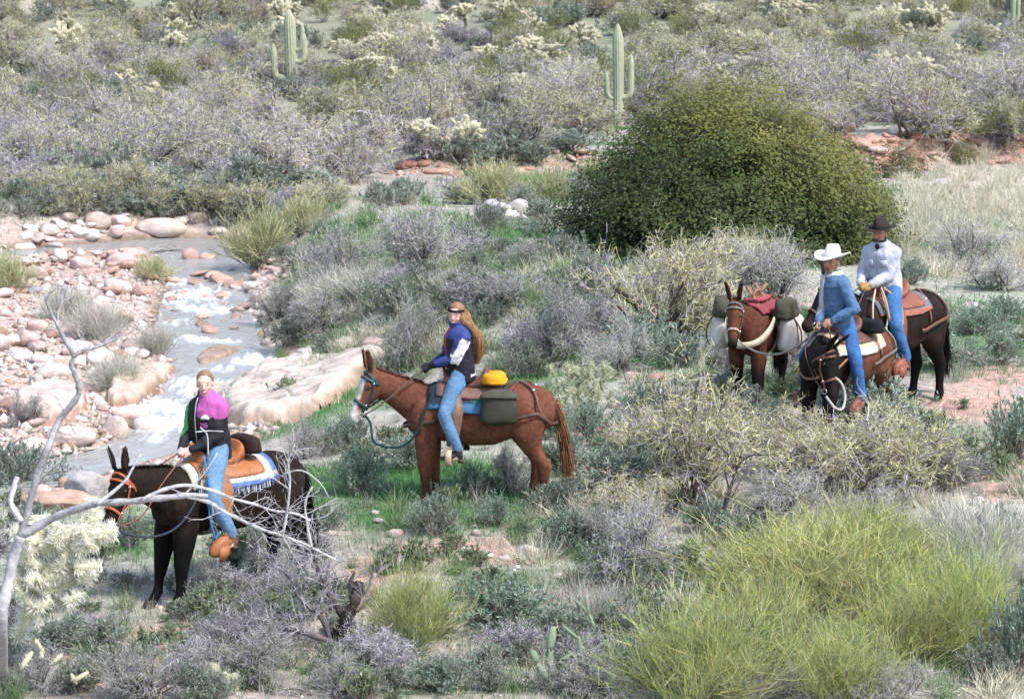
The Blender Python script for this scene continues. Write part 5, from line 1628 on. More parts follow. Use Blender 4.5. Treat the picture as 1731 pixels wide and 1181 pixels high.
def bridle(M, label, col, noseband=None, wd=.020, browcol=None, extra=True):
    b = worn(M, 'bridle', label, 'bridle')
    nb = noseband or col
    for nm, x, sl, c, w_ in (('crownpiece', .015, .10, col, wd), ('browband', .085, .0, browcol or col, wd * 1.1), ('noseband', .36, .03, nb, wd * 1.25)):
        a0, a1 = ((-100, 100) if nm == 'browband' else (0, 360))
        P, N = head_loop(M, x, .007, a0, a1, 30, sl)
        V, Q, T = strap_path(P, N, w_, .006)
        pm(nm, [(V, Q, T, c)], M_leather, b)
    for s in (1, -1):
        pts, nn = [], []
        for x, a in ((.045, 62), (.12, 82), (.22, 92), (.32, 100), (.41, 104), (.47, 108)):
            P, N = head_loop(M, x, .010, s * a, s * a + .001, 2)
            pts.append(P[0]); nn.append(N[0])
        V, Q, T = strap_path(np.array(pts), np.array(nn), wd, .006)
        c = pm('cheek_strap', [(V, Q, T, col)], M_leather, b)
        for x, a in ((.10, 80), (.36, 101)):
            P, N = head_loop(M, x, .017, s * a, s * a + .001, 2)
            pm('buckle', [(*ball(P[0], .014, 8, 6), (.7, .65, .5))], M_metal, c)
        t = np.linspace(0, 2 * np.pi, 13)
        ctr = M.hd((.49, s * .072, -.065))
        ring = ctr + np.outer(np.cos(t), M.H[:, 0] * .032) + np.outer(np.sin(t), M.H[:, 2] * .032)
        pm('bit_ring', [(*tube_path(ring, .005, 6), (.7, .68, .62))], M_metal, b)
    if extra:
        pts = [M.hd((.30, .074, -.12)), M.hd((.20, .0, -.215)), M.hd((.30, -.074, -.12))]
        pm('throat_latch', [(*tube_path(smooth_path(np.array(pts), 6), .007, 6), col)], M_leather, b)
    return b
def sag(a, b, drop, n=14):
    t = np.linspace(0, 1, n)[:, None]
    P = np.asarray(a) * (1 - t) + np.asarray(b) * t
    P[:, 2] -= drop * 4 * (t * (1 - t))[:, 0]
    return P
def flat_panel(path, widths, across, th, col, out):
    """a hanging leather panel: path of centres, width at each, direction across, thickness along out"""
    path = np.asarray(path, float); across = nrm(across); out = nrm(out)
    R = []
    for p, w_ in zip(path, widths):
        R.append(np.stack([p - across * w_ / 2 - out * th / 2, p + across * w_ / 2 - out * th / 2, p + across * w_ / 2 + out * th / 2, p - across * w_ / 2 + out * th / 2]))
    V, Q, T = loft(np.array(R))
    return V, Q, T, col
def saddle(M, label, col, skirt_col=None, foot=None, stirrup='oxbow', st_col=None, roll=None, cant=1.0):
    """western riding saddle with fenders and stirrups hung to the rider's feet"""
    s = worn(M, 'saddle', label, 'saddle')
    sk = skirt_col or col
    g = Geo()
    g.add(*loft([ell((x, 0, zt - .05), (0, w_, 0), (0, 0, h), 18, 2.3) for x, zt, w_, h in
                 ((.235, 1.455, .085, .055), (.20, 1.50, .125, .085), (.15, 1.495, .125, .085), (.10, 1.455, .10, .07), (0, 1.438, .125, .06), (-.12, 1.445, .16, .06), (-.20, 1.475, .185, .075), (-.255, 1.53, .18, .115), (-.285, 1.535, .165, .11), (-.30, 1.50, .14, .09))]))
    V, Q, T = remesh(g, .012, 3)
    n = vnoise(V, .1, 2)[:, None]
    put('seat', make_mesh('saddle_seat', V, Q, T, np.tile(np.array(col), (len(V), 1)) * (1 + .12 * n), [M_leather], True), s)
    h = Geo()
    h.add(*tube_path(np.array([[.20, 0, 1.46], [.215, 0, 1.53], [.225, 0, 1.575]]), [.03, .02, .02], 10), col=tuple(np.array(col) * .9))
    h.add(*ball((.235, 0, 1.59), (.042, .036, .014)), col=tuple(np.array(col) * .9))
    put('horn', h.mesh('horn', [M_leather], True), s)
    V, Q, T = wrap(-.46, .30, -50, 50, .040, .012, 12, 20)
    pm('skirt', [(V, Q, T, sk)], M_leather, s)
    p, nn = on_trunk(np.full(40, .14), np.linspace(-180, 180, 40), .020)
    pm('cinch', [(*strap_path(p, nn, .09, .012), (.30, .25, .20))], M_canvas, s)
    for k, sd in enumerate((1, -1)):
        f = np.array(foot[k], float)
        top = np.array([.08, sd * .325, 1.30])
        bot = f + np.array([.05, sd * .015, .08])
        mid = (top + bot) / 2 + np.array([0, sd * .03, 0])
        P = smooth_path(np.array([top, mid, bot]), 5)
        w_ = np.interp(np.linspace(0, 1, len(P)), [0, .3, .75, 1], [.15, .22, .15, .06])
        pm('fender', [flat_panel(P - np.array([0, sd * .045, 0]), w_, (1, 0, 0), .010, sk, (0, sd, 0))], M_leather, s)
        sc_ = st_col or col
        c = f + np.array([.095, sd * .01, -.10])
        if stirrup == 'tapadero':
            rr = []
            for x, zz, hy, hz_ in ((-.03, .04, .055, .085), (.03, .03, .060, .090), (.09, .01, .055, .082), (.14, -.012, .040, .060), (.17, -.025, .018, .03)):
                rr.append(ell(c + np.array([x, 0, zz]), (0, hy, 0), (0, 0, hz_), 14, 2.6))
            V, Q, T = loft(np.array(rr))
            st = pm('stirrup', [(V, Q, T, sc_)], M_leather, s, True)
            # skirted wings hanging below the hood
            pm('stirrup_wing', [flat_panel([c + np.array([.03, sd * .055, .03]), c + np.array([.04, sd * .058, -.06]), c + np.array([.055, sd * .05, -.125])], [.12, .125, .05], (1, 0, -.15), .008, sc_, (0, sd, 0))], M_leather, st)
        else:
            t = np.linspace(0, 2 * np.pi, 17)
            P = c + np.stack([0 * t + .01, np.sin(t) * .070, np.cos(t) * .085 + .02], 1)
            V, Q, T = strap_path(P, np.stack([0 * t, np.sin(t), np.cos(t)], 1), .075, .018)
            st = pm('stirrup', [(V, Q, T, sc_)], M_leather, s)
        pm('stirrup_leather', [flat_panel([bot, f + np.array([.085, sd * .02, -.0])], [.05, .05], (1, 0, 0), .012, sc_, (0, sd, 0))], M_leather, s)
    # tie strings
    for x in (-.33, -.12, .19):
        p0, _ = on_trunk(np.array([x]), np.array([44.]), .06)
        pm('tie_string', [(*tube_path(np.array([p0[0], p0[0] + [.01, .02, -.10], p0[0] + [.02, .015, -.24]]), .005, 5), sk)], M_leather, s)
    return s
def blanket(M, label, paint, x0=-.54, x1=.40, deg=60, fringe=None, off=.008, th=.025, p0=None):
    b = worn(M, 'saddle_blanket', label, 'saddle blanket')
    V, Q, T = wrap(x0, x1, -deg, deg, off, th, 26, 40, .008)
    u = (V[:, 0] - x0) / (x1 - x0)
    ang = np.degrees(np.arctan2(V[:, 1] / .31, (V[:, 2] - 1.04) / .33)) / deg
    g = Geo(); g.add(V, Q, T, paint(u, ang))
    put('blanket_cloth', g.mesh('blanket_cloth', [M_canvas], True), b)
    if fringe:
        fg = Geo()
        for sd in (1, -1):
            xs = np.linspace(x0 + .01, x1 - .02, 46)
            a, n = on_trunk(xs, np.full(46, sd * (deg - 2.)), off + .015)
            V, Q, s_ = tubes(a, a + np.array([0, sd * .008, -.075]) + rng.normal(size=(46, 3)) * .006, .0065, .005, 4)
            fg.add(V, Q, None, pal(fringe, 46, .05)[s_].clip(0, 1))
        put('fringe', fg.mesh('fringe', [M_canvas]), b)['kind'] = 'stuff'
    return b
def breeching(M, label, col, low=98, metal=True, hips=(-.58, -.70)):
    b = worn(M, 'breeching_harness', label, 'harness')
    pts = [(-.30, low - 2), (-.50, low), (-.70, low - 1), (-.88, low - 6)]
    p = np.array(pts, float)
    for sd in (1, -1):
        q = smooth_path(p, 5)
        P, N = on_trunk(q[:, 0], q[:, 1] * sd, .030)
        bulge = np.exp(-((q[:, 0] + .80) / .16) ** 2) * .028
        P = P + N * bulge[:, None]
        end = np.array([[-1.02, sd * .20, .97], [-1.085, sd * .10, .965], [-1.10, 0, .965]])
        P = np.concatenate([P, end]); N = np.concatenate([N, nrm(np.array([[-.6, sd * .8, 0], [-1, sd * .35, 0], [-1, 0, 0]]))])
        pm('breech_strap', [(*strap_path(P, N, .045, .010), col)], M_leather, b)
        for x0, x1 in ((hips[0], -.52), (hips[1], -.90)):
            q = smooth_path(np.array([[hips[0] * .5 + hips[1] * .5, 0.], [x0 * .4 + x1 * .6, 38.], [x1, low - 6.]]), 6)
            P, N = on_trunk(q[:, 0], q[:, 1] * sd, .014)
            P = P + N * (np.exp(-((q[:, 0] + .68) / .22) ** 2) * .022 * np.exp(-((q[:, 1] - 10) / 30) ** 2) + np.exp(-((q[:, 0] + .84) / .14) ** 2) * .03 * sstep(30, 90, q[:, 1]))[:, None]
            st = pm('hip_strap', [(*strap_path(P, N, .026, .008), tuple(np.array(col) * 1.25))], M_leather, b)
            if metal:
                pm('buckle', [(*ball(P[len(P) // 2] + N[len(P) // 2] * .012, (.02, .02, .02), 8, 6), (.7, .66, .55))], M_metal, st)
    return b
def breast_collar(M, label, col, z=.98, wd=.05):
    b = worn(M, 'breast_collar', label, 'harness')
    P = np.array([[.30, .27, z + .02], [.45, .235, z - .01], [.60, .155, z - .05], [.675, .0, z - .08], [.60, -.155, z - .05], [.45, -.235, z - .01], [.30, -.27, z + .02]])
    N = np.array([[0, 1, 0], [.3, .95, 0], [.75, .65, 0], [1, 0, 0], [.75, -.65, 0], [.3, -.95, 0], [0, -1, 0.]])
    q = smooth_path(np.c_[P, N], 6)
    pm('breast_strap', [(*strap_path(q[:, :3] + nrm(q[:, 3:]) * .022, q[:, 3:], wd, .010), col)], M_leather, b)
    return b
def pouch(M, name, label, cat, c, size, col, rnd=2.8, flap=None, rotz=0.0, soft=.012, mat_=None):
    """stuffed bag: rounded box with sagging faces"""
    b = worn(M, name, label, cat)
    g = Geo()
    sx, sy, sz = size
    R = rotm('Z', rotz)
    rr = []
    for t in np.linspace(-1, 1, 13):
        k = (1 - abs(t) ** 5) ** .35 if abs(t) < 1 else .25
        k *= 1 + .10 * (-t)
        rr.append(np.asarray(c) + ell((0, 0, t * sz / 2), np.array([sx / 2 * k, 0, 0]), np.array([0, sy / 2 * k, 0]), 26, rnd) @ R.T)
    V, Q, T = loft(np.array(rr))
    n = vnoise(V, .16, 8) + .6 * vnoise(V, .07, 9)
    V = V + nrm(V - np.asarray(c)) * (soft * n)[:, None]
    g.add(V, Q, T, np.tile(np.array(col), (len(V), 1)) * (1 + .12 * n[:, None]))
    put('bag', g.mesh('bag', [mat_ or M_canvas], True), b)
    if flap is not None:
        rr = []
        for t in np.linspace(.62, 1.03, 6):
            k = ((1 - min(abs(t), .985) ** 5) ** .35) * 1.06 if t < 1 else .45
            rr.append(np.asarray(c) + ell((0, 0, t * sz / 2 + .006), np.array([sx / 2 * k + .006, 0, 0]), np.array([0, sy / 2 * k + .006, 0]), 26, rnd) @ R.T)
        V, Q, T = loft(np.array(rr))
        g = Geo(); g.add(V, Q, T, flap)
        put('flap', g.mesh('flap', [mat_ or M_canvas], True), b)
    return b
def reins(M, R, label, col, r=.007, slack=.10, hands=(0, 1), tail=True):
    b = worn(M, 'reins', label, 'reins')
    for s, k in zip((1, -1), hands):
        a = M.hd((.49, s * .080, -.08))
        f = R.wri[k] + nrm(R.wri[k] - R.elb[k]) * .075
        via = M.neck[0][4] + M.neck[1][4] * s * .17 + M.neck[2][4] * .06
        P = smooth_path(np.array([a, (a + via) / 2 + [0, s * .03, -slack], via - [0, 0, slack * .4], f]), 7)
        pm('rein', [(*tube_path(P, r, 6), col)], M_leather, b)
    return b
# ------------------------------------------------------------------ the five mules, their riders and their tack
def deg(a): return math.radians(a)
def gpos(px, py): return tuple(at(px, py))
LEG2 = dict(footL=(.03, .41, .68), footR=(.03, -.41, .68), kneeL=(.19, .37, 1.09), kneeR=(.19, -.37, 1.09))
LEG = dict(footL=(.05, .40, .70), footR=(.05, -.40, .70), kneeL=(.24, .36, 1.10), kneeR=(.24, -.36, 1.10))

def blue_dye(base):
    def f(V, n):
        C = np.tile(np.array(base), (len(V), 1))
        fade = (vnoise(V, .10, 77) * .5 + .5)[:, None]
        return C * (.82 + .30 * fade + .10 * n[:, None])
    return f
def knee_fade(R, base, pale):
    def f(V, n):
        C = blue_dye(base)(V, n)
        k = np.zeros(len(V))
        for a, b in ((R.hipj[0], R.knee[0]), (R.hipj[1], R.knee[1]), (R.knee[0], R.ank[0]), (R.knee[1], R.ank[1])):
            d = nrm(b - a); t = np.clip((V - a) @ d / np.linalg.norm(b - a), .15, .9)
            k = np.maximum(k, np.exp(-np.linalg.norm(V - (a + (b - a) * t[:, None]) - np.array([.05, 0, .02]), axis=1) ** 2 / .004))
        return C * (1 - k[:, None] * .5) + np.array(pale) * k[:, None] * .5
    return f

# ---- 1: near-black mule in front, rider in the pink and black jacket
c1 = Coat((.022, .014, .0105), (.009, .007, .0065), belly=(.09, .05, .03), leg_dark=.75, muzzle=(.05, .035, .03), mane=(.012, .010, .009), ear=(.05, .032, .025))
M1 = build_mule('near black mule carrying the woman in the pink and black jacket', gpos(362, 1010), deg(220), .97, c1, neck_el=12, neck_yaw=8, head_pitch=58, head_yaw=10, neck_len=.70,
                step=((.10, .0), (.22, .03), (-.16, 0), (.08, 0)), ear=((.29, 8, 52), (.28, -30, 62)))
R1 = build_rider(M1.root, 'woman smiling in a pink, black and green jacket on the near black mule', (.0, 0, 1.46), 6, 0, 16, 32, 2, 3, (.30, .10, 1.56), (.34, -.04, 1.56), .97, (.66, .42, .34), **LEG, smile=True, brow=(.30,.17,.10))
def paint1(V, n):
    v = (V - R1.hip) @ R1.B
    C = np.tile(np.array([.022, .021, .026]), (len(V), 1))
    f, l, u = v[:, 0], v[:, 1], v[:, 2]
    # left shoulder yoke runs down to a sloping seam on the chest and upper sleeve
    pink = (u > .335 + .25 * np.maximum(.02 - l, 0) - .10 * np.maximum(l - .12, 0)) & (l > -.035)
    C[pink] = (.52, .115, .37)
    flap_ = (u > .235) & (u < .29) & (l > .02) & (l < .10) & (f > .02)
    C[flap_] = (.52, .115, .37)
    gr2 = (l < -.185) & (u > .10)
    C[gr2] = (.12, .42, .12)
    zipc = (np.abs(l + .035) < .012) & (f > .03) & (u < .5)
    C[zipc] = (.02, .02, .022)
    return C * (1 + .08 * n[:, None])
j1 = garment(R1, 'jacket', jacket_geo(R1, 1.04, .12), .011, M_cloth, paint1, fold=.012, fs=.12, seed=14)
g = Geo(); B = R1.B
P = [R1.hip + B @ np.array([x, -.035, h]) for h, x in ((-.1, .175), (.05, .172), (.2, .178), (.35, .172), (.46, .14), (.53, .10))]
put('zip', (lambda G: (G.add(*strap_path(np.array(P), np.tile(B[:, 0], (6, 1)), .012, .006), col=(.6, .6, .62)), G)[1])(Geo()).mesh('zip', [M_metal]), j1)
# white half-dome chest emblem over a dark pocket slit
t = np.linspace(0, np.pi, 13)
ec = R1.hip + B @ np.array([.160, .085, .335]); en = nrm(B @ np.array([.95, .45, .1])); eu = nrm(B[:, 2] - en * (en @ B[:, 2])); es = np.cross(eu, en)
g = Geo()
for dz, cl in ((0.0, (.80, .86, .78)),):
    rim = np.array([ec + es * math.cos(a) * .043 + eu * (math.sin(a) * .043 - .010) for a in t])
    g.add(*loft(np.array([rim, rim + en * .016]), True), col=cl)
put('emblem', g.mesh('emblem', [M_plain]), j1)
put('pocket_slit', (lambda G: (G.add(*box(R1.hip + B @ np.array([.162, .075, .300]), (.006, .085, .012), np.stack([en, es, eu], 1) @ rotm('X', -.12)), col=(.015, .014, .02)), G)[1])(Geo()).mesh('pocket_slit', [M_cloth]), j1)
g = Geo(); g.add(*loft([ell(R1.hip + B @ np.array([.012 + .006 * q, 0, .52 + .055 * q]), B[:, 0] * (.082 - .006 * q), B[:, 1] * (.084 - .006 * q), 20) for q in (0, .5, 1)], False), col=(.52, .115, .37))
put('collar', g.mesh('collar', [M_cloth], True), j1)
garment(R1, 'jeans', jeans_geo(R1), .011, M_denim, knee_fade(R1, (.17, .31, .48), (.36, .52, .66)), fold=.007)
boots(R1, (.26, .12, .06))
def scalp(R, col, lift=.0, back=.02, vol=1.0, label=None):
    """hair lying close on the skull, clear of the face"""
    g = Geo(); z = 1.0
    g.add(*ball(R.hl((-.022, 0, .048)), np.array([.106, .084, .095]) * vol * R.hs, 20, 14, R.Hh))
    V, Q, T = g.arrays()[:3]
    h = (V - R.head) @ R.Hh / R.hs
    keep = (h[:, 0] < .055 + .35 * (h[:, 2] - .075)) & ~((h[:, 2] < -.005) & (h[:, 0] > -.03))
    n = vnoise(V, .02, 3)
    V = V + nrm(V - R.head) * (.004 * n)[:, None]
    Qk = Q[keep[Q].all(1)]; Tk = T[keep[T].all(1)]
    g = Geo(); g.add(V, Qk, Tk, np.tile(np.array(col), (len(V), 1)) * (1 + .25 * n[:, None]))
    return put('hair', g.mesh('hair', [M_hair], True), R.root)
scalp(R1, (.22, .115, .06))
saddle(M1, 'orange tan western saddle under the woman in the pink and black jacket', (.42, .145, .05), (.42, .16, .06), (LEG['footL'], LEG['footR']), 'tapadero', (.44, .155, .06))
def bl1(u, a):
    C = np.tile(np.array([.66, .58, .45]), (len(u), 1))
    st = (np.abs(a) > .93) | (u < .06)
    C[st] = (.10, .17, .36)
    st2 = (np.abs(np.abs(a) - .80) < .03) | (np.abs(u - .14) < .015)
    C[st2] = (.55, .40, .25)
    return C
blanket(M1, 'cream saddle blanket with blue edge and white fringe on the near black mule', bl1, -.60, .38, 66, [(.72, .70, .66), (.72, .70, .66), (.10, .17, .36)])
pouch(M1, 'saddle_roll', 'dark brown rolled bag tied behind the orange saddle', 'bag', (-.40, 0, 1.53), (.20, .46, .19), (.035, .022, .018), 2.4)
bridle(M1, 'orange leather bridle with silver buckles on the near black mule', (.46, .12, .045), None, .024)
reins(M1, R1, 'thin red brown reins from the near black mule to its rider', (.24, .08, .045), .008, .12)
def lead(M, label, P, col, r=.011, name='lead_rope', cat='rope'):
    o = worn(M, name, label, cat)
    pm('rope', [(*tube_path(smooth_path(np.array(P), 8), r, 8), col)], M_rope, o)
    return o
lead(M1, 'dark lead rope drooping from the near black mule\'s chin', [M1.hd((.45, .05, -.11)), M1.hd((.52, .10, -.16)), [.86, .22, .78], [.60, .28, .86], [.40, .30, 1.1], [.24, .20, 1.45]], (.05, .06, .085), .012)
lead(M1, 'bright blue rope hanging down beside the orange saddle\'s fender', [[.22, .18, 1.50], [.27, .34, 1.25], [.28, .36, .95], [.22, .36, .70], [.17, .35, .78]], (.06, .22, .46), .012)

# ---- 2: red-brown mule with white blaze, long-haired rider
c2 = Coat((.205, .075, .045), (.10, .038, .026), belly=(.24, .10, .055), leg_dark=.34, muzzle=(.36, .20, .14), blaze=(.72, .66, .60), mane=(.22, .085, .05), tail=[(.30, .14, .07), (.42, .22, .10), (.22, .09, .045)], ear=(.10, .05, .035))
M2 = build_mule('chestnut mule with a white blaze carrying the long haired woman', gpos(784, 849), deg(176), .945, c2, neck_el=24, neck_yaw=5, head_pitch=60, head_yaw=24, neck_len=.70,
                step=((.02, 0), (-.10, 0), (-.10, 0), (.06, 0)), ear=((.29, 6, 50), (.28, -22, 55)))
R2 = build_rider(M2.root, 'woman with long wavy red brown hair and blue, white and black jacket', (.03, 0, 1.46), 3, 0, 24, 50, 5, -5, (.36, .12, 1.62), (.38, .02, 1.60), .98, (.64, .40, .32), **LEG2, smile=True, brow=(.30,.17,.10))
def paint2(V, n):
    v = (V - R2.hip) @ R2.B
    f, l, u = v[:, 0], v[:, 1], v[:, 2]
    C = np.tile(np.array([.020, .018, .028]), (len(V), 1))
    navy = np.array([.045, .065, .22])
    C[(u > .40)] = navy
    arm = np.zeros(len(V), bool); tpar = np.zeros(len(V)); out = np.zeros(len(V))
    for k in (0, 1):
        for a, b, o in ((R2.sh[k], R2.elb[k], 0), (R2.elb[k], R2.wri[k], 1)):
            d = nrm(b - a); L = np.linalg.norm(b - a); t = (V - a) @ d / L
            q = np.linalg.norm(V - a - d * (np.clip(t, 0, 1) * L)[:, None], axis=1)
            m = (q < .098) & (t > -.15) & (t < 1.1) & ((np.abs(l) > .165) | (f > .20))
            arm |= m; tpar = np.where(m, t + o, tpar)
            pf = (V - a - d * (t * L)[:, None]) @ R2.B[:, 0]; pf2 = pf if o == 0 else pf + .12 * t; out = np.where(m, pf2, out)
    C[arm] = navy
    B = R2.B
    side = l - .0
    # long white panel down the back of the upper sleeve
    wp = arm & (tpar < 1.15) & (out < .038 + .01 * n) & (tpar > .05) & (out > -.2)
    C[wp] = (.78, .76, .78)
    C[arm & (tpar > 1.8)] = (.02, .018, .03)
    red = ~arm & (np.abs(l - .01 + .02) < .028) & (f > .03) & (u < .54) & (u > .02)
    C[red] = (.50, .035, .075)
    hemw = (u < -.02) & (u > -.05) & (f < -.05)
    C[hemw] = (.7, .68, .7)
    return C * (1 + .07 * n[:, None])
j2 = garment(R2, 'jacket', jacket_geo(R2, 1.05, .12), .011, M_cloth, paint2, fold=.012, fs=.12, seed=24)
g = Geo(); B = R2.B; g.add(*loft([ell(R2.hip + B @ np.array([.014 + .012 * q, 0, .52 + .055 * q]), B[:, 0] * (.088 + .006 * q), B[:, 1] * (.090 + .004 * q), 20) for q in (0, .5, 1)], False), col=(.045, .065, .22))
put('collar', g.mesh('collar', [M_cloth], True), j2)
garment(R2, 'jeans', jeans_geo(R2, .96), .011, M_denim, knee_fade(R2, (.14, .27, .44), (.36, .52, .66)), fold=.007)
boots(R2, (.035, .033, .04))
for k in (0, 1):
    g = Geo(); hand(g, R2, k, 1.0, 1.16)
    capsule(g, [R2.wri[k], R2.wri[k] * .75 + R2.elb[k] * .25], [.040, .042], 12)
    garment(R2, 'glove', g, .008, M_leather, (.03, .028, .035), fold=.001)
# hair: crown, then a long wavy mane hanging clear of the back
scalp(R2, (.25, .115, .055), vol=1.06)
back = nrm(-R2.B[:, 0] + np.array([0, 0, 0])); back[2] = 0; back = nrm(back)
lat = np.array([-back[1], back[0], 0])
HC = [(R2.head - R2.Hh[:, 0] * .035 + [0, 0, .085], .070, .078), (R2.head - R2.Hh[:, 0] * .055 + back * .03 + [0, 0, .02], .080, .095), (R2.head + back * .085 - R2.Hh[:, 0] * .02 + [0, 0, -.07], .075, .115),
      (R2.neckp + back * .155 + [0, 0, -.06], .075, .135), (R2.neckp + back * .205 + [0, 0, -.20], .070, .135), (R2.neckp + back * .215 + [0, 0, -.33], .055, .115), (R2.neckp + back * .20 + [0, 0, -.44], .030, .07)]
hp = smooth_path(np.array([np.r_[c, a_, b_] for c, a_, b_ in HC]), 5)
g = Geo()
V, Q, T = loft(np.array([ell(q[:3], back * q[3] * .86, lat * q[4] * .86, 22) for q in hp]))
g.add(V, Q, T, (.30, .14, .06))
n = 2600
th = rng.uniform(0, 6.283, n); rr = rng.uniform(.78, 1.06, n) + .16 * (rng.uniform(size=n) < .12); ph = rng.uniform(0, 6.28, n)
ln = rng.uniform(.65, 1.05, n)
pts = []
for s in range(15):
    q = np.clip(ln * s / 14 + .02, 0, 1) * (len(hp) - 1)
    i = np.minimum(q.astype(int), len(hp) - 2); f = (q - i)[:, None]
    h_ = hp[i] * (1 - f) + hp[i + 1] * f
    wv = .007 * np.sin(th * 3 + s * .9) + .003 * np.sin(ph + s * 1.3)
    pts.append(h_[:, :3] + (np.cos(th) * rr * h_[:, 3] + wv)[:, None] * back + (np.sin(th) * rr * h_[:, 4] + .006 * np.cos(th * 2 + s * .8) + .003 * np.cos(ph * 1.7 + s * 1.0))[:, None] * lat + np.array([0, 0, -.05]) * np.clip(ln * s / 14 - 1 + .05, 0, 1)[:, None])
pts = np.stack(pts, 1)
V, Q, s_ = tubes(*segs(pts, np.tile(np.linspace(.0040, .0014, 15), (n, 1))), 3)
cc = pal([(.30, .145, .065), (.40, .215, .095), (.21, .095, .045), (.50, .30, .15)], n, .1)
g.add(V, Q, None, cc[s_ // 14].clip(.01, 1))
put('long_hair', g.mesh('long_hair', [M_hair], True), R2.root)
# dark headband
g = Geo(); V, Q, T = loft([ell(R2.hl((-.008, 0, .068 + q)), R2.Hh[:, 0] * .119, R2.Hh[:, 1] * .096, 24) for q in (-.012, .016)], False)
g.add(V, Q, T, (.015, .015, .018)); put('headband', g.mesh('headband', [M_cloth], True), R2.root)
saddle(M2, 'worn reddish brown western saddle under the long haired woman', (.20, .085, .055), (.22, .12, .09), (LEG2['footL'], LEG2['footR']), 'oxbow', (.62, .44, .30))
def bl2(u, a):
    C = np.tile(np.array([.035, .045, .06]), (len(u), 1))
    C[(u > .10) & (u < .42)] = (.03, .14, .10)
    C[(np.abs(a) > .82)] = (.07, .18, .30)
    return C
blanket(M2, 'dark green and blue saddle blanket on the chestnut mule', bl2, -.52, .40, 76)
pouch(M2, 'saddlebag', 'bulging dark olive saddlebag on the chestnut mule', 'bag', (-.44, .335, 1.17), (.43, .24, .40), (.060, .056, .044), 2.8, (.085, .080, .062))
pouch(M2, 'saddlebag', 'far dark olive saddlebag behind the chestnut mule\'s saddle', 'bag', (-.44, -.335, 1.17), (.43, .24, .40), (.060, .056, .044), 2.8, (.085, .080, .062))
pouch(M2, 'rolled_coat', 'yellow orange rain coat bundled behind the long haired rider', 'coat', (-.36, .05, 1.475), (.30, .46, .15), (.78, .34, .015), 2.2, None, 0, .022, M_cloth)
bridle(M2, 'dark green bridle with brass buckles on the chestnut mule', (.022, .070, .072), None, .028)
reins(M2, R2, 'grey brown reins from the chestnut mule to the gloved woman', (.16, .11, .085), .010, .02)
lead(M2, 'dark green lead rope looping under the chestnut mule\'s neck', [M2.hd((.46, .07, -.10)), M2.hd((.52, .10, -.20)), [1.00, .25, .735], [.72, .30, .70], [.53, .32, .85], [.40, .31, 1.15], [.30, .24, 1.42]], (.015, .055, .065), .013)
breeching(M2, 'brown leather breeching with buckled hip straps on the chestnut mule', (.13, .060, .045))
breast_collar(M2, 'dark brown breast collar across the chestnut mule', (.10, .065, .05))

# ---- 3: pack mule without rider
c3 = Coat((.150, .052, .030), (.020, .014, .012), belly=(.10, .05, .035), leg_dark=.62, face=(.17, .065, .036), muzzle=(.018, .013, .012), mane=(.02, .014, .012), ear=(.022, .016, .014), front_dark=.15)
M3 = build_mule('reddish pack mule without rider loaded with pale canvas panniers', gpos(1276, 684), deg(250), .93, c3, neck_el=28, neck_yaw=-4, head_pitch=66, head_yaw=12, neck_len=.62,
                step=((.06, 0), (-.04, .02), (-.02, 0), (.05, 0)), ear=((.30, 8, 58), (.30, -14, 60)))
WHITE = (.70, .64, .56)
for s, lb in ((1, 'pale canvas pannier on the pack mule\'s near side by the lead rope'), (-1, 'pale canvas pannier on the pack mule\'s far side')):
    b = pouch(M3, 'pannier', lb, 'pannier', (-.08, s * .47, 1.00), (.62, .30, .52), WHITE, 2.6, None, 0, .022)
    for x in (-.26, .10):
        P = np.array([[x, s * .30, 1.33], [x, s * .50, 1.27], [x, s * .645, 1.05], [x, s * .635, .84], [x + .02, s * .50, .735]])
        pm('strap', [(*strap_path(smooth_path(P, 4), np.tile([0, s, .3], (17, 1)), .04, .010), (.15, .045, .035))], M_leather, b)
    pouch(M3, 'duffel_bag', 'dark olive duffel on the pack mule\'s %s pannier' % ('near' if s > 0 else 'far'), 'bag', (.02, s * .42, 1.33), (.50, .30, .30), (.085, .078, .055), 2.4, None, 0, .028)
b = worn(M3, 'pack_saddle', 'wooden crossbuck pack saddle with dark red pad on the pack mule', 'pack saddle')
for x in (.18, -.22):
    for s in (1, -1):
        pm('crossbuck', [(*box((x, s * .02, 1.48), (.05, .035, .36), rotm('X', s * .6)), (.36, .19, .10))], M_leather, b)
V, Q, T = wrap(-.50, .36, -48, 48, .012, .03, 16, 24, .006)
pm('pad', [(V, Q, T, (.25, .06, .065))], M_canvas, b)
g = Geo(); V, Q, T = wrap(-.40, .22, -15, 15, .055, .05, 12, 12, .02); g.add(V, Q, T, (.33, .08, .09)); put('top_cloth', g.mesh('top_cloth', [M_canvas], True), b)
P, N = on_trunk(np.full(40, .02), np.linspace(-180, 180, 40), .02)
pm('cinch', [(*strap_path(P, N, .08, .01), (.4, .35, .28))], M_canvas, b)
breeching(M3, 'dark red leather breeching on the pack mule\'s rump', (.12, .045, .035))
b = worn(M3, 'breast_collar', 'wide cream breast collar slung round the pack mule\'s chest', 'harness')
q = smooth_path(np.array([[.26, .30, 1.22], [.44, .28, 1.08], [.62, .18, .95], [.70, 0, .91], [.62, -.18, .95], [.44, -.28, 1.08], [.26, -.30, 1.22]]), 6)
N = nrm(q * [1, 1, 0] - [.25, 0, 0])
pm('breast_strap', [(*strap_path(q + N * .02, N, .085, .016), (.60, .50, .38))], M_canvas, b)
bridle(M3, 'halter with pale rope noseband on the pack mule', (.20, .17, .15), (.62, .38, .30), .024, None, True)

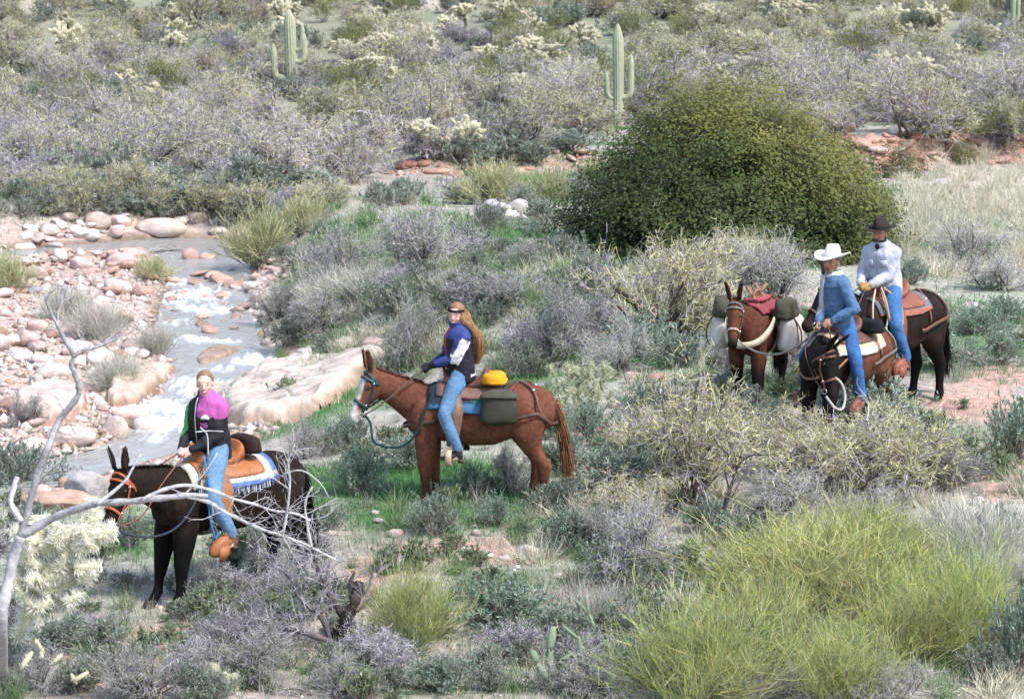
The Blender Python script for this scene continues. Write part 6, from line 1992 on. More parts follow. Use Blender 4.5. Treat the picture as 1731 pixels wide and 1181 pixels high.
# ---- 4: small dark mule turning its head, rider in denim with white hat
c4 = Coat((.165, .062, .036), (.014, .010, .010), belly=(.20, .085, .05), leg_dark=.60, face=(.016, .012, .011), muzzle=(.022, .016, .014), mane=(.012, .009, .009), ear=(.014, .010, .010), front_dark=.96)
M4 = build_mule('dark mule with bent head and ears aside, under the white hatted rider', gpos(1416, 744), deg(231), .94, c4, neck_el=2, neck_yaw=48, head_pitch=76, head_yaw=38, head_roll=0, neck_len=.70,
                step=((.05, 0), (.16, .02), (0, 0), (.12, 0)), ear=((.32, 8, 26), (.32, -8, 34)), neck_base=(.43, 0, 1.17))
LEG4 = dict(footL=(.14, .42, .60), footR=(.10, -.42, .62), kneeL=(.20, .38, 1.06), kneeR=(.24, -.36, 1.08))
R4 = build_rider(M4.root, 'bearded man in a blue denim jacket and white hat', (.03, 0, 1.45), 7, 0, -26, 26, 0, 0, (.34, .12, 1.58), (.34, -.10, 1.54), 1.12, (.42, .21, .14), **LEG4, bulk=1.0)
def paint4(V, n):
    v = (V - R4.hip) @ R4.B
    f, l, u = v[:, 0], v[:, 1], v[:, 2]
    C = blue_dye((.115, .215, .37))(V, n)
    seam = (np.abs(u - .40 * 1.12) < .006) | (np.abs(u + .08) < .008)
    C[seam & (np.abs(l) < .24)] *= .6
    fr = (f > .03) & (l < -.0) & (u > -.05) & (u < .56) & (l > -.12)
    C[fr] = (.50, .48, .47)
    return C
j4 = garment(R4, 'jacket', jacket_geo(R4, 1.04, .12, 1.12), .011, M_denim, paint4, fold=.012, fs=.11, seed=34)
g = Geo(); B = R4.B
g.add(*loft([ell(R4.hip + B @ np.array([.0 + .01 * q, 0, .565 + .070 * q]), B[:, 0] * (.118 - .022 * q), B[:, 1] * (.135 - .035 * q), 22) for q in (0, .5, 1)], False), col=(.72, .66, .60))
put('fleece_collar', g.mesh('fleece_collar', [M_felt], True), j4)
g = Geo()
P = [R4.hip + B @ np.array([x, -.045, h]) for h, x in ((.0, .175), (.15, .185), (.32, .18), (.48, .15), (.60, .12))]
g.add(*strap_path(smooth_path(np.array(P), 4), np.tile(B[:, 0], (17, 1)), .075, .02), col=(.55, .53, .54)); put('scarf', g.mesh('scarf', [M_canvas], True), R4.root)
garment(R4, 'jeans', jeans_geo(R4, 1.05, .074), .011, M_denim, blue_dye((.062, .165, .40)), fold=.008)
boots(R4, (.36, .17, .08))
scalp(R4, (.10, .075, .06))
def beard(R, col, z=1.0, full=True):
    n = 420 if full else 150
    y = rng.uniform(-1, 1, n); zz = rng.uniform(0, 1, n)
    if full:
        P = np.stack([.078 - .055 * np.abs(y) ** 1.5 - .02 * zz, .062 * y, -.045 - .06 * zz + .05 * np.abs(y)], 1)
        d = nrm(np.stack([.35 + 0 * y, .3 * y, -1 + 0 * y], 1)); ln = .035
    else:
        P = np.stack([.094 - .018 * y ** 2, .034 * y, -.042 - .008 * zz - .012 * y ** 2], 1)
        d = nrm(np.stack([.35 + 0 * y, .9 * y, -.7 + 0 * y], 1)); ln = .018
    P = R.head + P * z @ R.Hh.T; d = d @ R.Hh.T
    V, Q, s = tubes(P, P + (d + .25 * rng.normal(size=(n, 3))) * ln * z, .0055, .002, 3)
    g = Geo(); g.add(V, Q, None, pal([col], n, .25)[s].clip(.01, 1))
    put('beard' if full else 'moustache', g.mesh('beard', [M_hair]), R.root)
beard(R4, (.26, .22, .20), 1.12)
hat(R4, 'cowboy_hat', (.80, .76, .70), (.78, .73, .66), (.60, .54, .47), .145, .165, .035, True, 4)
saddle(M4, 'dark brown western saddle with white wrapped horn under the white hatted rider', (.15, .065, .045), (.16, .085, .065), (LEG4['footL'], LEG4['footR']), 'tapadero', (.22, .075, .05))
def bl4(u, a):
    C = np.tile(np.array([.58, .44, .30]), (len(u), 1))
    C[np.abs(a) > .86] = (.62, .58, .54)
    C[(u > .16) & (u < .22)] = (.30, .14, .10)
    return C
blanket(M4, 'tan and cream saddle blanket on the white hatted rider\'s mule', bl4, -.62, .38, 74)
pouch(M4, 'saddlebag', 'small black bag behind the denim clad rider', 'bag', (-.42, .12, 1.44), (.26, .52, .19), (.014, .018, .017), 2.4)
bridle(M4, 'brown bridle with silver studs on the bent headed mule', (.17, .075, .045), None, .026)
reins(M4, R4, 'brown reins in the white hatted rider\'s left hand', (.13, .06, .04), .009, .05)
lead(M4, 'thick pale grey rope looped below the bent headed mule\'s muzzle', [M4.hd((.30, .085, -.06)), M4.hd((.42, .17, .02)), M4.hd((.60, .19, .03)), M4.hd((.74, .10, .02)), M4.hd((.70, -.02, .0)), M4.hd((.55, -.07, -.06))], (.50, .47, .44), .017)
breeching(M4, 'grey brown breeching with buckles on the white hatted rider\'s mule', (.20, .15, .13))
b = worn(M4, 'breast_collar', 'thin tan breast strap with yellow fleece pad on the bent headed mule', 'harness')
q = smooth_path(np.array([[.22, .27, 1.12], [.45, .24, .99], [.60, .16, .92], [.69, 0, .88], [.60, -.16, .92], [.45, -.24, .99], [.22, -.27, 1.12]]), 6)
N = nrm(q * [1, 1, 0] - [.2, 0, 0])
pm('breast_strap', [(*strap_path(q + N * .02, N, .030, .010), (.28, .15, .08))], M_leather, b)
k = slice(26, 37)
pm('fleece_pad', [(*strap_path(q[k] + N[k] * .03, N[k], .075, .022), (.66, .42, .12))], M_felt, b)

# ---- 5: tall dark mule behind, rider in the pale grey jacket
c5 = Coat((.022, .013, .011), (.009, .007, .0065), belly=(.09, .045, .03), leg_dark=.75, muzzle=(.05, .03, .025), mane=(.012, .009, .009), tail=[(.012, .010, .009)], ear=(.03, .02, .016))
M5 = build_mule('tall blackish mule under the rider in the pale grey jacket', gpos(1492, 692), deg(224), 1.03, c5, neck_el=34, neck_yaw=-6, head_pitch=50, head_yaw=-10, neck_len=.70,
                step=((.05, 0), (-.05, 0), (-.10, 0), (.10, 0)))
LEG5 = dict(footL=(.10, .42, .68), footR=(.05, -.40, .68), kneeL=(.26, .38, 1.10), kneeR=(.24, -.36, 1.10))
R5 = build_rider(M5.root, 'moustached man in a pale grey jacket and dark brown hat', (.0, 0, 1.46), 13, 0, 12, -4, 3, 0, (.36, .07, 1.57), (.35, -.09, 1.57), .97, (.40, .20, .14), **LEG5, bulk=1.05)
def paint5(V, n):
    C = np.tile(np.array([.54, .54, .63]), (len(V), 1)) * (1 + .06 * n[:, None])
    v = (V - R5.hip) @ R5.B
    f, l, u = v[:, 0], v[:, 1], v[:, 2]
    C[(np.abs(l) < .010) & (f > .03) & (u < .55)] *= .62
    C[(np.abs(u - .36) < .005) & (np.abs(l) > .035) & (np.abs(l) < .14) & (f > .03)] *= .66
    C[(u < -.07) & (u > -.078)] *= .7
    return C
j5 = garment(R5, 'jacket', jacket_geo(R5, 1.10, .11), .011, M_cloth, paint5, fold=.015, fs=.12, seed=44)
B = R5.B
for s in (1, -1):
    pm('chest_pocket', [(*box(R5.hip + B @ np.array([.163, s * .09, .31]), (.012, .095, .10), np.stack([nrm(B[:, 0] + B[:, 1] * s * .45), nrm(B[:, 1] - B[:, 0] * s * .45), B[:, 2]], 1)), (.50, .50, .60))], M_cloth, j5)
g = Geo(); g.add(*loft([ell(R5.hip + B @ np.array([.018 + .012 * q, 0, .515 + .05 * q]), B[:, 0] * (.098 - .006 * q), B[:, 1] * (.112 - .016 * q), 20) for q in (0, .5, 1)], False), col=(.54, .54, .63))
put('collar', g.mesh('collar', [M_cloth], True), j5)
g = Geo(); g.add(*loft([ell(R5.hip + B @ np.array([.02 + .016 * q, 0, .52 + .07 * q]), B[:, 0] * .080, B[:, 1] * .082, 18) for q in (0, .5, 1)], False), col=(.02, .022, .03))
g.add(*ball(R5.hip + B @ np.array([.112, -.0, .515]), (.022, .03, .045), R=B), col=(.02, .022, .03)); put('neckerchief', g.mesh('neckerchief', [M_canvas], True), R5.root)
garment(R5, 'jeans', jeans_geo(R5, 1.02, .070), .011, M_denim, blue_dye((.075, .20, .43)), fold=.008)
boots(R5, (.20, .08, .05))
for k in (0, 1):
    g = Geo(); hand(g, R5, k, 1.0, 1.22)
    capsule(g, [R5.wri[k], R5.wri[k] * .8 + R5.elb[k] * .2], [.044, .048], 12)
    garment(R5, 'glove', g, .008, M_leather, (.62, .33, .09), fold=.0015)
scalp(R5, (.06, .045, .04))
beard(R5, (.10, .075, .06), 1.0, False)
hat(R5, 'felt_hat', (.040, .030, .028), (.040, .030, .028), (.02, .016, .015), .135, .125, .012, True, 4)
saddle(M5, 'reddish tan western saddle under the rider in the pale jacket', (.30, .105, .055), (.27, .10, .06), (LEG5['footL'], LEG5['footR']), 'tapadero', (.33, .10, .065))
def bl5(u, a):
    C = np.tile(np.array([.16, .16, .17]), (len(u), 1))
    C[np.abs(a) > .85] = (.30, .12, .09)
    return C
blanket(M5, 'grey saddle blanket with red edge on the tall blackish mule', bl5, -.58, .36, 64)
bridle(M5, 'plain brown bridle on the tall blackish mule', (.16, .07, .045))
reins(M5, R5, 'brown reins in the orange gloves of the pale jacketed rider', (.13, .06, .04), .008, .06)
lead(M5, 'coiled tan rope hung on the tall mule\'s saddle', [[.22, .10, 1.56], [.30, .26, 1.38], [.30, .33, 1.14], [.20, .345, 1.02], [.08, .34, 1.12], [.10, .30, 1.36], [.20, .12, 1.54]], (.55, .36, .24), .014)
lead(M5, 'pale rope loop on the tall mule\'s shoulder', [[.28, .08, 1.54], [.50, .22, 1.34], [.52, .26, 1.08], [.40, .28, .98], [.30, .29, 1.2], [.22, .10, 1.53]], (.60, .46, .38), .012)
breeching(M5, 'brown leather breeching on the tall blackish mule', (.17, .08, .05))
# lead rope from the pack mule to the white-hatted rider's saddle
def wl(M, p): return np.array(M.root.matrix_basis @ Vector(p))
bpy.context.view_layer.update()
a = wl(M3, M3.hd((.46, .05, -.12))); b = wl(M4, [.24, -.12, 1.50])
P = sag(a, b, .26, 18)
o = thing('lead_rope', 'grey lead rope from the pack mule to the white hatted rider', 'rope', tuple(a))
pm('rope', [(*tube_path(P - a, .014, 8), (.36, .31, .28))], M_rope, o)
# ------------------------------------------------------------------ plants near the riders, one by one
def brm(h, w_, cols, n, lean=40, w0=.0034, dead=.08):
    return [('wands', broom(h, w_, cols, n, 4, lean, dead, w0).mesh('wands', [M_wand]))]
BR = [[('wands', broom2(1.2, 1.7, BROOMC, 52, 11, 6, .0019).mesh('wands', [M_wand]))] for _ in range(3)]
BRS = [[('wands', broom2(1.1, 1.5, BROOM2, 44, 8, 4, .0046).mesh('wands', [M_wand]))] for _ in range(3)]
PALEB = [brm(1.0, 1.3, [(.40, .40, .22), (.33, .36, .18), (.46, .44, .28), (.38, .37, .27)], 420, 48, .0055) for _ in range(2)]
DRYB = [brm(.9, 1.2, [(.50, .47, .40), (.42, .40, .35), (.56, .52, .44), (.46, .47, .35)], 460, 48, .0042) for _ in range(3)]
def bush(lib, name, px, py, w_, h_, lb, nom, k=0, cat='shrub', group=None):
    return grow_at(name, lib[k % len(lib)], px, py, w_, h_, nom, lb, cat, group)
NB, NBS, NG, NY, NS = (1.30, 1.05), (1.25, 1.0), (1.7, 1.15), (1.8, 1.25), (.95, .62)
ND = (1.3, .95)
i = 0
for px, py, w_, h_, lb in [
    (1405, 1030, 430, 200, 'biggest yellow green broom clump in the right foreground'), (1190, 1185, 350, 230, 'yellow green broom clump at the lower edge left of the biggest'), (1625, 1100, 260, 220, 'grey green broom clump at the right of the biggest'),
    (1420, 1180, 260, 170, 'low broom clump at the lower edge in front of the biggest'), (1290, 1010, 240, 130, 'thin broom clump just behind the lower edge one left of the biggest'), (1520, 985, 220, 130, 'broom clump touching the biggest one\'s right shoulder'), (1300, 1110, 260, 180, 'middle broom clump between the lower edge one and the biggest'), (1530, 1120, 250, 180, 'broom clump between the biggest and the grey green one'),  (1330, 975, 200, 110, 'upper left broom clump over the biggest'),  (1440, 950, 240, 130, 'topmost broom clump behind the biggest'), (690, 1085, 215, 160, 'yellow green broom clump beside the dark dead trunk')]:
    bush(BR, 'broom_shrub', px, py, w_, h_, lb, NB, i); i += 1
for px, py, w_, h_, lb in [
    (450, 448, 150, 130, 'light green shrub leaning over the stream\'s right bank'), (258, 474, 78, 54, 'small green shrub standing midstream'), (830, 345, 150, 88, 'light green broom below the low red bank'), (925, 345, 120, 78, 'light green broom nearest the big tree below the bank'),
    (10, 492, 90, 85, 'yellow green shrub at the left edge by the stream'), (510, 395, 120, 75, 'light green shrub right of the pool above the leaning one'), (1000, 300, 60, 36, 'little light green broom on the bank beside the big tree')]:
    bush(BRS, 'broom_shrub', px, py, w_, h_, lb, NBS, i); i += 1
for px, py, w_, h_, lb in [
    (700, 462, 230, 150, 'wide lilac grey twiggy shrub in the middle of the flat'), (590, 470, 150, 110, 'grey twiggy shrub on the grassy bank right of the leaning shrub'), (690, 622, 130, 150, 'tall grey bare shrub behind the chestnut mule\'s neck'), (940, 612, 240, 160, 'spreading grey bare shrub behind the long haired rider'),
    (1045, 632, 150, 110, 'grey bare shrub between the pale green cholla and crooked trunk'), (860, 520, 190, 80, 'low grey shrub on the grass above the long haired rider'), (520, 775, 120, 90, 'dull grey shrub behind the near black mule\'s rump'), (860, 832, 110, 90, 'grey purple shrub under the chestnut mule\'s belly'),
    (1090, 985, 240, 170, 'dark grey twiggy shrub left of the biggest broom'), (420, 1150, 240, 120, 'tangle of grey twigs in the lower left foreground'), (240, 1180, 240, 120, 'grey twigs along the lower edge below the pale block'), (560, 1172, 200, 90, 'grey twigs at the lower edge below the dead trunk'),
    (1690, 492, 190, 70, 'purplish dry shrub right of the dark hatted rider'), (330, 1010, 150, 70, 'grey twigs round the near black mule\'s hooves'), (1330, 640, 110, 150, 'pale bare shrub between pack mule and white hatted rider'), (1300, 520, 230, 150, 'pale dead brush in front of the big green tree'),
    (1640, 448, 190, 100, 'bare dark stemmed shrub in the pale grass field'), (60, 720, 120, 60, 'dark grey shrub at the left edge under the cobble bar'), (880, 455, 130, 60, 'bluish grey shrub left of the big green tree\'s foot'), (1600, 830, 150, 120, 'grey shrub below the trail at the right'), (1330, 880, 220, 110, 'grey shrub between the wide yellow shrub and the biggest broom'), (1480, 890, 200, 100, 'grey shrub behind the biggest broom'), (1500, 1185, 200, 90, 'grey twigs at the lower edge under the brooms'), (1330, 1190, 160, 80, 'grey twigs at the lower edge left of the low broom'), (1640, 1000, 150, 110, 'grey shrub tucked between brooms and pale dry grass'), (1010, 930, 150, 100, 'grey twiggy shrub right of the dark sage by the trail'), (1000, 1180, 200, 110, 'grey twigs behind the branching cholla at the lower edge'), (1220, 640, 120, 90, 'grey brush behind the pack mule'), (1700, 1060, 150, 100, 'grey shrub at the right edge beside the broom'),
    (560, 560, 170, 90, 'grey green shrub on the grassy bank above the white boulder'), (470, 540, 110, 80, 'grey shrub at the stream side of the grassy bank'), (60, 1165, 170, 100, 'grey twigs in the lower left corner'), (440, 985, 130, 80, 'grey twigs under the near black mule\'s belly'),
    (770, 660, 120, 90, 'grey twigs behind the chestnut mule\'s saddle'), (1010, 500, 120, 90, 'pale twiggy shrub at the big green tree\'s left foot'), (1700, 930, 130, 90, 'grey shrub at the right edge beyond the pale dry grass')]:
    bush(GREYNEAR, 'bare_shrub', px, py, w_, h_, lb, NG, i); i += 1
for px, py, w_, h_, lb in [
    (1190, 862, 410, 262, 'wide yellowish twiggy shrub in front of the pack mule'), (1130, 565, 310, 225, 'yellow green mesquite with crooked trunk in front of the big tree'), (1530, 830, 310, 180, 'yellow grey shrub below the tall mule'), (1110, 790, 190, 110, 'yellowish twiggy shrub right of the sage behind the chestnut mule'), (1410, 838, 310, 160, 'yellowish shrub below the bent headed mule'), (1060, 890, 170, 110, 'yellowish shrub left of the wide one'),
    (1330, 800, 260, 125, 'yellowish shrub hiding the bent headed mule\'s hooves'), (1270, 480, 170, 120, 'yellowish brush against the big tree\'s right side'), (540, 350, 150, 60, 'straw yellow shrub behind the leaning shrub by the stream')]:
    bush(YELNEAR, 'yellow_shrub', px, py, w_, h_, lb, NY, i); i += 1
for px, py, w_, h_, lb in [
    (612, 838, 105, 88, 'dark sage under the chestnut mule\'s nose'), (735, 905, 90, 76, 'dark sage by the trail below the chestnut mule\'s forelegs'), (840, 888, 76, 58, 'small pale sage right of the one by the trail'), (968, 928, 118, 80, 'dark sage right of the largest white trail stone'), (798, 842, 66, 62, 'sage between the chestnut mule\'s fore and hind legs'),
    (1040, 835, 170, 84, 'wide sage behind the chestnut mule\'s tail'), (1000, 745, 110, 70, 'sage in front of the pale green cholla'), (960, 800, 100, 70, 'sage close to the chestnut mule\'s hind leg'), (1595, 625, 130, 66, 'sage by the trail right of the tall mule\'s legs'), (1690, 615, 90, 60, 'sage near the right edge above the trail'), (1650, 565, 110, 50, 'sage above the pink rounded stone'),
    (1715, 775, 110, 105, 'large dark sage at the right edge below the trail'), (1480, 742, 210, 110, 'grey green sage hiding the tall mule\'s hooves'), (1100, 700, 110, 60, 'sage between slanting pink boulder and pack mule'), (560, 765, 100, 50, 'sage right of the rider in pink\'s bag'), (690, 790, 110, 60, 'sage in front of the chestnut mule\'s chest'),
    (1260, 745, 130, 70, 'sage at the pack mule\'s hooves'), (1700, 545, 110, 50, 'sage at the right edge under the purplish shrub'), (1540, 480, 70, 50, 'sage behind the dark hatted rider'), (860, 1065, 190, 90, 'pale sage in the foreground middle'), (1150, 620, 110, 60, 'sage in the shade of the crooked trunk'), (1725, 1140, 130, 150, 'dark sage in the lower right corner'),
    (740, 1165, 120, 60, 'sage at the lower edge under the dark grey stone'), (1090, 600, 130, 70, 'dark sage at the foot of the crooked trunk'), (600, 760, 90, 60, 'sage behind the chestnut mule\'s lead rope'), (480, 900, 110, 80, 'sage behind the near black mule\'s hind legs'), (905, 400, 70, 30, 'sage right of the pale boulder heap')]:
    bush(NEARSAGE, 'sage_shrub', px, py, w_, h_, lb, NS, i); i += 1
for px, py, w_, h_, lb in [(22, 838, 140, 100, 'pale blue green sage at the left edge above the cholla'), (700, 248, 120, 30, 'blue green sage mat under the cream chollas'), (960, 255, 110, 40, 'blue green sage on the bank left of the slender saguaro'), (1660, 1000, 120, 70, 'pale blue green sage between brooms at the right'), (100, 1100, 130, 60, 'pale sage under the big cream cholla'), (300, 345, 150, 40, 'blue green sage above the upper pool')]:
    bush(BLUESAGE, 'sage_shrub', px, py, w_, h_, lb, NS, i); i += 1
for px, py, w_, h_, lb in [(265, 596, 66, 48, 'pale dry clump on the bar by the stream'), (165, 575, 100, 70, 'grey dry clump on the middle of the bar'), (200, 655, 100, 60, 'thin dry clump above the brown ledge'), (110, 540, 80, 60, 'dry clump on the upper cobble bar'), (1640, 950, 210, 110, 'pale dry grass clump right of the biggest broom'), (1560, 950, 130, 80, 'pale dry grass between broom and trail'),
                           (570, 520, 120, 70, 'dry grass clump on the grassy bank'), (1010, 1075, 110, 90, 'dry grass behind the grey green cholla'), (640, 500, 120, 60, 'dry grass beside pale ground on the bank'), (1700, 1010, 110, 90, 'pale dry grass at the right edge'), (780, 500, 110, 50, 'dry grass on the green patch above the long haired rider')]:
    bush(DRYB, 'dry_grass_clump', px, py, w_, h_, lb, ND, i, 'grass clump'); i += 1
# crooked dark trunk of the yellow green mesquite in front of the big tree
def limb_paths(o, name, pxs, Y, r0, r1, col, n=8, k=5, wob=0.0, mt=None):
    """a crooked limb through the places it shows, at real depth Y (one value or one per point)"""
    Y = np.broadcast_to(np.asarray(Y, float), (len(pxs),))
    P = np.stack([unproj(a, b, y) for (a, b), y in zip(pxs, Y)])
    P = smooth_path(P, k)
    P = P + wob * rng.normal(size=P.shape)
    r = np.linspace(r0, r1, len(P)) * (1 + .10 * rng.normal(size=len(P)))
    g = Geo(); V, Q, T = tube_path(P, r, n)
    V = V + .22 * r0 * vnoise(V, r0 * 2.2, 9)[:, None] * nrm(rng.normal(size=3)) + .14 * r0 * vnoise(V, r0 * .8, 10)[:, None] * nrm(rng.normal(size=3))
    g.add(V, Q, T, np.tile(np.array(col), (len(V), 1)) * (1 + .25 * vnoise(V, .06, 4)[:, None]).clip(.4, 1.6))
    put(name, g.mesh(name, [mt or M_bark], True), o).location = Vector() - o.location
    return P, r
def twigs_on(o, name, paths, n, L, r, cols, levels=2, spread=.8, up=.15):
    g = Geo()
    for P, rr in paths:
        pts = P[None]
        p, d = kids(pts, n, .15, 1., spread, up)
        s, q = curves(p, d, L * rng.uniform(.4, 1.2, len(p)), r, r * .5, 4, .16, .02)
        add_curves(g, s, q, 3, cols)
        for _ in range(levels):
            p, d = kids(s, 3, .25, 1., spread)
            s, q = curves(p, d, L * .45 * rng.uniform(.5, 1.2, len(p)), r * .6, r * .3, 3, .16)
            add_curves(g, s, q, 3 if _ == 0 else 2, cols)
    q = put(name, g.mesh(name, [M_twig]), o); q.location = Vector() - o.location; q['kind'] = 'stuff'
p = at(1118, 580)
o = thing('crooked_tree', 'dark crooked forked trunk at the left foot of the big tree', 'tree', tuple(p))
DK = (.075, .06, .05)
a = limb_paths(o, 'trunk', [(1118, 585), (1108, 560), (1090, 535), (1070, 508)], p[1], .10, .06, DK)
b = limb_paths(o, 'limb', [(1070, 510), (1050, 495), (1035, 483)], p[1] - .1, .05, .025, DK)
c = limb_paths(o, 'limb', [(1072, 510), (1080, 500), (1092, 490)], p[1] + .05, .045, .02, DK)
d = limb_paths(o, 'limb', [(1110, 570), (1130, 545), (1150, 522), (1170, 505), (1190, 480)], p[1] + .2, .07, .025, DK)
twigs_on(o, 'twigs', [d, c], 16, .5, .008, YELTW + GREYTW, 2, .7, .5)

# bare tree leaning in from the left in front of the near black mule
BK = (.33, .315, .315); BK2 = (.48, .46, .46)
p0 = at(6, 1165)
Yb = 23.2
o = thing('bare_tree', 'leafless grey tree at the left edge reaching across the near black mule', 'tree', tuple(p0))
tr = limb_paths(o, 'trunk', [(4, 1170), (2, 1060), (14, 985), (24, 940), (36, 906)], [p0[1], 23.0, 23.1, Yb, Yb], .056, .040, BK, 10)
l1 = limb_paths(o, 'limb', [(36, 906), (78, 881), (122, 862), (167, 851), (215, 847), (262, 842), (310, 838), (352, 838)], [Yb, Yb, Yb - .1, Yb - .2, Yb - .25, Yb - .3, Yb - .3, Yb - .3], .036, .023, BK, 9)
l2 = limb_paths(o, 'limb', [(34, 906), (46, 867), (64, 800), (83, 752), (98, 715), (116, 689), (134, 664), (129, 640), (121, 618), (124, 600), (108, 572), (97, 550), (86, 530), (80, 510), (82, 498), (92, 488)], [Yb] * 4 + [23.4] * 12, .033, .011, BK, 9)
l3 = limb_paths(o, 'limb', [(124, 604), (140, 592), (160, 588), (185, 578), (200, 566)], 23.4, .018, .008, BK, 7)
b1 = limb_paths(o, 'branch', [(312, 838), (352, 848), (376, 863), (410, 880), (445, 895), (485, 908), (527, 925), (575, 950)], [22.9, 22.9, 22.85, 22.8, 22.8, 22.9, 23.0, 23.1], .019, .009, BK2, 7)
b2 = limb_paths(o, 'branch', [(240, 845), (275, 828), (314, 820), (356, 828), (395, 843), (430, 852), (463, 863), (500, 868), (525, 880)], [22.9] * 9, .019, .007, BK2, 7)
b3 = limb_paths(o, 'branch', [(165, 852), (190, 832), (212, 812), (222, 795), (238, 768)], 22.9, .017, .008, BK2, 7)
b4 = limb_paths(o, 'branch', [(97, 552), (100, 520), (115, 500)], 23.4, .010, .005, BK2, 6)
b5 = limb_paths(o, 'branch', [(527, 925), (520, 890), (516, 850), (528, 822)], 23.0, .013, .008, (.46, .43, .40), 7)
b6 = limb_paths(o, 'branch', [(478, 905), (486, 860), (490, 815), (488, 780), (498, 750)], 22.9, .012, .007, BK2, 6)
b7 = limb_paths(o, 'branch', [(480, 800), (510, 795), (540, 815), (556, 840)], 22.9, .009, .004, BK2, 6)
b8 = limb_paths(o, 'branch', [(310, 838), (345, 800), (368, 765)], 22.9, .009, .005, BK2, 6)
b9 = limb_paths(o, 'branch', [(330, 730), (352, 728), (378, 729)], 22.9, .006, .004, BK2, 5)
b10 = limb_paths(o, 'branch', [(352, 770), (350, 735), (338, 722)], 22.9, .007, .004, BK2, 5)
limb_paths(o, 'stub', [(36, 880), (24, 862), (18, 845), (26, 815), (29, 806)], 23.1, .026, .021, (.52, .49, .47), 8)
twigs_on(o, 'twigs', [b1, b2, b6], 20, .30, .0042, [(.42, .39, .40), (.50, .47, .46), (.34, .31, .32)], 1, .9, .2)
twigs_on(o, 'twigs', [l2, l3, b4], 10, .30, .0042, [(.34, .31, .33), (.42, .39, .40)], 1, .7, .2)

# dark dead trunk with its spray of grey twigs
p0 = at(575, 1092)
o = thing('dead_tree', 'dark dead forked trunk lying beside the yellow green broom', 'tree', tuple(p0))
Y = p0[1]
a = limb_paths(o, 'trunk', [(548, 1100), (572, 1075), (590, 1040), (600, 1012), (608, 985)], [Y + .1, Y, Y - .1, Y - .1, Y], .075, .04, (.055, .043, .038), 9, 5, .004)
b = limb_paths(o, 'limb', [(600, 1030), (618, 1010), (628, 990), (634, 968)], Y - .1, .045, .018, (.36, .29, .24), 8)
c = limb_paths(o, 'limb', [(596, 1010), (594, 985), (600, 965)], Y, .035, .012, (.10, .08, .07), 7)
d = limb_paths(o, 'limb', [(585, 1050), (560, 1010), (540, 970), (528, 930)], Y, .035, .013, (.09, .075, .07), 7)
e = limb_paths(o, 'limb', [(560, 1085), (520, 1070), (480, 1062), (440, 1070), (415, 1060)], Y - .2, .03, .010, (.12, .10, .10), 7)
f = limb_paths(o, 'limb', [(560, 1085), (540, 1040), (505, 1010), (495, 985), (478, 965)], Y - .1, .025, .008, (.14, .12, .12), 6)
twigs_on(o, 'twigs', [d, e, f], 26, .42, .0052, GREYTW + [(.46, .43, .43)], 2, .8, .15)
twigs_on(o, 'twigs', [a, b], 8, .35, .005, GREYTW, 1, .8, .15)

# big cream cholla, left foreground: each joint a part
def joint_cactus(name, label, px, py, Y, joints, r, nsp, sp, core, cols, sw, jname='joint'):
    p = at(px, py)
    o = thing(name, label, 'cactus', tuple(p))
    for x0, y0, x1, y1, dy, k in joints:
        g = Geo()
        A, B = unproj(x0, y0, Y + dy), unproj(x1, y1, Y + dy + .04)
        cholla_joint(g, A - p, B - p, r * k, int(nsp * k * max(.5, np.linalg.norm(B - A) / .25)), sp, core, cols, sw=sw)
        put(jname, g.mesh(jname, [M_cream]), o)
    return o
r_ = np.random.default_rng(5)
js = []
stem_ = [(30, 1080, 60, 1000, .1, 1.5), (60, 1000, 70, 930, .1, 1.4), (70, 935, 110, 905, 0, 1.3), (40, 1010, 30, 940, .15, 1.3), (60, 985, 120, 965, -.05, 1.2)]
js += stem_
for x0, y0 in [(110, 905), (150, 890), (90, 920), (130, 930), (60, 920), (165, 910), (30, 945), (100, 965), (125, 960), (70, 960), (45, 985), (150, 925), (20, 1000), (90, 1000), (140, 985), (110, 1020), (60, 1030)]:
    for _ in range(3):
        a = r_.uniform(-2.6, .3); L = r_.uniform(26, 52)
        js.append((x0, y0, x0 + L * math.cos(a), y0 + L * math.sin(a), r_.uniform(-.2, .2), r_.uniform(.75, 1.15)))
joint_cactus('cholla_cactus', 'large cream spined cholla in the left foreground under the grey limb', 60, 1085, 23.9, js, .040, 260, .060, (.74, .71, .52), [(.90, .88, .74), (.92, .90, .80), (.84, .81, .64), (.93, .92, .84)], .0042)
js = [(35, 1130, 55, 1100, 0, .8), (90, 1120, 105, 1105, 0, .6), (125, 1150, 150, 1135, 0, .7), (60, 1080, 75, 1105, 0, .6), (130, 1155, 120, 1138, .05, .55), (72, 1112, 68, 1096, 0, .5)]
joint_cactus('cholla_pieces', 'yellowish fallen cholla joints on the ground in the lower left', 90, 1150, 23.3, js, .032, 60, .03, (.66, .63, .44), [(.86, .83, .66), (.78, .75, .56)], .003)
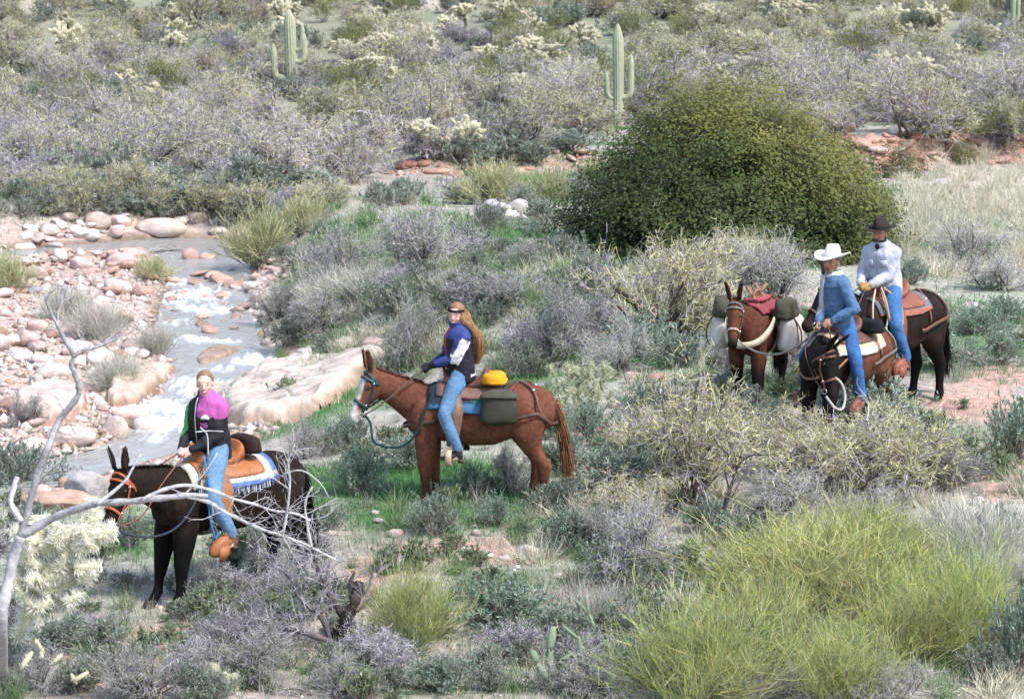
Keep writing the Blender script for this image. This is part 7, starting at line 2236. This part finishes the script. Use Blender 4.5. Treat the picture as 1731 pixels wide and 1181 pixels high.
# grey green buckhorn cholla at the lower edge
bj = [(935, 1190, 930, 1130, 0, 1.0), (930, 1130, 928, 1095, 0, 1.0), (928, 1100, 936, 1058, -.05, 1.1), (925, 1150, 908, 1120, -.1, 1.), (908, 1120, 898, 1098, -.12, 1.05), (990, 1190, 992, 1152, -.1, 1.0), (992, 1160, 988, 1150, -.1, 1.1), (1025, 1175, 1045, 1155, -.1, 1.0), (1045, 1155, 1066, 1145, -.1, .9),
      (1030, 1160, 1038, 1138, -.1, .9), (960, 1185, 955, 1160, -.15, .95), (985, 1120, 978, 1075, .2, .62), (978, 1080, 950, 1056, .2, .55), (985, 1090, 1005, 1060, .25, .55), (1005, 1062, 995, 1035, .25, .5), (995, 1035, 970, 1012, .25, .5), (995, 1036, 990, 1005, .25, .5), (985, 1125, 1000, 1170, .2, .6), (1000, 1100, 1030, 1080, .3, .5), (960, 1100, 985, 1125, .2, .5), (950, 1115, 965, 1105, .1, .5)]
joint_cactus('buckhorn_cholla', 'grey green branching cholla at the lower edge left of the brooms', 970, 1178, 24.0, bj, .036, 55, .022, (.27, .33, .23), [(.60, .56, .38), (.50, .46, .30), (.66, .64, .52)], .0028)
# pale green cholla behind the chestnut mule's rump
js = []
for k in range(52):
    x0, y0 = r_.uniform(935, 1030), r_.uniform(630, 700)
    a = r_.uniform(-2.3, -.7); L = r_.uniform(12, 28)
    js.append((x0, y0, x0 + L * math.cos(a), y0 + L * math.sin(a), r_.uniform(-.5, .5), r_.uniform(.8, 1.2)))
pz = at(980, 712)
joint_cactus('green_cholla', 'pale green bushy cholla just behind the chestnut mule\'s rump', 980, 712, pz[1], js + [(980, 712, 975, 680, 0, 1.4), (980, 710, 1000, 672, 0, 1.3), (975, 708, 950, 676, 0, 1.3)], .024, 150, .055, (.34, .36, .22), [(.56, .56, .40), (.48, .50, .33), (.66, .64, .48)], .004)
# small ribbed hedgehog cactus and prickly pear pads
p, mpp = stand(362, 1168)
o = thing('hedgehog_cactus', 'cluster of small ribbed cactus stems in the lower left foreground', 'cactus', tuple(p))
for dx, dy, h in ((-.09, 0, .20), (.0, .05, .24), (.09, -.02, .19), (.17, .04, .16)):
    g = Geo(); sag_limb(g, [(dx, dy, -.05), (dx, dy, h * .5), (dx * 1.1, dy, h)], .05, 9)
    q = np.stack([dx + .052 * np.cos(np.arange(150)), dy + .052 * np.sin(np.arange(150)), rng.uniform(0, h, 150)], 1)
    V, Q, s = tubes(q, q + nrm(rng.normal(size=(150, 3)) + np.array([0, 0, .3])) * .035, .0018, .0005, 2)
    g.add(V, Q, None, (.66, .60, .48)); put('stem', g.mesh('stem', [M_sag]), o)
M_pad = mat('cactus_pad', (.34, .39, .27), rough=.7, var=.18, scale=9, spec=.2)
for (px, py), lb, pads in (((1125, 775), 'pale prickly pear pads in the yellowish twigs left of the pack mule', [(0, .10, .06), (-.08, .17, .05), (.07, .19, .055)]), ((1210, 770), 'prickly pear with pale pads in the twigs under the pack mule', [(0, .10, .06), (.07, .17, .05)])):
    p, mpp = stand(px, py)
    o = thing('prickly_pear', lb, 'cactus', tuple(p))
    for k, (dx, z, r) in enumerate(pads):
        put('pad', Geo().add(*ball((dx, -.35 + .05 * (k % 2), z + .22), (r, .018, r * 1.2), 14, 10, rotm('Z', .5 * (k - 1)))).mesh('pad', [M_pad], True), o)

# ------------------------------------------------------------------ grass that nobody could count
def blades(name, n, box_, h0, h1, w0, cols, keep, seed, lean=.5):
    r = np.random.default_rng(seed)
    P = at(r.uniform(box_[0], box_[2], n), r.uniform(box_[1], box_[3], n))
    P = P[r.uniform(size=len(P)) < keep(P)]
    n = len(P)
    m = 5
    P = np.repeat(P, m, 0) + np.c_[r.normal(size=(n * m, 2)) * .05, np.zeros(n * m)]
    n *= m
    h = r.uniform(h0, h1, (n, 1))
    tip = P + h * nrm(np.c_[r.normal(size=(n, 2)) * lean, np.ones(n)])
    a = r.uniform(0, 6.28, n); s = np.stack([np.cos(a), np.sin(a), 0 * a], 1) * (w0 * np.repeat(np.maximum(1, P[:, 1:2] / 32), 1, 1))
    P[:, 2] -= .01
    V = np.stack([P - s, P + s, tip], 1).reshape(-1, 3)
    C = np.repeat(np.clip(pal(cols, n, .16), .01, 1), 3, 0)
    me = make_mesh(name, V, np.zeros((0, 4), int), np.arange(n * 3).reshape(-1, 3), C, [M_wand])
    tag(put(name, me), kind='stuff')
GR = [(.075, .20, .06), (.105, .26, .085), (.06, .155, .05), (.17, .27, .12)]
blades('green_grass', 32000, (-60, 560, 1800, 1200), .05, .15, .0045, GR, lambda P: np.clip(green_mask(P[:, 0], P[:, 1]) * 1.1 + .03, 0, 1), 81)
blades('green_grass', 20000, (-60, 250, 1800, 560), .08, .22, .006, GR, lambda P: np.clip(green_mask(P[:, 0], P[:, 1]) * 1.2, 0, 1), 82)
DG = [(.46, .42, .33), (.52, .48, .40), (.38, .36, .27), (.34, .36, .24)]
def dry_keep(P):
    d, zw, hw, sd, _ = creek_dist(P[:, 0], P[:, 1])
    return np.clip(sstep(-.35, .5, vnoise(P[:, :2], 1.1, 91)) * .9 * np.where(sd < 0, sstep(2.5, 6, d - hw), sstep(.4, 1.2, d - hw)), 0, 1)
blades('dry_grass', 16000, (-60, 560, 1800, 1200), .05, .20, .004, DG, dry_keep, 83, .8)
blades('dry_grass', 12000, (-60, 230, 1800, 560), .08, .26, .006, DG, dry_keep, 84, .8)
def low_free(px, py):
    return (px < 480 and py < 860) or (1530 < px and 625 < py < 745)
# low fill between the plants one can name
def mid_fill(px, py):
    return px < 470 or (px > 1000 and py < 430) or (600 < px < 660 and py > 560)
scatter('tallgrass', 130, (440, 340, 1000, 640), 'grass_tuft', '', 'grass tuft', .5, 1.1, mid_fill, 26, label='green and straw grass tuft on the brushy bank between creek and big tree', group='grass tufts of the creek bank')
scatter('tallgrass', 130, (-40, 640, 1740, 1190), 'grass_tuft', '', 'grass tuft', .3, .75, low_free, 27, label='small green grass tuft near the trail', group='grass tufts near the trail')
scatter('greyshrub', 14, (440, 330, 1000, 640), 'twiggy_shrub', '', 'shrub', .35, .8, mid_fill, 21, label='low lilac grey twigs on the brushy bank between creek and big tree', group='low grey shrubs of the creek bank')
scatter('cushion', 46, (440, 330, 1000, 650), 'bursage_cushion', '', 'shrub', .45, .95, mid_fill, 22, label='low grey green cushion on the brushy bank between creek and big tree', group='low cushions of the creek bank')
def trail_right(px, py):
    return 1530 < px and 625 < py < 745
scatter('cushion', 60, (930, 560, 1800, 1180), 'bursage_cushion', '', 'shrub', .35, .7, trail_right, 23, label='low grey green cushion among the foreground shrubs right of the trail', group='low cushions of the right foreground')
def trail_clear(px, py):
    return 590 < px < 1010 and 850 < py < 1070
scatter('cushion', 60, (-40, 880, 1100, 1190), 'bursage_cushion', '', 'shrub', .25, .55, trail_clear, 28)
scatter('greyshrub', 22, (-40, 900, 1100, 1190), 'twiggy_shrub', '', 'shrub', .20, .42, trail_clear, 24, label='small tangle of bare grey twigs on the stony foreground soil', group='small bare twigs of the foreground')
scatter('straw', 60, (900, 600, 1800, 1180), 'dry_grass_tuft', '', 'grass tuft', .5, 1.0, trail_right, 25, label='dry grass tuft among the foreground shrubs right of the trail', group='dry grass tufts of the right foreground')
# small weeds and seedlings between the shrubs
WEED = [T2('weed', sage(.22, .34, [(.16, .21, .11), (.20, .25, .14), (.26, .28, .19)], 16, .04), None, M_leaf) for _ in range(3)]
WEED += [tuft(.24, .3, [(.42, .40, .35), (.36, .35, .30), (.30, .31, .22)], 70, .0035).mesh('weed', [M_wand]) for _ in range(2)]
r = np.random.default_rng(95)
c = np.stack([r.uniform(-40, 1770, 420), r.uniform(560, 1190, 420)], 1)
c = c[~((c[:, 0] < 470) & (c[:, 1] < 800))][:240]
for p in at(c[:, 0], c[:, 1]):
    o = put('weed', WEED[r.integers(5)])
    s = r.uniform(.6, 1.5)
    o.location = p; o.scale = (s, s, s * r.uniform(.8, 1.2)); o.rotation_euler = (0, 0, r.uniform(0, 6.28))
    tag(o, 'small weed on the ground around the mules and trail', 'weed', 'weeds around the trail')
